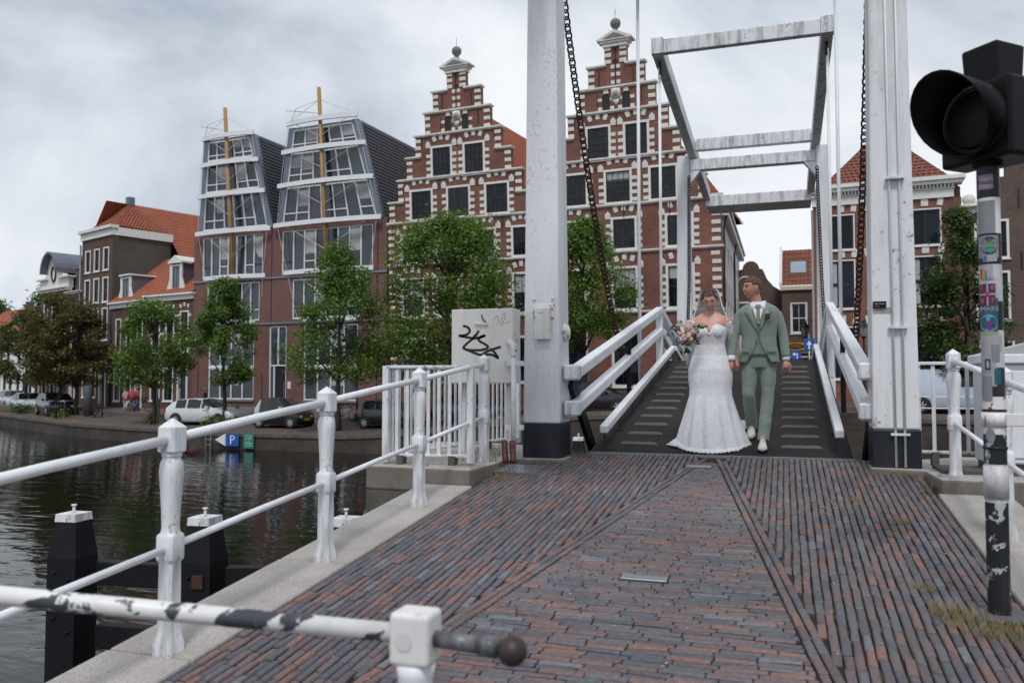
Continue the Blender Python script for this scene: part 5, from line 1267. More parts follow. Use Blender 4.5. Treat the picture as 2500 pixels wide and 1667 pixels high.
o = MB().box(.45,1.6,-.02,.05,0,1.15).build('skylight', M['sash_dark'], sh); o.location = (.0,.42,9.45); o.rotation_euler = (-math.atan2(1.65,2.54), 0, 0)
MB().box(.55,1.5,-.035,-.02,.1,1.05).build('skylight_pane', M['glass_sky'], o)
o = MB().box(.0,3.2,-.25,-.05,4.45,4.95).build('shop_sign', plain('amber_sign', (.62,.33,.03), .5), sh)
m_ = MB(); m_.add([(.78+.52*math.cos(R(18*i)), -.253, 4.7+.19*math.sin(R(18*i))) for i in range(20)], [list(range(20))]); m_.build('sign_emblem', M['ink_black'], o)
text_mesh('sign_lettering', 'OZZES', .25, plain('amber_letters', (.62,.33,.03), .5), o, (.78,-.256,4.7), sx=1.05)
MB().box(1.62,1.65,-.254,-.25,4.45,4.95).build('sign_joint', M['ink_black'], o)
MB().box(-.05,3.3,-.12,.0,4.25,4.42).build('sign_ledge', M['frame_white'], sh)
# sidewalk along the facades
mb = MB(); 
def sw_strip(a, b, wd, za, zb):
    a, b = Vector(a), Vector(b); d = (b-a).normalized(); nn = Vector((d.y,-d.x,0))
    if nn.y > 0: nn = -nn
    pa, pb = a+nn*wd, b+nn*wd
    mb.hexa([(pa.x,pa.y,za-.2),(pb.x,pb.y,zb-.2),(b.x,b.y,zb-.2),(a.x,a.y,za-.2)], [(pa.x,pa.y,za+.14),(pb.x,pb.y,zb+.14),(b.x,b.y,zb+.30),(a.x,a.y,za+.30)])
u = [FP+E2*v for v in (-6.1,9,18,28.4)]
for a, b in zip(u, u[1:]): sw_strip(a, b, 3.4, hz(a.x)+.3, hz(b.x)+.3)
u = [FP+E2*v for v in (32.8,39,47)]
for a, b in zip(u, u[1:]): sw_strip(a, b, 2.0, 1.2, 1.2)
for a, b in ((PA,PB),(PB,PC),(PC,PD),(PD,PD+d2*26)): sw_strip(b, a, 3.0, .3, .3)
kind(mb.build('sidewalk', M['sidewalk']), 'structure')
# ------------------------------------------------------------------ trees
M['bark'] = plain('tree_bark', (.055,.047,.038), .9, 0, .5, 9, bump=.6)
greens = {
 'green': [(0.,(0.043,0.092,0.016)),(.35,(0.073,0.150,0.024)),(.7,(0.117,0.221,0.034)),(.93,(0.182,0.288,0.046)),(1.,(0.342,0.288,0.039))],
 'dark': [(0.,(0.026,0.057,0.014)),(.5,(0.047,0.097,0.021)),(.9,(0.081,0.144,0.029)),(1.,(0.108,0.172,0.039))],
 'autumn': [(0.,(.045,.062,.018)),(.3,(.080,.088,.024)),(.6,(.125,.100,.028)),(.85,(.170,.108,.030)),(1.,(.075,.100,.026))],
 'olive': [(0.,(0.034,0.068,0.019)),(.4,(0.065,0.102,0.028)),(.75,(0.109,0.127,0.031)),(1.,(0.186,0.132,0.034))]}
LM = {k: leafm('leaves_'+k, v, .48) for k, v in greens.items()}
def leaves(mb_, c, r_, n, size, rr, flat=.75):
    for _ in range(n):
        while True:
            p = Vector((rr.uniform(-1,1), rr.uniform(-1,1), rr.uniform(-1,1)))
            if .15 < p.length < 1: break
        o_ = p.normalized(); p = Vector((p.x*r_, p.y*r_, p.z*r_*flat)) + c
        nn_ = (o_*.55 + Vector((rr.gauss(0,.38), rr.gauss(0,.38), .75+rr.gauss(0,.3)))).normalized()
        u = nn_.orthogonal().normalized(); a = rr.uniform(0, 6.28); d = u*math.cos(a)+nn_.cross(u)*math.sin(a); d = (d + Vector((0,0,-.25))).normalized()
        u2 = nn_.cross(d).normalized(); s = size*rr.uniform(.65,1.3)
        mb_.add([p-d*s*.5, p+u2*s*.38, p+d*s*.62, p-u2*s*.38], [[0,1,2,3]])
def tree(name, loc, label, pal, ztop, zbot, rx, seed, n_cl=46, per=95, size=.17, trunk=.13, shape='round', off=(0,0), group='street trees along the far quay', ry=None):
    rr = random.Random(seed); t = thing(name, label, 'tree', loc, group=group)
    z0 = loc[2]; zt, zb = ztop-z0, zbot-z0; ry = ry or rx; H = zt-zb
    ox, oy = off
    def env(f):      # relative radius at height fraction f
        if shape == 'cone': return max(.12, (1-f)**.75*1.08) * (1 if f > .12 else .55+f*3.7)
        if shape == 'flame': return max(.10, math.sin(math.pi*min(1, (f*.86+.14)))**.8*(1.05-.35*f))
        return max(.15, (1-((f-.42)/.60)**2)**.5 if abs(f-.42) < .60 else .15)
    cl = []
    for i in range(int(n_cl*1.2)):
        f = rr.random()**.9; e_ = env(f); a = rr.uniform(0, 6.283); q = rr.uniform(.35,1.0)**.6
        cl.append(Vector((ox*f+math.cos(a)*rx*e_*q, oy*f+math.sin(a)*ry*e_*q, zb+H*f)))
    tk = MB(); tk.smooth = True; hgt = zb+H*.72
    pts = [(0,0,-.1)] + [(ox*max(0,(k/8-.3))+rr.gauss(0,.05), oy*max(0,(k/8-.3))+rr.gauss(0,.05), hgt*k/8) for k in range(1,9)]
    tk.tube(pts, [trunk*1.25]+[trunk*(1-.1*k) for k in range(1,9)], 9); tk.build('trunk', M['bark'], t)
    lb = MB(); lb.smooth = True
    for c in rr.sample(cl, min(len(cl), 22)):
        s = min(hgt*.95, max(zb*.85, c.z-.9-.4*(Vector((c.x,c.y)).length))); k = s/hgt*8; i = min(7, int(k)); b0 = Vector(pts[i]).lerp(Vector(pts[min(8,i+1)]), k-i)
        m = b0.lerp(c, .5)+Vector((rr.gauss(0,.1), rr.gauss(0,.1), .12)); lb.tube([b0, m, c], [trunk*.42, trunk*.25, trunk*.09], 5)
    lb.build('limbs', M['bark'], t)
    cr = MB()
    for c in cl:
        r_ = rr.uniform(.58,1.0)*max(.55, rx/2.6)
        leaves(cr, c, r_, int(per*rr.uniform(1.5,2.9)), size*.74, rr)
    for _ in range(int(n_cl*5)):
        c = rr.choice(cl); leaves(cr, c+Vector((rr.gauss(0,.45), rr.gauss(0,.45), rr.gauss(0,.4)))*max(.6, rx/2.6), .22, 3, size*.74, rr)
    o = cr.build('crown', LM[pal], t); return t
G3 = lambda x, y: (x, y, gst(x, y))
tree('street_tree', G3(-56.2,48.8), 'green tree by the parked silver car at the far end of the quay', 'olive', 7.7, 2.5, 2.5, 11, 56, 95, .22)
tree('street_tree', G3(-47.9,44.3), 'autumn-brown tree over the parked black crossover', 'autumn', 8.3, 2.3, 2.25, 12, 60, 100, .20)
tree('street_tree', G3(-46.4,44.3), 'brown-tinged tree next to the bicycles and grey column', 'autumn', 7.6, 2.4, 2.2, 13, 50, 95, .20)
tree('street_tree', G3(-34.2,38.0), 'light green tree beside the charging post', 'green', 6.9, 2.4, 2.2, 14, 52, 95, .18)
tree('street_tree', G3(-28.58,36.9), 'green tree in front of the parked white hatchback', 'green', 7.75, 2.5, 1.85, 15, 56, 105, .17, shape='flame')
tree('street_tree', G3(-20.66,35.3), 'green tree before the glazed building, next to the two-tone microcar', 'green', 8.9, 2.9, 2.75, 16, 62, 105, .17, shape='cone', trunk=.15)
tree('street_tree', G3(-15.6,36.9), 'broad green tree in front of the stepped-gable house with shutters', 'green', 10.3, 2.6, 3.35, 17, 110, 135, .17, trunk=.2)
tree('street_tree', G3(-8.7,36.7), 'green tree between the near pillar and the thin white rods', 'green', 9.7, 4.2, 2.45, 18, 78, 120, .16, shape='flame', trunk=.17)
tree('street_tree', G3(7.4,38.4), 'dark slender tree in front of the red brick house, by the signal pole', 'dark', 9.7, 2.7, 1.75, 19, 66, 110, .16, shape='flame', off=(-.5,0))
tree('background_tree', (-96,92,0), 'large dark tree rising behind the low red-roofed row', 'dark', 15.5, 5, 7.5, 20, 80, 120, .55, trunk=.5, group='trees behind the row')
tree('background_tree', (-112,88,0), 'dark tree at the picture edge behind the low red-roofed row', 'dark', 14.5, 5, 7, 21, 70, 110, .55, trunk=.5, group='trees behind the row')
def bush(x, y, r_, h, pal, label, seed, n=420, size=.09):
    rr = random.Random(seed); t = thing('bush', label, 'bush', G3(x, y), group='low planting at the quay edge'); mb_ = MB()
    for _ in range(7): leaves(mb_, Vector((rr.gauss(0,r_*.3), rr.gauss(0,r_*.3), h*rr.uniform(.25,.75))), r_*.62, n//7, size, rr, h/r_*.6)
    mb_.build('foliage', LM[pal], t); st_ = MB(); st_.tube([(0,0,-.05),(0,0,h*.6)], .03, 5); st_.build('stem', M['bark'], t)
bush(-33.7,37.3,.42,.75,'olive','round clipped golden shrub beside the charging post',31)
bush(-28.9,36.3,.75,.7,'green','low green shrub round the tree before the white hatchback',32)
bush(-27.6,36.4,.6,.5,'olive','yellowish low shrub in front of the white hatchback',33)
bush(-53.5,46.4,1.2,.8,'dark','dark shrub at the foot of the tree by the silver car',34,700,.12)
bush(-44.9,41.6,.8,.5,'green','grassy tuft at the quay edge below the bicycles',35)
bush(-14.0,36.0,.5,.6,'green','small green shrub seen through the bar fence',36)

# ------------------------------------------------------------------ cars
def carpaint(n, c, rough=.25): return plain('car_paint_'+n, c, rough, 0, .04, 2, coat=.8)
CP = dict(white=carpaint('white',(.62,.66,.69)), black=carpaint('black',(.010,.010,.012)), silver=carpaint('silver',(.42,.45,.49)), navy=carpaint('navy',(.010,.013,.022)), van=carpaint('pale_silver',(.46,.52,.62)))
M['car_glass'] = plain('car_glass', (.012,.014,.016), .06, 0, .2, 2)
M['tyre'] = plain('tyre_rubber', (.012,.012,.013), .8)
M['alloy'] = plain('alloy_rim', (.50,.51,.53), .3, .7, .1)
M['lamp_clear'] = plain('headlamp_glass', (.45,.47,.5), .1); M['lamp_red'] = plain('tail_lamp', (.30,.012,.015), .2)
M['plate'] = plain('yellow_plate', (.62,.36,.02), .5); M['trim'] = plain('black_trim', (.012,.012,.013), .6)
def wheel_meshes(r_):
    ty = MB(); ty.smooth = True; ty.lathe([(r_*.66,-.09),(r_*.95,-.09),(r_,-.06),(r_,.06),(r_*.95,.09),(r_*.66,.09)], n=20)
    ri = MB(); ri.lathe([(r_*.66,.06),(r_*.66,.085),(r_*.60,.075),(r_*.58,.05),(.02,.045)], n=20)
    sp_ = MB()
    for k in range(7):
        a = 2*math.pi*k/7; sp_.beam((.03*math.cos(a),.03*math.sin(a),.082),(r_*.62*math.cos(a),r_*.62*math.sin(a),.078), r_*.16, .02)
    return ty.mesh('tyre', M['tyre']), ri.mesh('rim', M['trim']), sp_.mesh('spokes', M['alloy'])
def car(name, label, loc, hd_, spec, paint_, second=None, cat='car', front_plate=True):
    L, W, H, prof, belt, wins, ws, rw, axles, wr = spec
    t = thing(name, label, cat, loc, rz=hd_, group='vehicles parked along the far quay'); w_ = W/2
    xs_ = sorted(set([p[0] for p in prof] + [x for a in wins for x in a] + [a+d for a in axles for d in (-wr-.06,wr+.06)] + [L*.03, L*.97]))
    def top(x):
        for (a, b), (c, d) in zip(prof, prof[1:]):
            if a <= x <= c: return b+(d-b)*(x-a)/max(1e-6, c-a)
        return prof[-1][1]
    def ring(x):
        zt = top(x); k = 1-.16*max(0, (abs(x/L-.5)*2-.80)/.20)**2; ww = w_*k
        up = max(0, min(1, (zt-belt)/(H-belt))); zb = .20+.10*max(0, (abs(x/L-.5)*2-.86)/.14)
        ye = ww*(.96-.20*up)
        zm = min(belt*.72, zt-.06); z4 = min(belt, zt-.035)
        return [(0,zb),(ww*.90,zb),(ww*.985,zb+.10),(ww,zm),(ww*.975,z4),(ye,max(z4+.012, zt-.05)),(ye*.84,zt),(0,zt+.012)]
    parts = {}
    def put(key, quad):
        parts.setdefault(key, MB()).add(quad, [[0,1,2,3]])
    rg = [(x, ring(x)) for x in xs_]
    for (xa, ra), (xb, rb_) in zip(rg, rg[1:]):
        xm = (xa+xb)/2
        for j in range(7):
            key = 'body'
            if j == 4 and any(a-.001 <= xa and xb <= b+.001 for a, b in wins): key = 'side_window'
            if j in (5, 6) and ws[0]-.001 <= xa and xb <= ws[1]+.001: key = 'windscreen'
            if j in (5, 6) and rw[0]-.001 <= xa and xb <= rw[1]+.001: key = 'rear_window'
            if second and key == 'body' and (j >= 4 and (rw[1] <= xm <= ws[0]+.0) and second[1] == 'roof'): key = 'roof'
            if second and key == 'body' and second[1] == 'lower' and j in (2,3,4) and second[2] < xm < second[3]: key = 'door_panel'
            for s in (-1, 1):
                q = [(xa,s*ra[j][0],ra[j][1]),(xb,s*rb_[j][0],rb_[j][1]),(xb,s*rb_[j+1][0],rb_[j+1][1]),(xa,s*ra[j+1][0],ra[j+1][1])]
                put(key + ('' if key in ('body','windscreen','rear_window','roof') else str(s)), q if s < 0 else q[::-1])
    for x, r_, rev in ((rg[0][0], rg[0][1], True), (rg[-1][0], rg[-1][1], False)):
        for j in range(7):
            q = [(x,-r_[j][0],r_[j][1]),(x,r_[j][0],r_[j][1]),(x,r_[j+1][0],r_[j+1][1]),(x,-r_[j+1][0],r_[j+1][1])]; put('body', q[::-1] if rev else q)
    for k, mb_ in parts.items():
        mt = M['car_glass'] if 'window' in k or k == 'windscreen' else (second[0] if second and k.startswith(('roof','door')) else paint_)
        o = mb_.build(k.rstrip('-1'), mt, t)
        bm = bmesh.new(); bm.from_mesh(o.data); bmesh.ops.remove_doubles(bm, verts=bm.verts, dist=.0005); bm.to_mesh(o.data); bm.free(); smooth_by_angle(o, 38)
    ty, ri, sp_ = wheel_meshes(wr)
    for a in axles:
        for s in (-1, 1):
            m_ = MB(); n = 18; m_.add([(a,s*(w_+.004),wr)] + [(a+(wr+.055)*math.cos(2*math.pi*i/n), s*(w_+.004), max(.2, wr+(wr+.055)*math.sin(2*math.pi*i/n))) for i in range(n)], [[0,1+i,1+(i+1)%n] if s < 0 else [0,1+(i+1)%n,1+i] for i in range(n)]); m_.build('wheel_arch', M['trim'], t)
            wo_ = inst('wheel', ty, (a, s*(w_-.055), wr), (R(90) if s < 0 else R(-90), 0, 0), t); inst('rim', ri, (0,0,0), (0,0,0), wo_); inst('spokes', sp_, (0,0,.004), (0,0,random.random()), wo_)
    zf = top(L*.97)
    for s in (-1, 1):
        MB().box(L-.30, L-.02, s*w_*.60-.16, s*w_*.60+.16, zf-.24, zf-.09).build('headlight', M['lamp_clear'], t, bevel=.04, seg=2)
        MB().box(-.015, .16, s*w_*.80-.09, s*w_*.80+.09, min(belt, top(.05))-.22, min(belt, top(.05))+.02).build('tail_light', M['lamp_red'], t, bevel=.02)
        xm = ws[0]+(ws[1]-ws[0])*.62
        MB().box(xm-.10, xm+.06, s*(w_+.10)-.09, s*(w_+.10)+.09, belt-.01, belt+.13).build('mirror', paint_ if not second else second[0], t, bevel=.03, seg=2)
        MB().box(wins[-1][0]+.12, wins[-1][0]+.30, s*w_*.992-.012, s*w_*.992+.012, belt-.12, belt-.085).build('door_handle', M['trim'], t)
    MB().box(L-.02, L+.012, -.55, .55, .30, .50).build('grille', M['trim'], t, bevel=.01)
    MB().box(L+.011, L+.022, -.26, .26, .40, .51).build('number_plate', M['plate'], t)
    MB().box(.0, L*.99, -w_*.93, w_*.93, .17, .22).build('underside', M['trim'], t)
    return t
hatch = (4.27,1.80,1.48,[(0,.45),(.03,.88),(.16,1.0),(.50,1.30),(.95,1.43),(1.75,1.48),(2.30,1.42),(3.12,.98),(3.9,.83),(4.2,.66),(4.27,.42)],.94,[(.75,1.38),(1.46,2.30),(2.36,2.90)],(2.30,3.12),(.16,.50),(.80,3.42),.32)
micro = (2.72,1.66,1.55,[(0,.45),(.03,.92),(.12,1.08),(.36,1.47),(.9,1.55),(1.4,1.50),(2.0,1.02),(2.45,.92),(2.66,.72),(2.72,.42)],.98,[(.42,.70),(.76,1.40),(1.44,1.85)],(1.4,2.0),(.12,.36),(.42,2.28),.30)
small = (3.45,1.62,1.46,[(0,.42),(.03,.90),(.12,1.02),(.42,1.38),(1.2,1.46),(1.75,1.41),(2.42,.99),(3.1,.86),(3.38,.64),(3.45,.4)],.95,[(.5,1.05),(1.12,1.75),(1.80,2.25)],(1.75,2.42),(.12,.42),(.52,2.86),.29)
suv = (4.35,1.84,1.60,[(0,.5),(.03,1.0),(.15,1.12),(.45,1.50),(1.0,1.59),(1.9,1.60),(2.4,1.54),(3.15,1.10),(4.0,.97),(4.28,.78),(4.35,.48)],1.05,[(.55,1.38),(1.46,2.35),(2.42,2.95)],(2.4,3.15),(.15,.45),(.85,3.45),.36)
estate = (4.55,1.80,1.47,[(0,.45),(.03,.92),(.12,1.02),(.42,1.38),(1.0,1.46),(2.3,1.47),(2.7,1.42),(3.4,.97),(4.2,.82),(4.48,.65),(4.55,.4)],.94,[(.55,1.2),(1.28,2.0),(2.08,2.7),(2.75,3.2)],(2.7,3.4),(.12,.42),(.85,3.65),.32)
vansp = (4.4,1.83,1.84,[(0,.5),(.02,1.72),(.12,1.81),(1.2,1.84),(2.4,1.84),(2.75,1.76),(3.35,1.16),(4.05,1.02),(4.33,.78),(4.4,.45)],1.10,[(2.05,2.75),(2.80,3.15)],(2.75,3.35),(.02,.10),(.75,3.55),.32)
def carpos(x, y, hd_, spec):     # from the near rear wheel's contact point
    ax_, w_ = spec[8][0], spec[1]/2
    return (x - ax_*math.cos(hd_) - (w_-.1)*math.sin(hd_), y - ax_*math.sin(hd_) + (w_-.1)*math.cos(hd_), gst(x, y)+.0)
for nm, lab, x, y, hd_, spec, pc, sec in (
  ('parked_car','white five-door hatchback parked before the glazed building',-31.5,36.75,R(4),hatch,'white',None),
  ('parked_car','black and silver two-seat microcar parked along the quay',-25.45,35.75,R(0),micro,'black',(CP['silver'],'lower',.0,.42)),
  ('parked_car','small black hatchback partly behind the bar fence',-19.85,36.5,R(0),small,'black',None),
  ('parked_car','black crossover under the brown trees',-50.3,44.7,R(-29),suv,'black',None),
  ('parked_car','white hatchback parked behind the black crossover',-58.0,49.2,R(-29),hatch,'white',None),
  ('parked_car','silver car cut off at the end of the quay row',-63.5,52.6,R(-30),suv,'silver',None),
  ('parked_car','dark blue estate car seen through the bar fence bars',-15.7,37.0,R(1),estate,'navy',None),
  ('parked_car','black car behind the white timber rails',-9.9,36.4,R(2),estate,'black',None)):
    car(nm, lab, carpos(x, y, hd_, spec), hd_, spec, CP[pc], sec)
car('parked_van', 'pale silver delivery van behind the white bar fence', carpos(5.35,37.6,R(-3),vansp), R(-3), vansp, CP['van'], None, 'van')

# ------------------------------------------------------------------ bicycles
def bicycle(x, y, rz, label, c, lean=.12):
    t = thing('bicycle', label, 'bicycle', G3(x, y), rot=(lean,0,rz), group='bicycles on the far quay')
    wm = MB(); wm.smooth = True; wm.tube([(.34*math.cos(a),0,.34*math.sin(a)) for a in [2*math.pi*i/20 for i in range(20)]], .02, 6, closed=True)
    for i in range(10): a = math.pi*i/10; wm.tube([(.33*math.cos(a),0,.33*math.sin(a)),(-.33*math.cos(a),0,-.33*math.sin(a))], .003, 3)
    wm = wm.mesh('wheel', M['tyre'])
    for xx in (0, 1.08): inst('wheel', wm, (xx,0,.35), (0,0,0), t)
    f = MB(); f.smooth = True
    for a, b in (((0,0,.35),(.45,0,.32)),((.45,0,.32),(.33,0,.86)),((0,0,.35),(.34,0,.80)),((.45,0,.32),(.90,0,.78)),((.36,0,.74),(.88,0,.82)),((.86,0,.92),(1.08,0,.35))): f.tube([a,b], .018, 6)
    f.build('frame', plain('bike_frame', c, .4), t)
    MB().box(.2,.44,-.08,.08,.88,.94).build('saddle', M['trim'], t, bevel=.03)
    m_ = MB(); m_.smooth = True; m_.tube([(.86,0,.92),(.84,0,1.04)], .014, 6); m_.tube([(.70,-.29,1.04),(.84,-.18,1.06),(.84,.18,1.06),(.70,.29,1.04)], .014, 6); m_.build('handlebar', M['alloy'], t)
bicycle(-47.2,43.3,R(-60),'dark bicycle leaning between the two brown trees',(.015,.015,.018))
bicycle(-45.4,42.6,R(-48),'bicycle with pale fork beside the grey column',(.03,.04,.08))
bicycle(-45.9,43.2,R(-70),'black bicycle behind the one with the pale fork',(.012,.012,.014))
bicycle(-23.3,39.5,R(10),'black bicycle parked by the street lamp before the glazed building',(.012,.012,.014), -.1)

# ------------------------------------------------------------------ street furniture
def lantern(t, z, s=1.0):
    b = MB()
    q = lambda r_, zz: [(r_*math.cos(R(60*i+30)), r_*math.sin(R(60*i+30)), zz) for i in range(6)]
    b.rings([q(.13*s,z),q(.20*s,z+.42*s)]); b.build('lantern_glass', plain('lantern_glass', (.25,.24,.22), .2), t)
    b = MB(); b.rings([q(.24*s,z+.42*s),q(.22*s,z+.47*s),q(.10*s,z+.60*s),q(.10*s,z+.66*s),q(.02*s,z+.72*s)]); b.rings([q(.06*s,z-.10*s),q(.14*s,z)])
    for i in range(6): a = R(60*i+30); b.tube([(.135*s*math.cos(a),.135*s*math.sin(a),z),(.205*s*math.cos(a),.205*s*math.sin(a),z+.42*s)], .012*s, 4)
    b.build('lantern_cap', M['sash_dark'], t)
def street_lamp(x, y, h, label):
    t = thing('street_lamp', label, 'street lamp', G3(x, y), group='lantern posts')
    m_ = MB(); m_.smooth = True; m_.lathe([(.13,0),(.13,.25),(.09,.35),(.07,.9),(.055,1.0),(.05,h*.6),(.075,h*.62),(.045,h*.65),(.04,h-.75),(.06,h-.72)], n=12); m_.build('post', M['sash_dark'], t)
    m_ = MB(); m_.tube([(-.25,0,h*.64),(.25,0,h*.64)], .018, 6); m_.build('ladder_bar', M['sash_dark'], t)
    MB().box(-.05,.05,-.09,-.06,h*.36,h*.44).build('blue_tag', I['blue'], t)
    lantern(t, h-.72)
street_lamp(-22.2,39.9,4.4,'black lantern post before the glazed building')
street_lamp(3.3,38.8,4.0,'lantern post between the far rail and the conduit pillar')
wl = thing('wall_lantern', 'lantern on a bracket beside the yellow shop sign', 'wall lamp', (1.05, 46.5, 4.85))
lantern(wl, 0, 1.2)
m_ = MB(); m_.smooth = True; m_.tube([(0,0,.8),(.25,0,.95),(.6,0,.5),(.75,0,.45)], .03, 6); m_.build('bracket', M['sash_dark'], wl)
cp_ = thing('advertising_column', 'plain grey cylindrical column on the quay beside the bicycles', 'column', G3(-44.5,43.4))
m_ = MB(); m_.smooth = True; m_.lathe([(.26,.05),(.26,2.0),(.25,2.03)], n=20); m_.build('drum', plain('grey_drum', (.10,.11,.13), .6), cp_); MB().box(-.2,.2,-.2,.2,-.1,.06).build('foot', M['sash_dark'], cp_)
bn = thing('park_bench', 'dark slatted bench on the quay beyond the bicycles', 'bench', G3(-42.6,42.0), rz=R(-25))
for k in range(4): MB().box(-.85,.85,-.2+.11*k,-.11+.11*k,.42,.45).build('seat_slat', M['timber_dark'], bn)
for k in range(3): MB().box(-.85,.85,.24+.02*k,.27+.02*k,.52+.13*k,.62+.13*k).build('back_slat', M['timber_dark'], bn)
for x in (-.7,.7): MB().beam((x,-.2,0),(x,.1,.44),.05,.05).build('leg', M['sash_dark'], bn); MB().beam((x,.30,0),(x,.28,.95),.05,.05).build('leg', M['sash_dark'], bn)
cg = thing('charging_post', 'grey electric charging post with a yellow cable', 'charging post', G3(-34.5,38.6), rz=.2)
MB().hexa([(-.16,-.11,0),(.16,-.11,0),(.16,.11,0),(-.16,.11,0)], [(-.13,-.08,1.45),(.13,-.08,1.45),(.13,.08,1.30),(-.13,.08,1.30)]).build('case', plain('charger_grey', (.13,.14,.16), .5), cg, bevel=.02)
MB().box(-.05,.05,-.125,-.10,.85,1.0).build('socket', I['blue'], cg)
m_ = MB(); m_.smooth = True; m_.tube([(.05,-.13,.92),(.22,-.2,.8),(.30,-.25,.3),(.42,-.35,.03),(1.2,-.5,.02)], .018, 6); m_.build('cable', plain('yellow_cable', (.45,.33,.05), .5), cg)
for x, y, lab in ((-29.5,39.3,'conical grey stone bollard before the glazed building'),(-44.2,40.6,'slim dark bollard at the quay edge near the bench')):
    m_ = MB(); m_.smooth = True; m_.lathe([(.17,0),(.15,.3),(.11,.85),(.07,.98),(.02,1.02)] if 'stone' in lab else [(.07,0),(.07,.9),(.05,.98),(.01,1.0)], n=12); o = m_.build('bollard', M['grey_stone'] if 'stone' in lab else M['sash_dark'], None); o.location = G3(x, y); tag(o, lab, 'bollard')
# quay signs
M['sign_blue'] = plain('sign_blue', (.012,.085,.36), .4, var=.05); M['sign_white'] = plain('sign_white', (.72,.73,.74), .4, var=.06); M['sign_green'] = plain('sign_green', (.01,.20,.16), .4, var=.1)
ps = thing('parking_sign', 'blue parking sign with white arrow panel on the quay wall', 'sign', (-25.35,33.0,-.58))
MB().box(0,.72,-.06,-.03,0,.58).build('blue_panel', M['sign_blue'], ps); MB().prism([(-.05,.0),(-.05,.58),(-.62,.29)][::-1], -.06, -.03).build('arrow_panel', M['sign_white'], ps)
text_mesh('letter', 'P', .62, M['sign_white'], ps, (.36,-.064,.28)); MB().box(-.02,.0,-.062,-.03,0,.58).build('edge_strip', M['sign_white'], ps)
gs_ = thing('green_sign', 'small green notice panel on the quay wall beside the parking sign', 'sign', (-24.35,33.0,-.66))
MB().box(0,.56,-.06,-.03,0,.68).build('panel', M['sign_green'], gs_)
for i, tx in enumerate(('ONTLASER', 'N° 10 METER', 'M.U.L.', 'DE ZONDAGS', '1 A 1 PER UU')): text_mesh('lettering', tx, .085, M['sign_white'], gs_, (.28,-.063,.58-.115*i), sx=.8)
ld = thing('quay_ladder', 'steel ladder on the quay wall by the parking sign', 'ladder', (-26.55,33.12,-1.0), rz=R(-20))
for x in (0,.42): MB().box(x-.02,x+.02,-.1,-.06,0,.95).build('stringer', M['steel'], ld)
for z in (.2,.45,.7): MB().box(0,.42,-.095,-.065,z,z+.03).build('rung', M['steel'], ld)
osg = thing('one_way_sign', 'square blue sign with white upward arrow on a pole at the alley', 'sign', (1.12,41.2,1.2))
m_ = MB(); m_.smooth = True; m_.tube([(0,.05,-.2),(0,.05,3.5)], .035, 8); m_.build('pole', M['steel'], osg)
MB().box(-.24,.24,0,.02,2.75,3.32).build('panel', M['sign_blue'], osg, bevel=.01)
MB().prism([(-.04,2.82),(.04,2.82),(.04,3.02),(.13,3.02),(0,3.24),(-.13,3.02),(-.04,3.02)], -.004, .0).build('arrow', M['sign_white'], osg)
tsg = thing('turn_sign', 'round blue sign with white left-turn arrow at the alley', 'sign', (.50,40.6,1.2))
m_ = MB(); m_.smooth = True; m_.tube([(0,.05,-.2),(0,.05,2.75)], .03, 8); m_.build('pole', M['steel'], tsg)
m_ = MB(); m_.tube([(0,0,2.52),(0,.02,2.52)], .24, 24); m_.build('panel', M['sign_blue'], tsg)
m_ = MB(); m_.prism([(.04,2.37),(.10,2.37),(.10,2.60),(-.04,2.60),(-.04,2.67),(-.15,2.57),(-.04,2.47),(-.04,2.54),(.04,2.54)], -.005, .0); m_.build('arrow', M['sign_white'], tsg)
# white mooring railing on the far quay, right of the bridge
qr = thing('quay_railing', 'thin white railing on the far quay in front of the silver van', 'railing', (3.0,33.6,1.15))
for k in range(5): m_ = MB(); m_.smooth = True; m_.lathe([(.05,0),(.04,.3),(.055,.34),(.055,.44),(.04,.5),(.045,.85),(.03,.9)], n=8); o = m_.build('post', M['white'], qr); o.location = (k*1.35,0,0)
for z in (.38,.8): m_ = MB(); m_.tube([(0,0,z),(5.4,0,z)], .022, 6); m_.build('rail', M['white'], qr)
qr2 = thing('far_ramp_railing', 'white railing along the far ramp beyond the leaf', 'railing', (-2.85,21.8,1.75))
for k in range(6): m_ = MB(); m_.smooth = True; m_.lathe([(.07,0),(.055,.15),(.05,.5),(.065,.56),(.04,.62),(.055,.85),(.06,1.05),(.01,1.1)], n=8); o = m_.build('post', M['white'], qr2); o.location = (0,k*1.9,-.0556*k*1.9)
for z in (.5,1.0): m_ = MB(); m_.tube([(0,0,z),(0,9.5,z-.53)], .03, 6); m_.build('rail', M['white'], qr2)
# ------------------------------------------------------------------ people
def skinm(name, c):
    t = T(name); f = t.noise(14, 4); f2 = t.noise(5, 2)
    t.set(Base_Color=t.mix(t.ramp(f2, [(.35,0.),(.7,1.)]), t.mix(f, tuple(x*.88 for x in c), c), (c[0]*1.05, c[1]*.85, c[2]*.82)), Roughness=.48, Subsurface_Weight=.12, Subsurface_Radius=(.02,.008,.005), Subsurface_Scale=.3); return t.m
M['skin_groom'] = skinm('skin_tanned', (.52,.285,.205)); M['skin_bride'] = skinm('skin_warm', (.58,.35,.265)); M['skin_far'] = skinm('skin_far', (.40,.23,.17))
def cloth(name, c, weave=320, var=.10, rough=.85, sheen=.25, fold=5):
    t = T(name); w1 = t.noise(weave, 2, .7, t.map((1,1,.12))); f = t.noise(fold, 3)
    base = t.mix(t.ramp(w1, [(.3,0.),(.7,1.)]), tuple(x*(1-var) for x in c), tuple(min(1,x*(1+var)) for x in c))
    t.set(Base_Color=base, Roughness=rough, Sheen_Weight=sheen); t.bump(t.noise(22, 3), .25, .006); return t.m
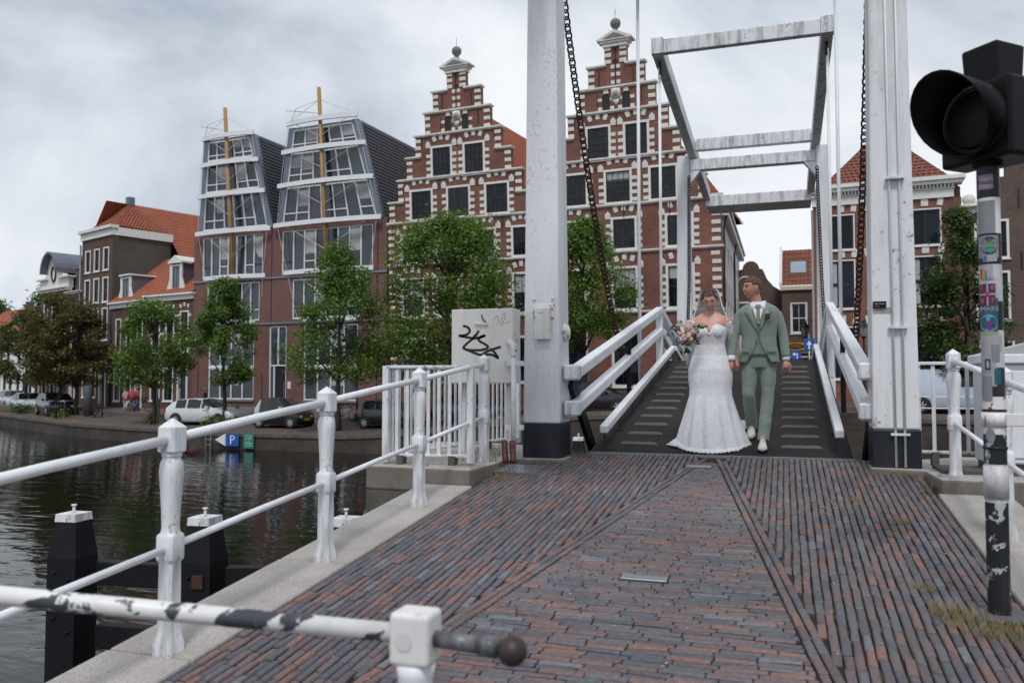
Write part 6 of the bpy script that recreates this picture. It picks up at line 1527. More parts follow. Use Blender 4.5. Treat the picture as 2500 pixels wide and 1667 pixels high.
M['suit'] = cloth('sage_suit', (.200,.252,.212)); M['vest'] = cloth('sage_vest', (.165,.212,.178)); M['lapel'] = cloth('sage_lapel', (.210,.265,.222))
M['shirt'] = cloth('white_shirt', (.78,.79,.82), 300, .04); M['shoe'] = plain('ivory_leather', (.66,.63,.56), .4, 0, .08, 12); M['sole'] = plain('dark_sole', (.02,.018,.016), .6)
M['hair_groom'] = plain('light_brown_hair', (.115,.068,.038), .6, 0, .5, 60, bump=.8); M['hair_bride'] = plain('brown_hair', (.105,.06,.036), .5, 0, .55, 55, bump=.8)
M['stubble'] = plain('short_beard', (.38,.20,.135), .7, 0, .25, 90)
def lacem(name, base, lo, sc, amt):
    t = T(name); v1 = t.n('TexVoronoi', {'Vector': t.obj(), 'Scale': sc}, feature='DISTANCE_TO_EDGE').outputs['Distance']; v2 = t.noise(sc*.8, 5, .75, dist=1.2); v3 = t.noise(sc*2.2, 4, .7, dist=1.5)
    f = t.math('MULTIPLY', t.ramp(v3, [(.42,0.),(.50,1.),(.58,0.)]), amt); f2 = t.ramp(v2, [(.40,0.),(.52,1.)])
    t.set(Base_Color=t.mix(f, t.mix(f2, base, tuple(x*.94 for x in base)), lo), Roughness=.55, Sheen_Weight=.3)
    t.bump(t.math('ADD', t.math('MULTIPLY', v3, .7), t.math('MULTIPLY', v2, .5)), .55, .012); return t.m
M['dress'] = lacem('ivory_lace_gown', (.93,.935,.96), (.70,.71,.76), 11, .9); M['bodice'] = lacem('grey_lace_bodice', (.91,.91,.935), (.56,.555,.60), 24, 1.0)
def sheer(name, c, alpha, lace=0):
    t = T(name); t.set(Base_Color=c, Roughness=.8); tr = t.n('BsdfTransparent'); mix_ = t.n('MixShader', {0: alpha, 1: tr.outputs[0], 2: t.b.outputs[0]})
    if lace:
        f = t.ramp(t.noise(lace, 4, .6, dist=1.6), [(.46,0.),(.50,1.)]); t.nt.links.new(t.math('ADD', t.math('MULTIPLY', f, .85), .06), mix_.inputs[0])
    t.nt.links.new(mix_.outputs[0], t.out.inputs[0]); return t.m
M['veil'] = sheer('tulle_veil', (.86,.86,.87), .80); M['lace_sleeve'] = sheer('lace_sleeve', (.82,.80,.82), .5, 42)
M['lip'] = plain('lips', (.36,.10,.085), .4); M['eye'] = plain('eye_dark', (.035,.022,.018), .2); M['teeth'] = plain('teeth', (.7,.66,.6), .3); M['brow'] = plain('brow_hair', (.09,.05,.03), .7)
def headpt(x, y, z, k=1.0):
    rx, ry, rz_ = .072*k, .092*k, .118*k
    p = Vector((rx*x, ry*y, rz_*z))
    if z < 0:
        t = -z; p.x *= 1-.30*t**1.6
        if y < 0: p.y += -.010*t
        else: p.y *= 1-.42*t
    if y < 0:
        e_ = lambda cx, cz, sx, sz: math.exp(-((p.x-cx)/sx)**2-((p.z-cz)/sz)**2)
        p.y -= .023*e_(0,-.014,.011,.020) + .009*e_(0,.018,.009,.030) + .0045*e_(0,-.054,.022,.010) + .009*e_(0,-.098,.02,.016) + .004*e_(0,.042,.05,.012)
        for s in (-1,1):
            q = .0085*e_(s*.032,.016,.014,.011) - .005*e_(s*.042,-.022,.018,.020); p.y += q
    return p
def head(mb_, C, Rm, s=1.0, k=26, n=36):
    rg = []
    for i in range(1, k):
        t = math.pi*i/k
        rg.append([C + Rm @ (headpt(math.sin(t)*math.cos(2*math.pi*j/n), math.sin(t)*math.sin(2*math.pi*j/n), -math.cos(t))*s) for j in range(n)])
    mb_.rings(rg)
    for sx in (-1, 1):
        rg = []
        for i in range(1, 8):
            t = math.pi*i/8; rg.append([C + Rm @ (Vector((sx*.074+.010*math.sin(t)*math.cos(2*math.pi*j/10), .012+.017*math.sin(t)*math.sin(2*math.pi*j/10)+.004*math.cos(t), -.004-.030*math.cos(t)))*s) for j in range(10)])
        mb_.rings(rg)
def face_parts(par, C, Rm, s, smile=1.0, lids=False):
    def P(x, z, dy=0.0):
        r2 = 1-(x/.072)**2-(z/.118)**2; q = headpt(x/.072, -math.sqrt(max(.05, r2)), z/.118); return C + Rm @ (Vector((x, q.y-.0025-dy, z))*s)
    for sx in (-1, 1):
        m_ = MB(); m_.smooth = True; m_.sphere(P(sx*.031,.014,-.002), .0100*s, 10, 6, (1.25,.5,.55 if not lids else .38)); m_.build('eye', M['eye'], par)
        m_ = MB(); m_.smooth = True; m_.tube([P(sx*.014,.034), P(sx*.032,.040), P(sx*.050,.033)], [.0035*s,.0050*s,.0025*s], 6); m_.build('eyebrow', M['brow'], par)
    m_ = MB(); m_.smooth = True; m_.tube([P(-.026*smile,-.047), P(-.012,-.055,.001), P(0,-.057,.001), P(.012,-.055,.001), P(.026*smile,-.047)], [.0025*s,.0052*s,.0065*s,.0052*s,.0025*s], 6); m_.build('lips', M['lip'], par)
    m_ = MB(); m_.smooth = True; m_.tube([P(-.018*smile,-.0495,.002), P(0,-.0545,.0035), P(.018*smile,-.0495,.002)], [.0015*s,.0030*s,.0015*s], 6); m_.build('teeth', M['teeth'], par)
def scalp(name, par, C, Rm, s, mat_, test, k1=1.07, amp=.004, n=48, kk=34, seed=0):
    mb_ = MB(); mb_.smooth = True; grid = []
    for i in range(1, kk):
        t = math.pi*i/kk; row = []
        for j in range(n):
            x, y, z = math.sin(t)*math.cos(2*math.pi*j/n), math.sin(t)*math.sin(2*math.pi*j/n), -math.cos(t)
            p = headpt(x, y if y > 0 else y*.97, z); p = p*k1; p += Vector((x,y,z))*amp*noise.noise(Vector((x*7+seed, y*7, z*7)))*2
            row.append((C + Rm @ (p*s), test(x, y, z)))
        grid.append(row)
    V = [q[0] for r_ in grid for q in r_]; F = []
    for i in range(len(grid)-1):
        for j in range(n):
            j2 = (j+1) % n
            if grid[i][j][1] and grid[i][j2][1] and grid[i+1][j][1] and grid[i+1][j2][1]: F.append([i*n+j, i*n+j2, (i+1)*n+j2, (i+1)*n+j])
    top_ = len(grid)-1; V.append(C + Rm @ (Vector((0,0,.118*k1))*s)); F += [[top_*n+j, top_*n+(j+1)%n, len(V)-1] for j in range(n)]
    mb_.add(V, F); o = mb_.build(name, mat_, par); md = o.modifiers.new('thick', 'SOLIDIFY'); md.thickness = .006; md.offset = 0; return o
def hand(mb_, W, D, up, s=1.0, curl=.5, thumb=1):
    # W wrist point, D pointing direction, up = direction of the back of the hand
    D = D.normalized(); up = (up - D*up.dot(D)).normalized(); sd_ = D.cross(up)*thumb
    mb_.tube([W-D*.02, W+D*.02, W+D*.055, W+D*.085], [.024*s,.028*s,.033*s,.027*s], 12)
    for i, (o_, L) in enumerate(((.027,.070),(.010,.080),(-.008,.075),(-.025,.058))):
        p0 = W + D*.07 + sd_*o_*s; d = D; pts = [p0]; a = 0
        for seg in range(3):
            a += curl*.55; d = (D*math.cos(a) - up*math.sin(a)); pts.append(pts[-1] + d*L*s*(.42,.32,.26)[seg])
        mb_.tube(pts, [.0095*s,.009*s,.0082*s,.0065*s], 8)
    p0 = W + D*.02 + sd_*.024*s; mb_.tube([p0, p0+sd_*.022*s+D*.025*s-up*.006, p0+sd_*.028*s+D*.055*s-up*.02, p0+sd_*.02*s+D*.075*s-up*.028], [.012*s,.011*s,.0095*s,.007*s], 8)
def ell(mb_, rows, n=24, p=2.2):
    rg = []
    for (cx, cy, z, rx, ry) in rows:
        ring = []
        for j in range(n):
            a = 2*math.pi*j/n; c, s = math.cos(a), math.sin(a); k = (abs(c)**p+abs(s)**p)**(-1/p); ring.append((cx+rx*k*c, cy+ry*k*s, z))
        rg.append(ring)
    mb_.rings(rg)
def remesh(o, vox=.006, it=2):
    m_ = o.modifiers.new('remesh', 'REMESH'); m_.mode = 'VOXEL'; m_.voxel_size = vox; m_.use_smooth_shade = True
    s = o.modifiers.new('smooth', 'SMOOTH'); s.iterations = it; s.factor = .5; return o
V3 = lambda *a: Vector(a)
def flowerball(par, c, r_, mat_, nm, petals=14, seed=0):
    rr = random.Random(seed); mb_ = MB(); mb_.smooth = True; mb_.sphere(c, r_*.62, 10, 7)
    for k in range(petals):
        d = V3(rr.gauss(0,1), rr.gauss(0,1)-.5, rr.gauss(0,1)).normalized(); u = d.orthogonal().normalized(); v = d.cross(u); q = Vector(c)+d*r_*.55
        mb_.add([q-u*r_*.35, q+v*r_*.4+d*r_*.2, q+u*r_*.35+d*r_*.3, q-v*r_*.4+d*r_*.25, q+d*r_*.55], [[0,1,4],[1,2,4],[2,3,4],[3,0,4]])
    return mb_.build(nm, mat_, par)

# ---- groom
GR = thing('person', 'man in sage green suit, looking aside and smiling, holding the bride by the hand', 'person', (-.255, 9.05, leaf_z(9.05)))
b = MB()
HC = V3(-.055,-.035,1.645); HR_ = Matrix.Rotation(R(-62), 3, 'Z') @ Matrix.Rotation(R(6), 3, 'X') @ Matrix.Rotation(R(4), 3, 'Y')
head(b, HC, HR_, 1.0)
b.tube([(-.005,.005,1.36),(-.01,.0,1.46),(-.035,-.01,1.56),(-.05,-.01,1.62)], [.07,.058,.055,.05], 16)
ell(b, [(0,0,.84,.11,.07),(0,0,.95,.13,.09),(0,0,1.1,.14,.10),(0,0,1.3,.165,.11),(0,0,1.41,.165,.09),(0,0,1.455,.08,.06)])
Lw, Rw = V3(-.275,-.10,.885), V3(.268,-.03,.885)
b.tube([(-.16,0,1.37),(-.245,-.02,1.14),Lw], [.036,.036,.028], 10); b.tube([(.16,0,1.37),(.245,.02,1.14),Rw], [.036,.036,.028], 10)
hand(b, Lw+V3(0,-.005,-.01), V3(-.06,-.12,-1), V3(.3,-1,0), 1.0, .75, 1); hand(b, Rw+V3(0,-.005,-.01), V3(-.02,-.25,-1), V3(.2,-1,.2), 1.05, 1.0, -1)
legL = [V3(-.095,.01,.86), V3(-.112,-.06,.53), V3(-.085,.16,.17)]; legR = [V3(.095,.0,.86), V3(.082,-.03,.50), V3(.030,-.15,.085)]
b.tube(legL, [.06,.045,.036], 12); b.tube(legR, [.06,.045,.036], 12)
b.tube([legL[2], legL[2]+V3(-.01,-.05,-.06)], [.04,.035], 10); b.tube([legR[2], legR[2]+V3(0,-.06,-.03)], [.04,.035], 10)
remesh(b.build('body', M['skin_groom'], GR), .0055)
face_parts(GR, HC, HR_, 1.0, 1.15)
scalp('hair', GR, HC, HR_, 1.0, M['hair_groom'], lambda x, y, z: (z > .52 if y < -.35 else z > -.18+.62*max(0, -y+.12)*1.1) and not (abs(x) > .7 and y < .2 and z < .28), 1.075, .004, 96, 64)
None and scalp('beard', GR, HC, HR_, 1.0, M['stubble'], lambda x, y, z: y < .05 and z < -.50 and (z < -.62 or abs(x) > .45), 1.012, .0)
# clothes
def coat(name, rows, w, mat_, par, off=0.0, n=46, fold=.0, seed=0, thick=.007):
    mb_ = MB(); mb_.smooth = True; V = []; F = []
    def lerp_row(z):
        for a, c in zip(rows, rows[1:]):
            if a[2] <= z <= c[2]:
                t = (z-a[2])/(c[2]-a[2]); return [a[i]+(c[i]-a[i])*t for i in range(5)]
        return rows[-1]
    zs_ = []; 
    for a, c in zip(rows, rows[1:]):
        m = max(2, int((c[2]-a[2])/.018)); zs_ += [a[2]+(c[2]-a[2])*i/m for i in range(m)]
    zs_.append(rows[-1][2])
    for z in zs_:
        cx, cy, _, rx, ry = lerp_row(z); rx += off; ry += off; a0 = math.asin(min(.95, max(.0, w(z))/rx))
        for j in range(n+1):
            a = a0+(2*math.pi-2*a0)*j/n; s_, c_ = math.sin(a), math.cos(a); k = (abs(s_)**2.35+abs(c_)**2.35)**(-1/2.35)
            f = 1 + fold*(noise.noise(Vector((s_*2.2+seed, c_*2.2, z*9)))*.6 + noise.noise(Vector((s_*5, c_*5+seed, z*22)))*.3)
            V.append((cx+rx*k*s_*f, cy-ry*k*c_*f, z))
    for i in range(len(zs_)-1):
        for j in range(n): F.append([i*(n+1)+j, i*(n+1)+j+1, (i+1)*(n+1)+j+1, (i+1)*(n+1)+j])
    mb_.add(V, F); o = mb_.build(name, mat_, par); md = o.modifiers.new('thick', 'SOLIDIFY'); md.thickness = thick; md.offset = 0; return o
rows = [(0,.0,.855,.198,.140),(0,0,.93,.190,.134),(0,0,1.02,.173,.126),(0,0,1.12,.163,.120),(0,0,1.22,.176,.127),(0,0,1.32,.190,.130),(0,0,1.385,.198,.120),(0,.005,1.42,.192,.106),(0,.01,1.45,.150,.092),(-.005,.01,1.495,.078,.078)]
jw = lambda z: .004+.078*max(0, (z-1.185)/.30)**.95 if z >= 1.185 else .003+.115*min(1., (1.185-z)/.32)**1.9
coat('jacket', rows, jw, M['suit'], GR, .008, fold=.022, seed=1)
coat('waistcoat', [r_ for r_ in rows if .9 < r_[2] < 1.44], lambda z: .003+.055*max(0,(z-1.24)/.2) if z > 1.24 else .002, M['vest'], GR, -.004, fold=.01, seed=4)
coat('shirt', [r_ for r_ in rows if r_[2] > .9], lambda z: 0, M['shirt'], GR, -.010, fold=.015, seed=3)
# collar
for s in (-1, 1):
    m_ = MB(); m_.add([(s*.004,-.080,1.468),(s*.052,-.052,1.500),(s*.066,.02,1.518),(s*.074,.02,1.475),(s*.066,-.070,1.448),(s*.044,-.098,1.425)], [[0,1,4,5],[1,2,3,4]] if s > 0 else [[5,4,1,0],[4,3,2,1]]); o = m_.build('shirt_collar', M['shirt'], GR); md = o.modifiers.new('t','SOLIDIFY'); md.thickness = .006
m_ = MB(); m_.smooth = True; m_.tube([(-.068,.02,1.49),(-.055,-.05,1.475),(0,-.08,1.46),(.055,-.05,1.475),(.068,.02,1.49),(.05,.075,1.50),(0,.085,1.505),(-.05,.075,1.50)], .016, 8, closed=True); m_.build('collar_band', M['shirt'], GR)
t_ = T('checked_tie'); ck = t_.n('TexBrick', {'Vector': t_.map((1,1,1)), 'Scale': 1., 'Color1': (.15,.19,.165,1), 'Color2': (.17,.21,.18,1), 'Mortar': (.42,.44,.42,1), 'Mortar Size': .002, 'Brick Width': .05, 'Row Height': .035}); t_.set(Base_Color=t_.mix(t_.noise(40,3), (.13,.17,.15), (.26,.30,.27)), Roughness=.6)
m_ = MB(); m_.hexa([(-.022,-.140,1.25),(.022,-.140,1.25),(.022,-.128,1.25),(-.022,-.128,1.25)], [(-.016,-.112,1.425),(.016,-.112,1.425),(.016,-.095,1.425),(-.016,-.095,1.425)]); m_.hexa([(-.016,-.118,1.42),(.016,-.118,1.42),(.016,-.09,1.42),(-.016,-.09,1.42)], [(-.027,-.108,1.462),(.027,-.108,1.462),(.027,-.08,1.462),(-.027,-.08,1.462)]); m_.build('tie', t_.m, GR, bevel=.006)
# lapels
for s in (-1, 1):
    V, F = [], []; zs_ = [1.19+.26*i/12 for i in range(13)]
    for i, z in enumerate(zs_):
        f = i/12; lw = .012+.070*min(1, f*1.25) if f < .80 else (.062-.02*(f-.8)*5 if f > .86 else .050)
        xin = jw(z)+.002
        for q in (0, .5, 1):
            x = xin+lw*q; 
            r0 = None
            for a, c in zip(rows, rows[1:]):
                if a[2] <= z <= c[2]: t = (z-a[2])/(c[2]-a[2]); r0 = [a[k]+(c[k]-a[k])*t for k in range(5)]
            rx, ry = r0[3]+.014, r0[4]+.014; y = -ry*(max(.02, 1-(abs(x)/rx)**2.35))**(1/2.35)
            V.append((s*x, r0[1]+y-.012-.004*(1-q), z))
    F = [[3*i+q, 3*i+q+1, 3*i+q+4, 3*i+q+3] for i in range(12) for q in range(2)]
    if s < 0: F = [f[::-1] for f in F]
    m_ = MB(); m_.smooth = True; m_.add(V, F); o = m_.build('lapel', M['lapel'], GR); md = o.modifiers.new('t','SOLIDIFY'); md.thickness = .007
    m_ = MB(); m_.smooth = True; m_.tube([(s*.10,-.149,1.005),(s*.14,-.134,1.007),(s*.172,-.112,1.005)], .004, 6); MB
    o = MB().add([(s*.088,-.158,1.012),(s*.178,-.112,1.012),(s*.18,-.114,.968),(s*.088,-.160,.962)], [[0,1,2,3]] if s > 0 else [[3,2,1,0]]).build('pocket_flap', M['lapel'], GR); md = o.modifiers.new('t','SOLIDIFY'); md.thickness = .008
for z, x, y in ((1.178,-.002,-.150),(1.09,-.012,-.149)):
    m_ = MB(); m_.smooth = True; m_.sphere((x,y,z), .010, 10, 6, (1,.5,1)); m_.build('button', M['vest'], GR)
def sleeve(name, pts, rad, mat_, par, seed, nseg=22, fold=.10, n=18):
    P = []; Rr = []
    for i in range(nseg+1):
        t = i/nseg*(len(pts)-1); k = min(len(pts)-2, int(t)); f = t-k; f2 = f*f*(3-2*f)
        P.append(pts[k].lerp(pts[k+1], f)); Rr.append(rad[k]+(rad[k+1]-rad[k])*f)
    mb_ = MB(); mb_.smooth = True; mb_.tube(P, Rr, n, caps=False); W = []
    for i, v in enumerate(mb_.v):
        v = Vector(v); c = P[i//n]; d = v-c; q = 1+fold*(noise.noise(Vector((v.x*10+seed, v.y*10, v.z*26)))+.6*noise.noise(Vector((v.x*22, v.y*22+seed, v.z*48)))); W.append(tuple(c+d*q))
    mb_.v = W; o = mb_.build(name, mat_, par); md = o.modifiers.new('t','SOLIDIFY'); md.thickness = .006; return o
sleeve('sleeve', [V3(-.120,.0,1.395), V3(-.188,.008,1.355), V3(-.250,-.02,1.14), V3(-.275,-.092,.905)], [.045,.058,.050,.042], M['suit'], GR, 1)
sleeve('sleeve', [V3(.120,.0,1.395), V3(.188,.008,1.355), V3(.245,.02,1.14), V3(.266,-.025,.905)], [.045,.058,.050,.043], M['suit'], GR, 7)
for P_, D_ in ((Lw,V3(-.05,-.25,-1)),(Rw,V3(0,-.2,-1))):
    m_ = MB(); m_.smooth = True; d = D_.normalized(); m_.tube([P_-d*.04, P_+d*.014], [.042,.040], 14, caps=False); o = m_.build('shirt_cuff', M['shirt'], GR); md = o.modifiers.new('t','SOLIDIFY'); md.thickness = .004
m_ = MB(); m_.smooth = True
ell(m_, [(0,.0,.80,.152,.108),(0,0,.90,.164,.115),(0,0,.97,.155,.108)], 28)
def leg(P, rad): m_.tube([P[0].lerp(P[1], t) for t in (0,.35,.7)] + [P[1]] + [P[1].lerp(P[2], t) for t in (.3,.65,1.0)], rad, 18)
leg([V3(-.088,.0,.87), V3(-.110,-.065,.52), V3(-.088,.165,.150)], [.088,.084,.073,.066,.063,.061,.060]); leg([V3(.088,.0,.87), V3(.084,-.035,.50), V3(.030,-.150,.045)], [.088,.084,.073,.065,.062,.061,.060])
o = m_.build('trousers', M['suit'], GR); remesh(o, .010, 4)
tx = bpy.data.textures.new('cloth_folds', 'CLOUDS'); tx.noise_scale = .085; tx.noise_depth = 2
dm = o.modifiers.new('folds', 'DISPLACE'); dm.texture = tx; dm.strength = .016; dm.mid_level = .5; dm.texture_coords = 'LOCAL'
def shoe(heel, toe, nm='shoe'):
    heel, toe = Vector(heel), Vector(toe); d = (toe-heel).normalized(); sd_ = d.cross(V3(0,0,1)).normalized(); up = sd_.cross(d).normalized(); L = (toe-heel).length
    mb_ = MB(); mb_.smooth = True; rg = []
    for f, w_, h in ((-.03,.020,.035),(.0,.032,.062),(.12,.036,.082),(.25,.036,.088),(.40,.038,.075),(.58,.046,.056),(.75,.049,.045),(.88,.043,.036),(.97,.026,.026),(1.0,.010,.016)):
        c = heel+d*L*f; ring = []
        for j in range(16):
            a = 2*math.pi*j/16; ca, sa = math.cos(a), math.sin(a); ring.append(c+sd_*w_*ca+up*(.012+(h if sa > 0 else .010)*sa*(1 if sa > 0 else 1)))
        rg.append(ring)
    mb_.rings(rg); o = mb_.build(nm, M['shoe'], GR)
    s_ = MB(); rg = []
    for f, w_ in ((-.03,.024),(.0,.036),(.25,.039),(.58,.050),(.75,.053),(.9,.044),(1.01,.012)):
        c = heel+d*L*f; rg.append([c+sd_*w_-up*.002, c-sd_*w_-up*.002, c-sd_*w_-up*.012, c+sd_*w_-up*.012])
    s_.rings(rg); s_.build('sole', M['sole'], o)
    l_ = MB(); l_.smooth = True
    for f in (.34,.40,.46,.52):
        c = heel+d*L*f+up*(.105-.085*(f-.25)); l_.tube([c-sd_*.022, c+up*.004, c+sd_*.022], .003, 5)
    l_.build('laces', M['shirt'], o); return o
shoe((-.085,.20,.155), (-.098,.03,.045)); shoe((.030,-.115,.012-.02), (.030,-.375,-.045))
fl = thing('boutonniere', 'small boutonniere of cream and red flowers on the groom\'s lapel', 'boutonniere', (-.27+.105, 9.05-.150, leaf_z(9.05)+1.335))
CRM, PNK, RED_, YEL = plain('cream_petal', (.72,.62,.45), .6), plain('pink_petal', (.66,.40,.42), .6), plain('red_petal', (.30,.05,.07), .6), plain('yellow_petal', (.62,.55,.22), .6)
flowerball(fl, (0,0,.03), .020, CRM, 'cream_flower', seed=1); flowerball(fl, (-.024,0,.012), .016, YEL, 'yellow_flower', seed=2); flowerball(fl, (.004,-.004,-.014), .017, RED_, 'red_flower', seed=3)
m_ = MB(); leaves(m_, V3(0,.006,0), .055, 46, .022, random.Random(5)); m_.build('sprig', LM['dark'], fl)
o = MB().add([(.085,-.146,1.285),(.118,-.138,1.292),(.112,-.143,1.318)], [[0,1,2]]).build('pocket_square', M['shirt'], GR)

# ---- bride
BR = thing('person', 'bride in white lace mermaid gown looking down, carrying a bouquet', 'person', (-.755, 8.98, leaf_z(8.98)))
b = MB(); HC = V3(.005,-.06,1.535); HR_ = Matrix.Rotation(R(5), 3, 'Z') @ Matrix.Rotation(R(33), 3, 'X') @ Matrix.Rotation(R(-4), 3, 'Y')
head(b, HC, HR_, .98)
b.tube([(0,.02,1.33),(0,.012,1.41),(.002,-.015,1.48)], [.062,.050,.046], 16)
ell(b, [(0,0,.75,.20,.15),(0,0,.85,.19,.14),(0,0,1.0,.14,.10),(0,0,1.12,.14,.11),(0,-.01,1.22,.160,.115),(.005,.0,1.30,.172,.095),(.01,.012,1.355,.165,.072),(.005,.015,1.395,.10,.055),(0,.015,1.42,.055,.048)])
b.sphere((-.070,-.072,1.20), .056, 14, 10); b.sphere((.070,-.072,1.20), .056, 14, 10)
LW, RW = V3(-.205,-.245,1.095), V3(.262,.03,.905)
b.tube([(-.125,.012,1.335),(-.172,.010,1.312),(-.205,.004,1.23),(-.235,.0,1.12),(-.235,-.06,1.09),LW], [.035,.046,.046,.040,.036,.024], 12); b.tube([(.125,.012,1.335),(.172,.012,1.312),(.198,.03,1.23),(.218,.07,1.12),(.238,.08,1.05),RW], [.035,.046,.046,.041,.036,.025], 12)
hand(b, LW, V3(.25,-1,.12), V3(-.9,-.2,.4), .92, 1.5, 1); hand(b, RW, V3(.2,-.15,-1), V3(.5,-1,0), .9, .7, -1)
b.tube([(-.08,.02,.8),(-.08,.02,.1)], [.08,.04], 10); b.tube([(.08,-.05,.8),(.08,-.1,.1)], [.08,.04], 10)
remesh(b.build('body', M['skin_bride'], BR), .0055)
face_parts(BR, HC, HR_, .98, 1.0, True)
scalp('hair', BR, HC, HR_, .98, M['hair_bride'], lambda x, y, z: z > (.66 if y < -.45 else -.45 if y > .1 else .05+.6*max(0,-y)*1.3) and not (abs(x) > .75 and y < .05 and z < .25 and False), 1.07, .005, 96, 64, seed=9)
m_ = MB(); m_.smooth = True; m_.sphere((.0,.075,1.56), .062, 14, 10); m_.build('hair_bun', M['hair_bride'], BR)
m_ = MB(); m_.smooth = True; m_.tube([HC + HR_ @ (Vector((.079*math.cos(a), -.012, .118*math.sin(a)*1.02+.01))*.99) for a in [math.pi*i/14 for i in range(15)]], .005, 6); m_.build('headband', M['sole'], BR)
# gown
prof = [(1.245,.166,.128,0,0),(1.20,.170,.148,0,0),(1.14,.158,.132,0,0),(1.06,.146,.112,0,0),(.98,.160,.122,0,0),(.90,.190,.146,.0,0),(.80,.220,.170,.0,.01),(.70,.222,.176,.004,.01),(.60,.210,.180,.010,.02),(.52,.212,.192,.020,.03),(.42,.236,.222,.050,.05),(.30,.264,.254,.10,.10),(.18,.298,.288,.125,.17),(.08,.325,.318,.135,.25),(.02,.340,.334,.14,.33),(.0,.348,.338,.15,.36)]
def gown(z0, z1, name, mat_, off=0.0, topfn=None):
    n = 110; mb_ = MB(); mb_.smooth = True; zs_ = []
    pz = sorted([p for p in prof if z0-.001 <= p[0] <= z1+.001], key=lambda p: -p[0]); rg = []
    for a, c in zip(pz, pz[1:]):
        m = max(2, int((a[0]-c[0])/.016)); zs_ += [[a[k]+(c[k]-a[k])*i/m for k in range(5)] for i in range(m)]
    zs_.append(list(pz[-1]))
    for i, (z, rx, ry, am, tr_) in enumerate(zs_):
        ring = []
        for j in range(n):
            a = 2*math.pi*j/n; s_, c_ = math.sin(a), math.cos(a)
            f = 1+am*(.50*math.sin(9*a+2*z)+.35*math.sin(14*a+1.7+3*z)+.3*math.sin(5*a+.6)) + .006*noise.noise(Vector((s_*3, c_*3, z*14)))
            of_ = off if not topfn else off-.0055*sst(.99, .90, z) if False else (off if not topfn else off - .0060*(1-sst(.90, .97, z)))
            x, y = (rx+of_)*s_*f, -(ry+of_)*c_*f
            if y > 0: y *= 1+tr_*1.6; x *= 1+tr_*.25
            zz = z
            if topfn and i < 4: zz = z + topfn(x, y)*(1-i/4)
            zz += .1855*y*max(0, 1-z/.5)**2                     # the hem follows the sloping deck
            if z < .03: zz += .012*math.sin(37*a)*math.sin(11*a)
            ring.append((x, y, zz))
        rg.append(ring)
    mb_.rings(rg, caps=False); o = mb_.build(name, mat_, BR); md = o.modifiers.new('t','SOLIDIFY'); md.thickness = .005; return o
sweet = lambda x, y: (.028*math.exp(-((abs(x)-.085)/.05)**2) - .075*math.exp(-(x/.028)**2)) if y < 0 else .02
gown(.90, 1.25, 'bodice', M['bodice'], .0055, sweet); gown(0., .98, 'skirt', M['dress'], .0035)
# bust cups so that the bodice follows the body
for s in (-1, 1):
    m_ = MB(); m_.smooth = True; m_.sphere((s*.074,-.098,1.19), .068, 18, 12, (1.05,.85,1.0)); m_.build('bodice_cup', M['bodice'], BR)
# scalloped hem lace and train corner
m_ = MB(); n = 64; V = []
for j in range(n+1):
    a = -1.5+3.0*j/n; r_ = .350+.018*math.sin(9*a)*.6; V += [(r_*math.sin(a)*1.0, -.352*math.cos(a)*1.03, .045-.352*math.cos(a)*.1855), (r_*math.sin(a)*1.06, -.352*math.cos(a)*1.12, -.352*math.cos(a)*.1855*1.1+.004+.016*abs(math.sin(26*a)))]
m_.add(V, [[2*j,2*j+2,2*j+3,2*j+1] for j in range(n)]); o = m_.build('hem_lace', M['dress'], BR); md = o.modifiers.new('t','SOLIDIFY'); md.thickness = .004
m_ = MB(); m_.smooth = True; m_.add([(-.26,-.16,.03),(-.33,-.22,-.015),(-.46,-.10,-.010),(-.38,.05,.02),(-.30,.0,.10)], [[0,1,2,3,4]]); o = m_.build('hem_corner', M['dress'], BR); md = o.modifiers.new('t','SOLIDIFY'); md.thickness = .006
m_ = MB(); m_.smooth = True; m_.add([(.10,.35,.10),(.27,.45,.11),(.42,.62,.20),(.40,.74,.245),(.30,.80,.20),(.05,.75,.19)], [[0,1,2,3,4,5]]); o = m_.build('train', M['dress'], BR); md = o.modifiers.new('t','SOLIDIFY'); md.thickness = .012
# lace sleeves
sleeve('lace_sleeve', [V3(.180,.005,1.315), V3(.216,.07,1.13), V3(.238,.08,1.05), V3(.256,.05,.95)], [.060,.052,.044,.034], M['lace_sleeve'], BR, 3, fold=.03)
sleeve('lace_sleeve', [V3(-.180,.005,1.315), V3(-.235,.0,1.13), V3(-.236,-.06,1.09), V3(-.212,-.19,1.09)], [.060,.052,.046,.034], M['lace_sleeve'], BR, 5, fold=.03)
m_ = MB(); m_.smooth = True; m_.tube([(-.045,-.035,1.40),(-.03,-.075,1.36),(0,-.098,1.335),(.03,-.075,1.36),(.045,-.035,1.40)], .0016, 5); m_.sphere((0,-.102,1.328), .006, 8, 6); m_.build('necklace', M['alloy'], BR)
# veil
m_ = MB(); m_.smooth = True; V, F = [], []; n = 26; lv = [(1.672,.022,-.02,.03),(1.667,.050,-.015,.055),(1.652,.078,-.005,.078),(1.63,.096,.004,.09),(1.60,.106,.012,.097),(1.57,.112,.02,.10),(1.48,.135,.05,.11),(1.36,.178,.07,.12),(1.22,.215,.09,.13),(1.05,.235,.11,.14),(.85,.25,.13,.15)]
for z, rx, cy, ry in lv:
    for j in range(n+1):
        a = R(-12)+R(204)*j/n; f = 1+.05*math.sin(a*9+z*4); V.append((rx*math.cos(a)*f-.012*(1.66-z), cy+ry*math.sin(a)*f, z))
for i in range(len(lv)-1):
    for j in range(n): F.append([i*(n+1)+j, i*(n+1)+j+1, (i+1)*(n+1)+j+1, (i+1)*(n+1)+j])
m_.add(V, F); m_.build('veil', M['veil'], BR)

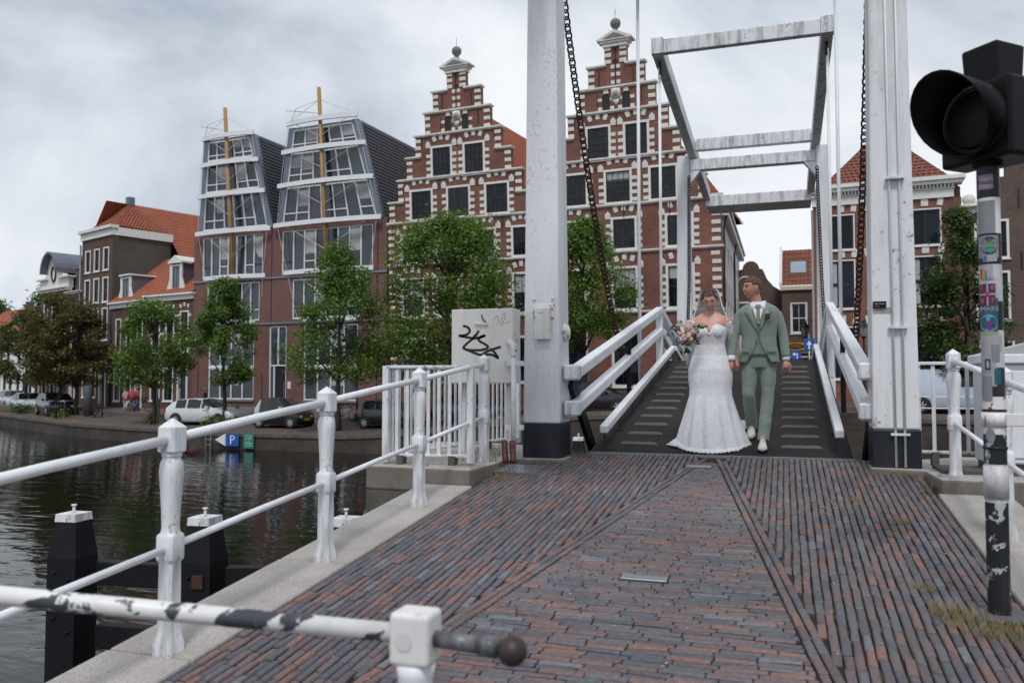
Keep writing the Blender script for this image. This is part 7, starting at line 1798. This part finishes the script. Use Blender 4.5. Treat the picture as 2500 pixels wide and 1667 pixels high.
# ---- bouquet
BX = V3(-.755-.215, 8.98-.31, leaf_z(8.98)+1.19)
bq = thing('bouquet', 'bridal bouquet of blush protea, roses and eucalyptus in the bride\'s hand', 'bouquet', BX)
rr = random.Random(42)
PCH, BLS, LIL = plain('peach_petal', (.66,.42,.27), .6, 0, .25, 60), plain('blush_petal', (.68,.45,.42), .6, 0, .25, 60), plain('lilac_petal', (.58,.40,.55), .6, 0, .2, 60)
# protea
pr_ = MB(); pr_.smooth = True; pr_.sphere((.025,-.06,.035), .042, 14, 10, (1,1,1.15))
for k in range(60):
    d = V3(rr.gauss(0,1), rr.gauss(0,1)-.4, rr.gauss(0,1)).normalized(); q = V3(.025,-.06,.035)+d*.038; u = d.orthogonal().normalized(); pr_.add([q-u*.006, q+u*.006, q+d*.02+V3(0,0,.008)], [[0,1,2]])
pr_.build('protea', BLS, bq)
for k, (x, y, z, r_, mt, nm) in enumerate(((-.060,-.065,-.025,.036,PCH,'rose'),(.085,-.06,-.015,.032,PCH,'rose'),(.035,-.085,-.060,.030,PCH,'rose'),(-.01,-.085,-.085,.026,BLS,'rose'),(-.095,-.03,.035,.034,LIL,'lily'),(-.075,-.05,.055,.028,LIL,'lily'),(.12,-.03,-.055,.026,LIL,'lily'),(.04,-.05,.085,.026,BLS,'lily'),(.0,-.09,-.05,.020,YEL,'filler_flower'),(-.03,-.05,.065,.018,YEL,'filler_flower'),(.06,-.08,-.085,.024,CRM,'filler_flower'),(.09,-.05,.04,.016,RED_,'filler_flower'),(.0,-.09,-.02,.018,RED_,'filler_flower'))):
    flowerball(bq, (x,y,z), r_, mt, nm, 18, k)
eu = leafm('eucalyptus_leaves', [(0.,(.025,.05,.03)),(.4,(.05,.085,.055)),(.75,(.10,.15,.10)),(1.,(.16,.19,.10))], .2)
m_ = MB()
for k in range(34):
    a = rr.uniform(0,6.28); q = rr.uniform(.5,1.25); c = V3(.16*math.cos(a)*q*.95, -.01+rr.gauss(0,.025), .125*math.sin(a)*q*.9-.01); leaves(m_, c, .036, 12, .026, rr)
for k in range(8): leaves(m_, V3(.10+.016*k, -.06, .045+.006*math.sin(k)), .018, 7, .024, rr)
m_.build('foliage', eu, bq)
m_ = MB(); m_.smooth = True
for k in range(12): m_.tube([(rr.gauss(0,.02),rr.gauss(0,.015),-.08),(rr.gauss(0,.012),rr.gauss(0,.01),-.15),(rr.gauss(.01,.02),rr.gauss(0,.02),-.225)], .004, 5)
m_.build('stems', LM['dark'], bq)
m_ = MB(); m_.smooth = True; m_.tube([(.0,0,-.115),(.003,0,-.175)], [.030,.026], 12); m_.add([(.01,-.03,-.14),(.05,-.035,-.16),(.06,-.03,-.20),(.03,-.03,-.19)], [[0,1,2,3]]); m_.build('ribbon', M['shirt'], bq)

# ---- passers-by on the far quay
def passer(x, y, rz, h, label, shirt, legs_, hair, short=False, bag=None):
    t = thing('person', label, 'person', (x, y, gst(x, y)+(.14 if y > 40 else .0)), rz=rz); s = h/1.75
    b = MB(); Cc_ = V3(0,-.02,1.62)*s; head(b, Cc_, Matrix.Identity(3), s, 14, 16)
    b.tube([V3(0,0,1.38)*s, V3(0,0,1.55)*s], [.06*s,.05*s], 10); ell(b, [(0,0,.8*s,.15*s,.11*s),(0,0,1.1*s,.14*s,.1*s),(0,0,1.4*s,.17*s,.09*s),(0,0,1.45*s,.08*s,.06*s)], 14)
    for q in (-1, 1):
        b.tube([V3(q*.17,0,1.4)*s, V3(q*.24,.02,1.12)*s, V3(q*.25,-.06,.88)*s, V3(q*.25,-.08,.78)*s], [.045*s,.04*s,.03*s,.03*s], 8); b.tube([V3(q*.09,0,.85)*s, V3(q*.10,-.05*q,.48)*s, V3(q*.10,.08*q,.07)*s, V3(q*.10,.08*q-.12,.03)*s], [.07*s,.055*s,.04*s,.035*s], 8)
    remesh(b.build('body', M['skin_far'], t), .018, 2)
    m_ = MB(); m_.smooth = True; ell(m_, [(0,0,.86*s,.18*s,.135*s),(0,0,1.1*s,.165*s,.125*s),(0,0,1.38*s,.19*s,.11*s),(0,0,1.46*s,.09*s,.075*s)], 18)
    for q in (-1, 1): m_.tube([V3(q*.16,0,1.42)*s, V3(q*.225,.01,1.2)*s] + ([] if short else [V3(q*.25,0,1.0)*s]), .058*s, 10)
    m_.build('top', plain('top_'+label[:8].replace(' ','_'), shirt, .8), t)
    m_ = MB(); m_.smooth = True; ell(m_, [(0,0,.76*s,.16*s,.12*s),(0,0,.92*s,.17*s,.12*s)], 16)
    for q in (-1, 1): m_.tube([V3(q*.09,0,.86)*s, V3(q*.10,-.05*q,.48)*s] + ([] if short else [V3(q*.10,.07*q,.12)*s]), [.088*s,.07*s,.06*s][:2 if short else 3], 10)
    m_.build('trousers', plain('legs_'+label[:8].replace(' ','_'), legs_, .8), t)
    scalp('hair', t, Cc_, Matrix.Identity(3), s, plain('hair_'+label[:8].replace(' ','_'), hair, .7), lambda x, y, z: z > (.4 if y < -.4 else -.4 if y > 0 else 0), 1.09, .004, 24, 16)
    if bag: MB().box(.2*s,.34*s,-.1,.1,.6*s,.9*s).build('bag', plain('bag_cloth', bag, .8), t, bevel=.03)
passer(-40.6,43.2,R(200),1.80,'man in a pink shirt walking past the low brown houses',(.34,.05,.08),(.10,.11,.14),(.30,.20,.14))
passer(-41.5,43.6,R(190),1.68,'woman in patterned trousers walking beside the man in pink',(.40,.24,.22),(.42,.43,.46),(.05,.035,.025))
passer(-41.0,44.0,R(170),1.70,'person in blue jeans behind the man in pink',(.30,.06,.09),(.06,.10,.18),(.25,.2,.16))
passer(-39.9,43.5,R(200),1.35,'child in a dark outfit walking with the group in pink',(.03,.035,.045),(.20,.15,.11),(.20,.12,.06),True)
passer(-33.0,40.9,R(120),1.70,'grey-haired person in a dark coat behind the white hatchback',(.02,.018,.022),(.03,.03,.035),(.42,.40,.38))
# ------------------------------------------------------------------ grass and weeds
def tufts(name, spots, mat_, hgt, label, seed, blades=26, zf=None):
    rr = random.Random(seed); mb_ = MB()
    for x, y, r_, k in spots:
        for _ in range(int(blades*k)):
            a, q = rr.uniform(0,6.28), r_*math.sqrt(rr.random()); px, py = x+q*math.cos(a), y+q*math.sin(a); h = hgt*rr.uniform(.4,1.2); d = V3(rr.gauss(0,.5), rr.gauss(0,.5), 1).normalized(); s = V3(-d.y, d.x, 0); s = (s if s.length > .05 else V3(1,0,0)).normalized()*h*.028
            z = zf(px, py); p = V3(px, py, z-.004); m = p+d*h*.55; e_ = p+d*h+V3(d.x,d.y,-.35)*h*.35
            mb_.add([p-s, p+s, m+s*.7, m-s*.7, e_], [[0,1,2,3],[3,2,4]])
    return kind(mb_.build(name, mat_), 'stuff', label)
rr = random.Random(77)
zg = lambda x, y: gz(y)+.003
edge = [(-2.60+rr.gauss(0,.02), rr.uniform(3,7), .05, rr.uniform(.1,.6)) for _ in range(26)] + [(1.10+rr.gauss(0,.03), rr.uniform(4.4,7.3), .06, rr.uniform(.1,.6)) for _ in range(24)]
edge += [(rr.uniform(.35,1.1), rr.uniform(4.2,7.8), .03, .25) for _ in range(46)] + [(rr.uniform(-2.6,-1.7), rr.uniform(3.5,8.2), .03, .2) for _ in range(30)] + [(rr.uniform(-1.6,.4), rr.uniform(2.8,8.2), .02, .12) for _ in range(40)]
tufts('joint_grass', edge, M['grass'], .028, 'small green tufts in the paving joints', 1, 22, zg)
tufts('pillar_grass', [(-2.08,8.42,.12,3.0),(-1.98,8.30,.08,1.2),(-2.2,8.1,.05,.5),(.75,7.95,.16,2.5),(.95,7.80,.10,1.4),(1.12,7.45,.10,2.2),(1.05,7.2,.08,1.0),(-2.66,7.0,.12,2.0),(-2.55,7.25,.08,.8),(-3.2,6.92,.10,1.2)], M['grass'], .055, 'green grass growing at the pillar feet and kerb ends', 2, 55, lambda x, y: max(gz(y)+.003, 1.80 if (x < -2.64 and y > 6.85) or x > 1.16 else 0))
tufts('dry_grass', [(.86,4.48,.16,3.4),(.74,4.62,.10,1.6),(1.02,4.40,.16,2.6),(.70,4.95,.06,.8),(-1.75,3.55,.05,.7),(-2.5,7.18,.10,1.3),(.5,6.9,.05,.5),(.75,6.3,.05,.6)], M['drygrass'], .062, 'dry straw-coloured grass round the foot of the signal pole', 3, 110, zg)
tufts('landing_weeds', [(-3.0,8.2,.25,1.2),(-2.9,7.6,.2,1.0),(-3.3,8.9,.2,.8)], M['drygrass'], .14, 'dry weeds on the landing behind the bar fence', 4, 40, lambda x, y: 1.80)
tufts('quay_grass', [(x, quay_y(x)+.55, .5, 1.0) for x in [-60+.9*i for i in range(64)] if rr.random() < .75] + [(x, 33.7, .4, 1.0) for x in (2.5,3.2,4.1,5,6.2,7,8)], M['drygrass'], .26, 'dry grass strip along the quay edge', 5, 46, lambda x, y: hz(x))
# small litter in the joints
mb = MB()
for _ in range(70):
    x, y = rr.uniform(-2.5,1.05), rr.uniform(2.8,8.3); s = rr.uniform(.004,.010); mb.cbox((x, y, gz(y)+.005), s, s*rr.uniform(.4,1), .003)
kind(mb.build('litter_specks', plain('pale_litter', (.62,.60,.56), .8)), 'stuff', 'pale specks of litter in the paving joints')
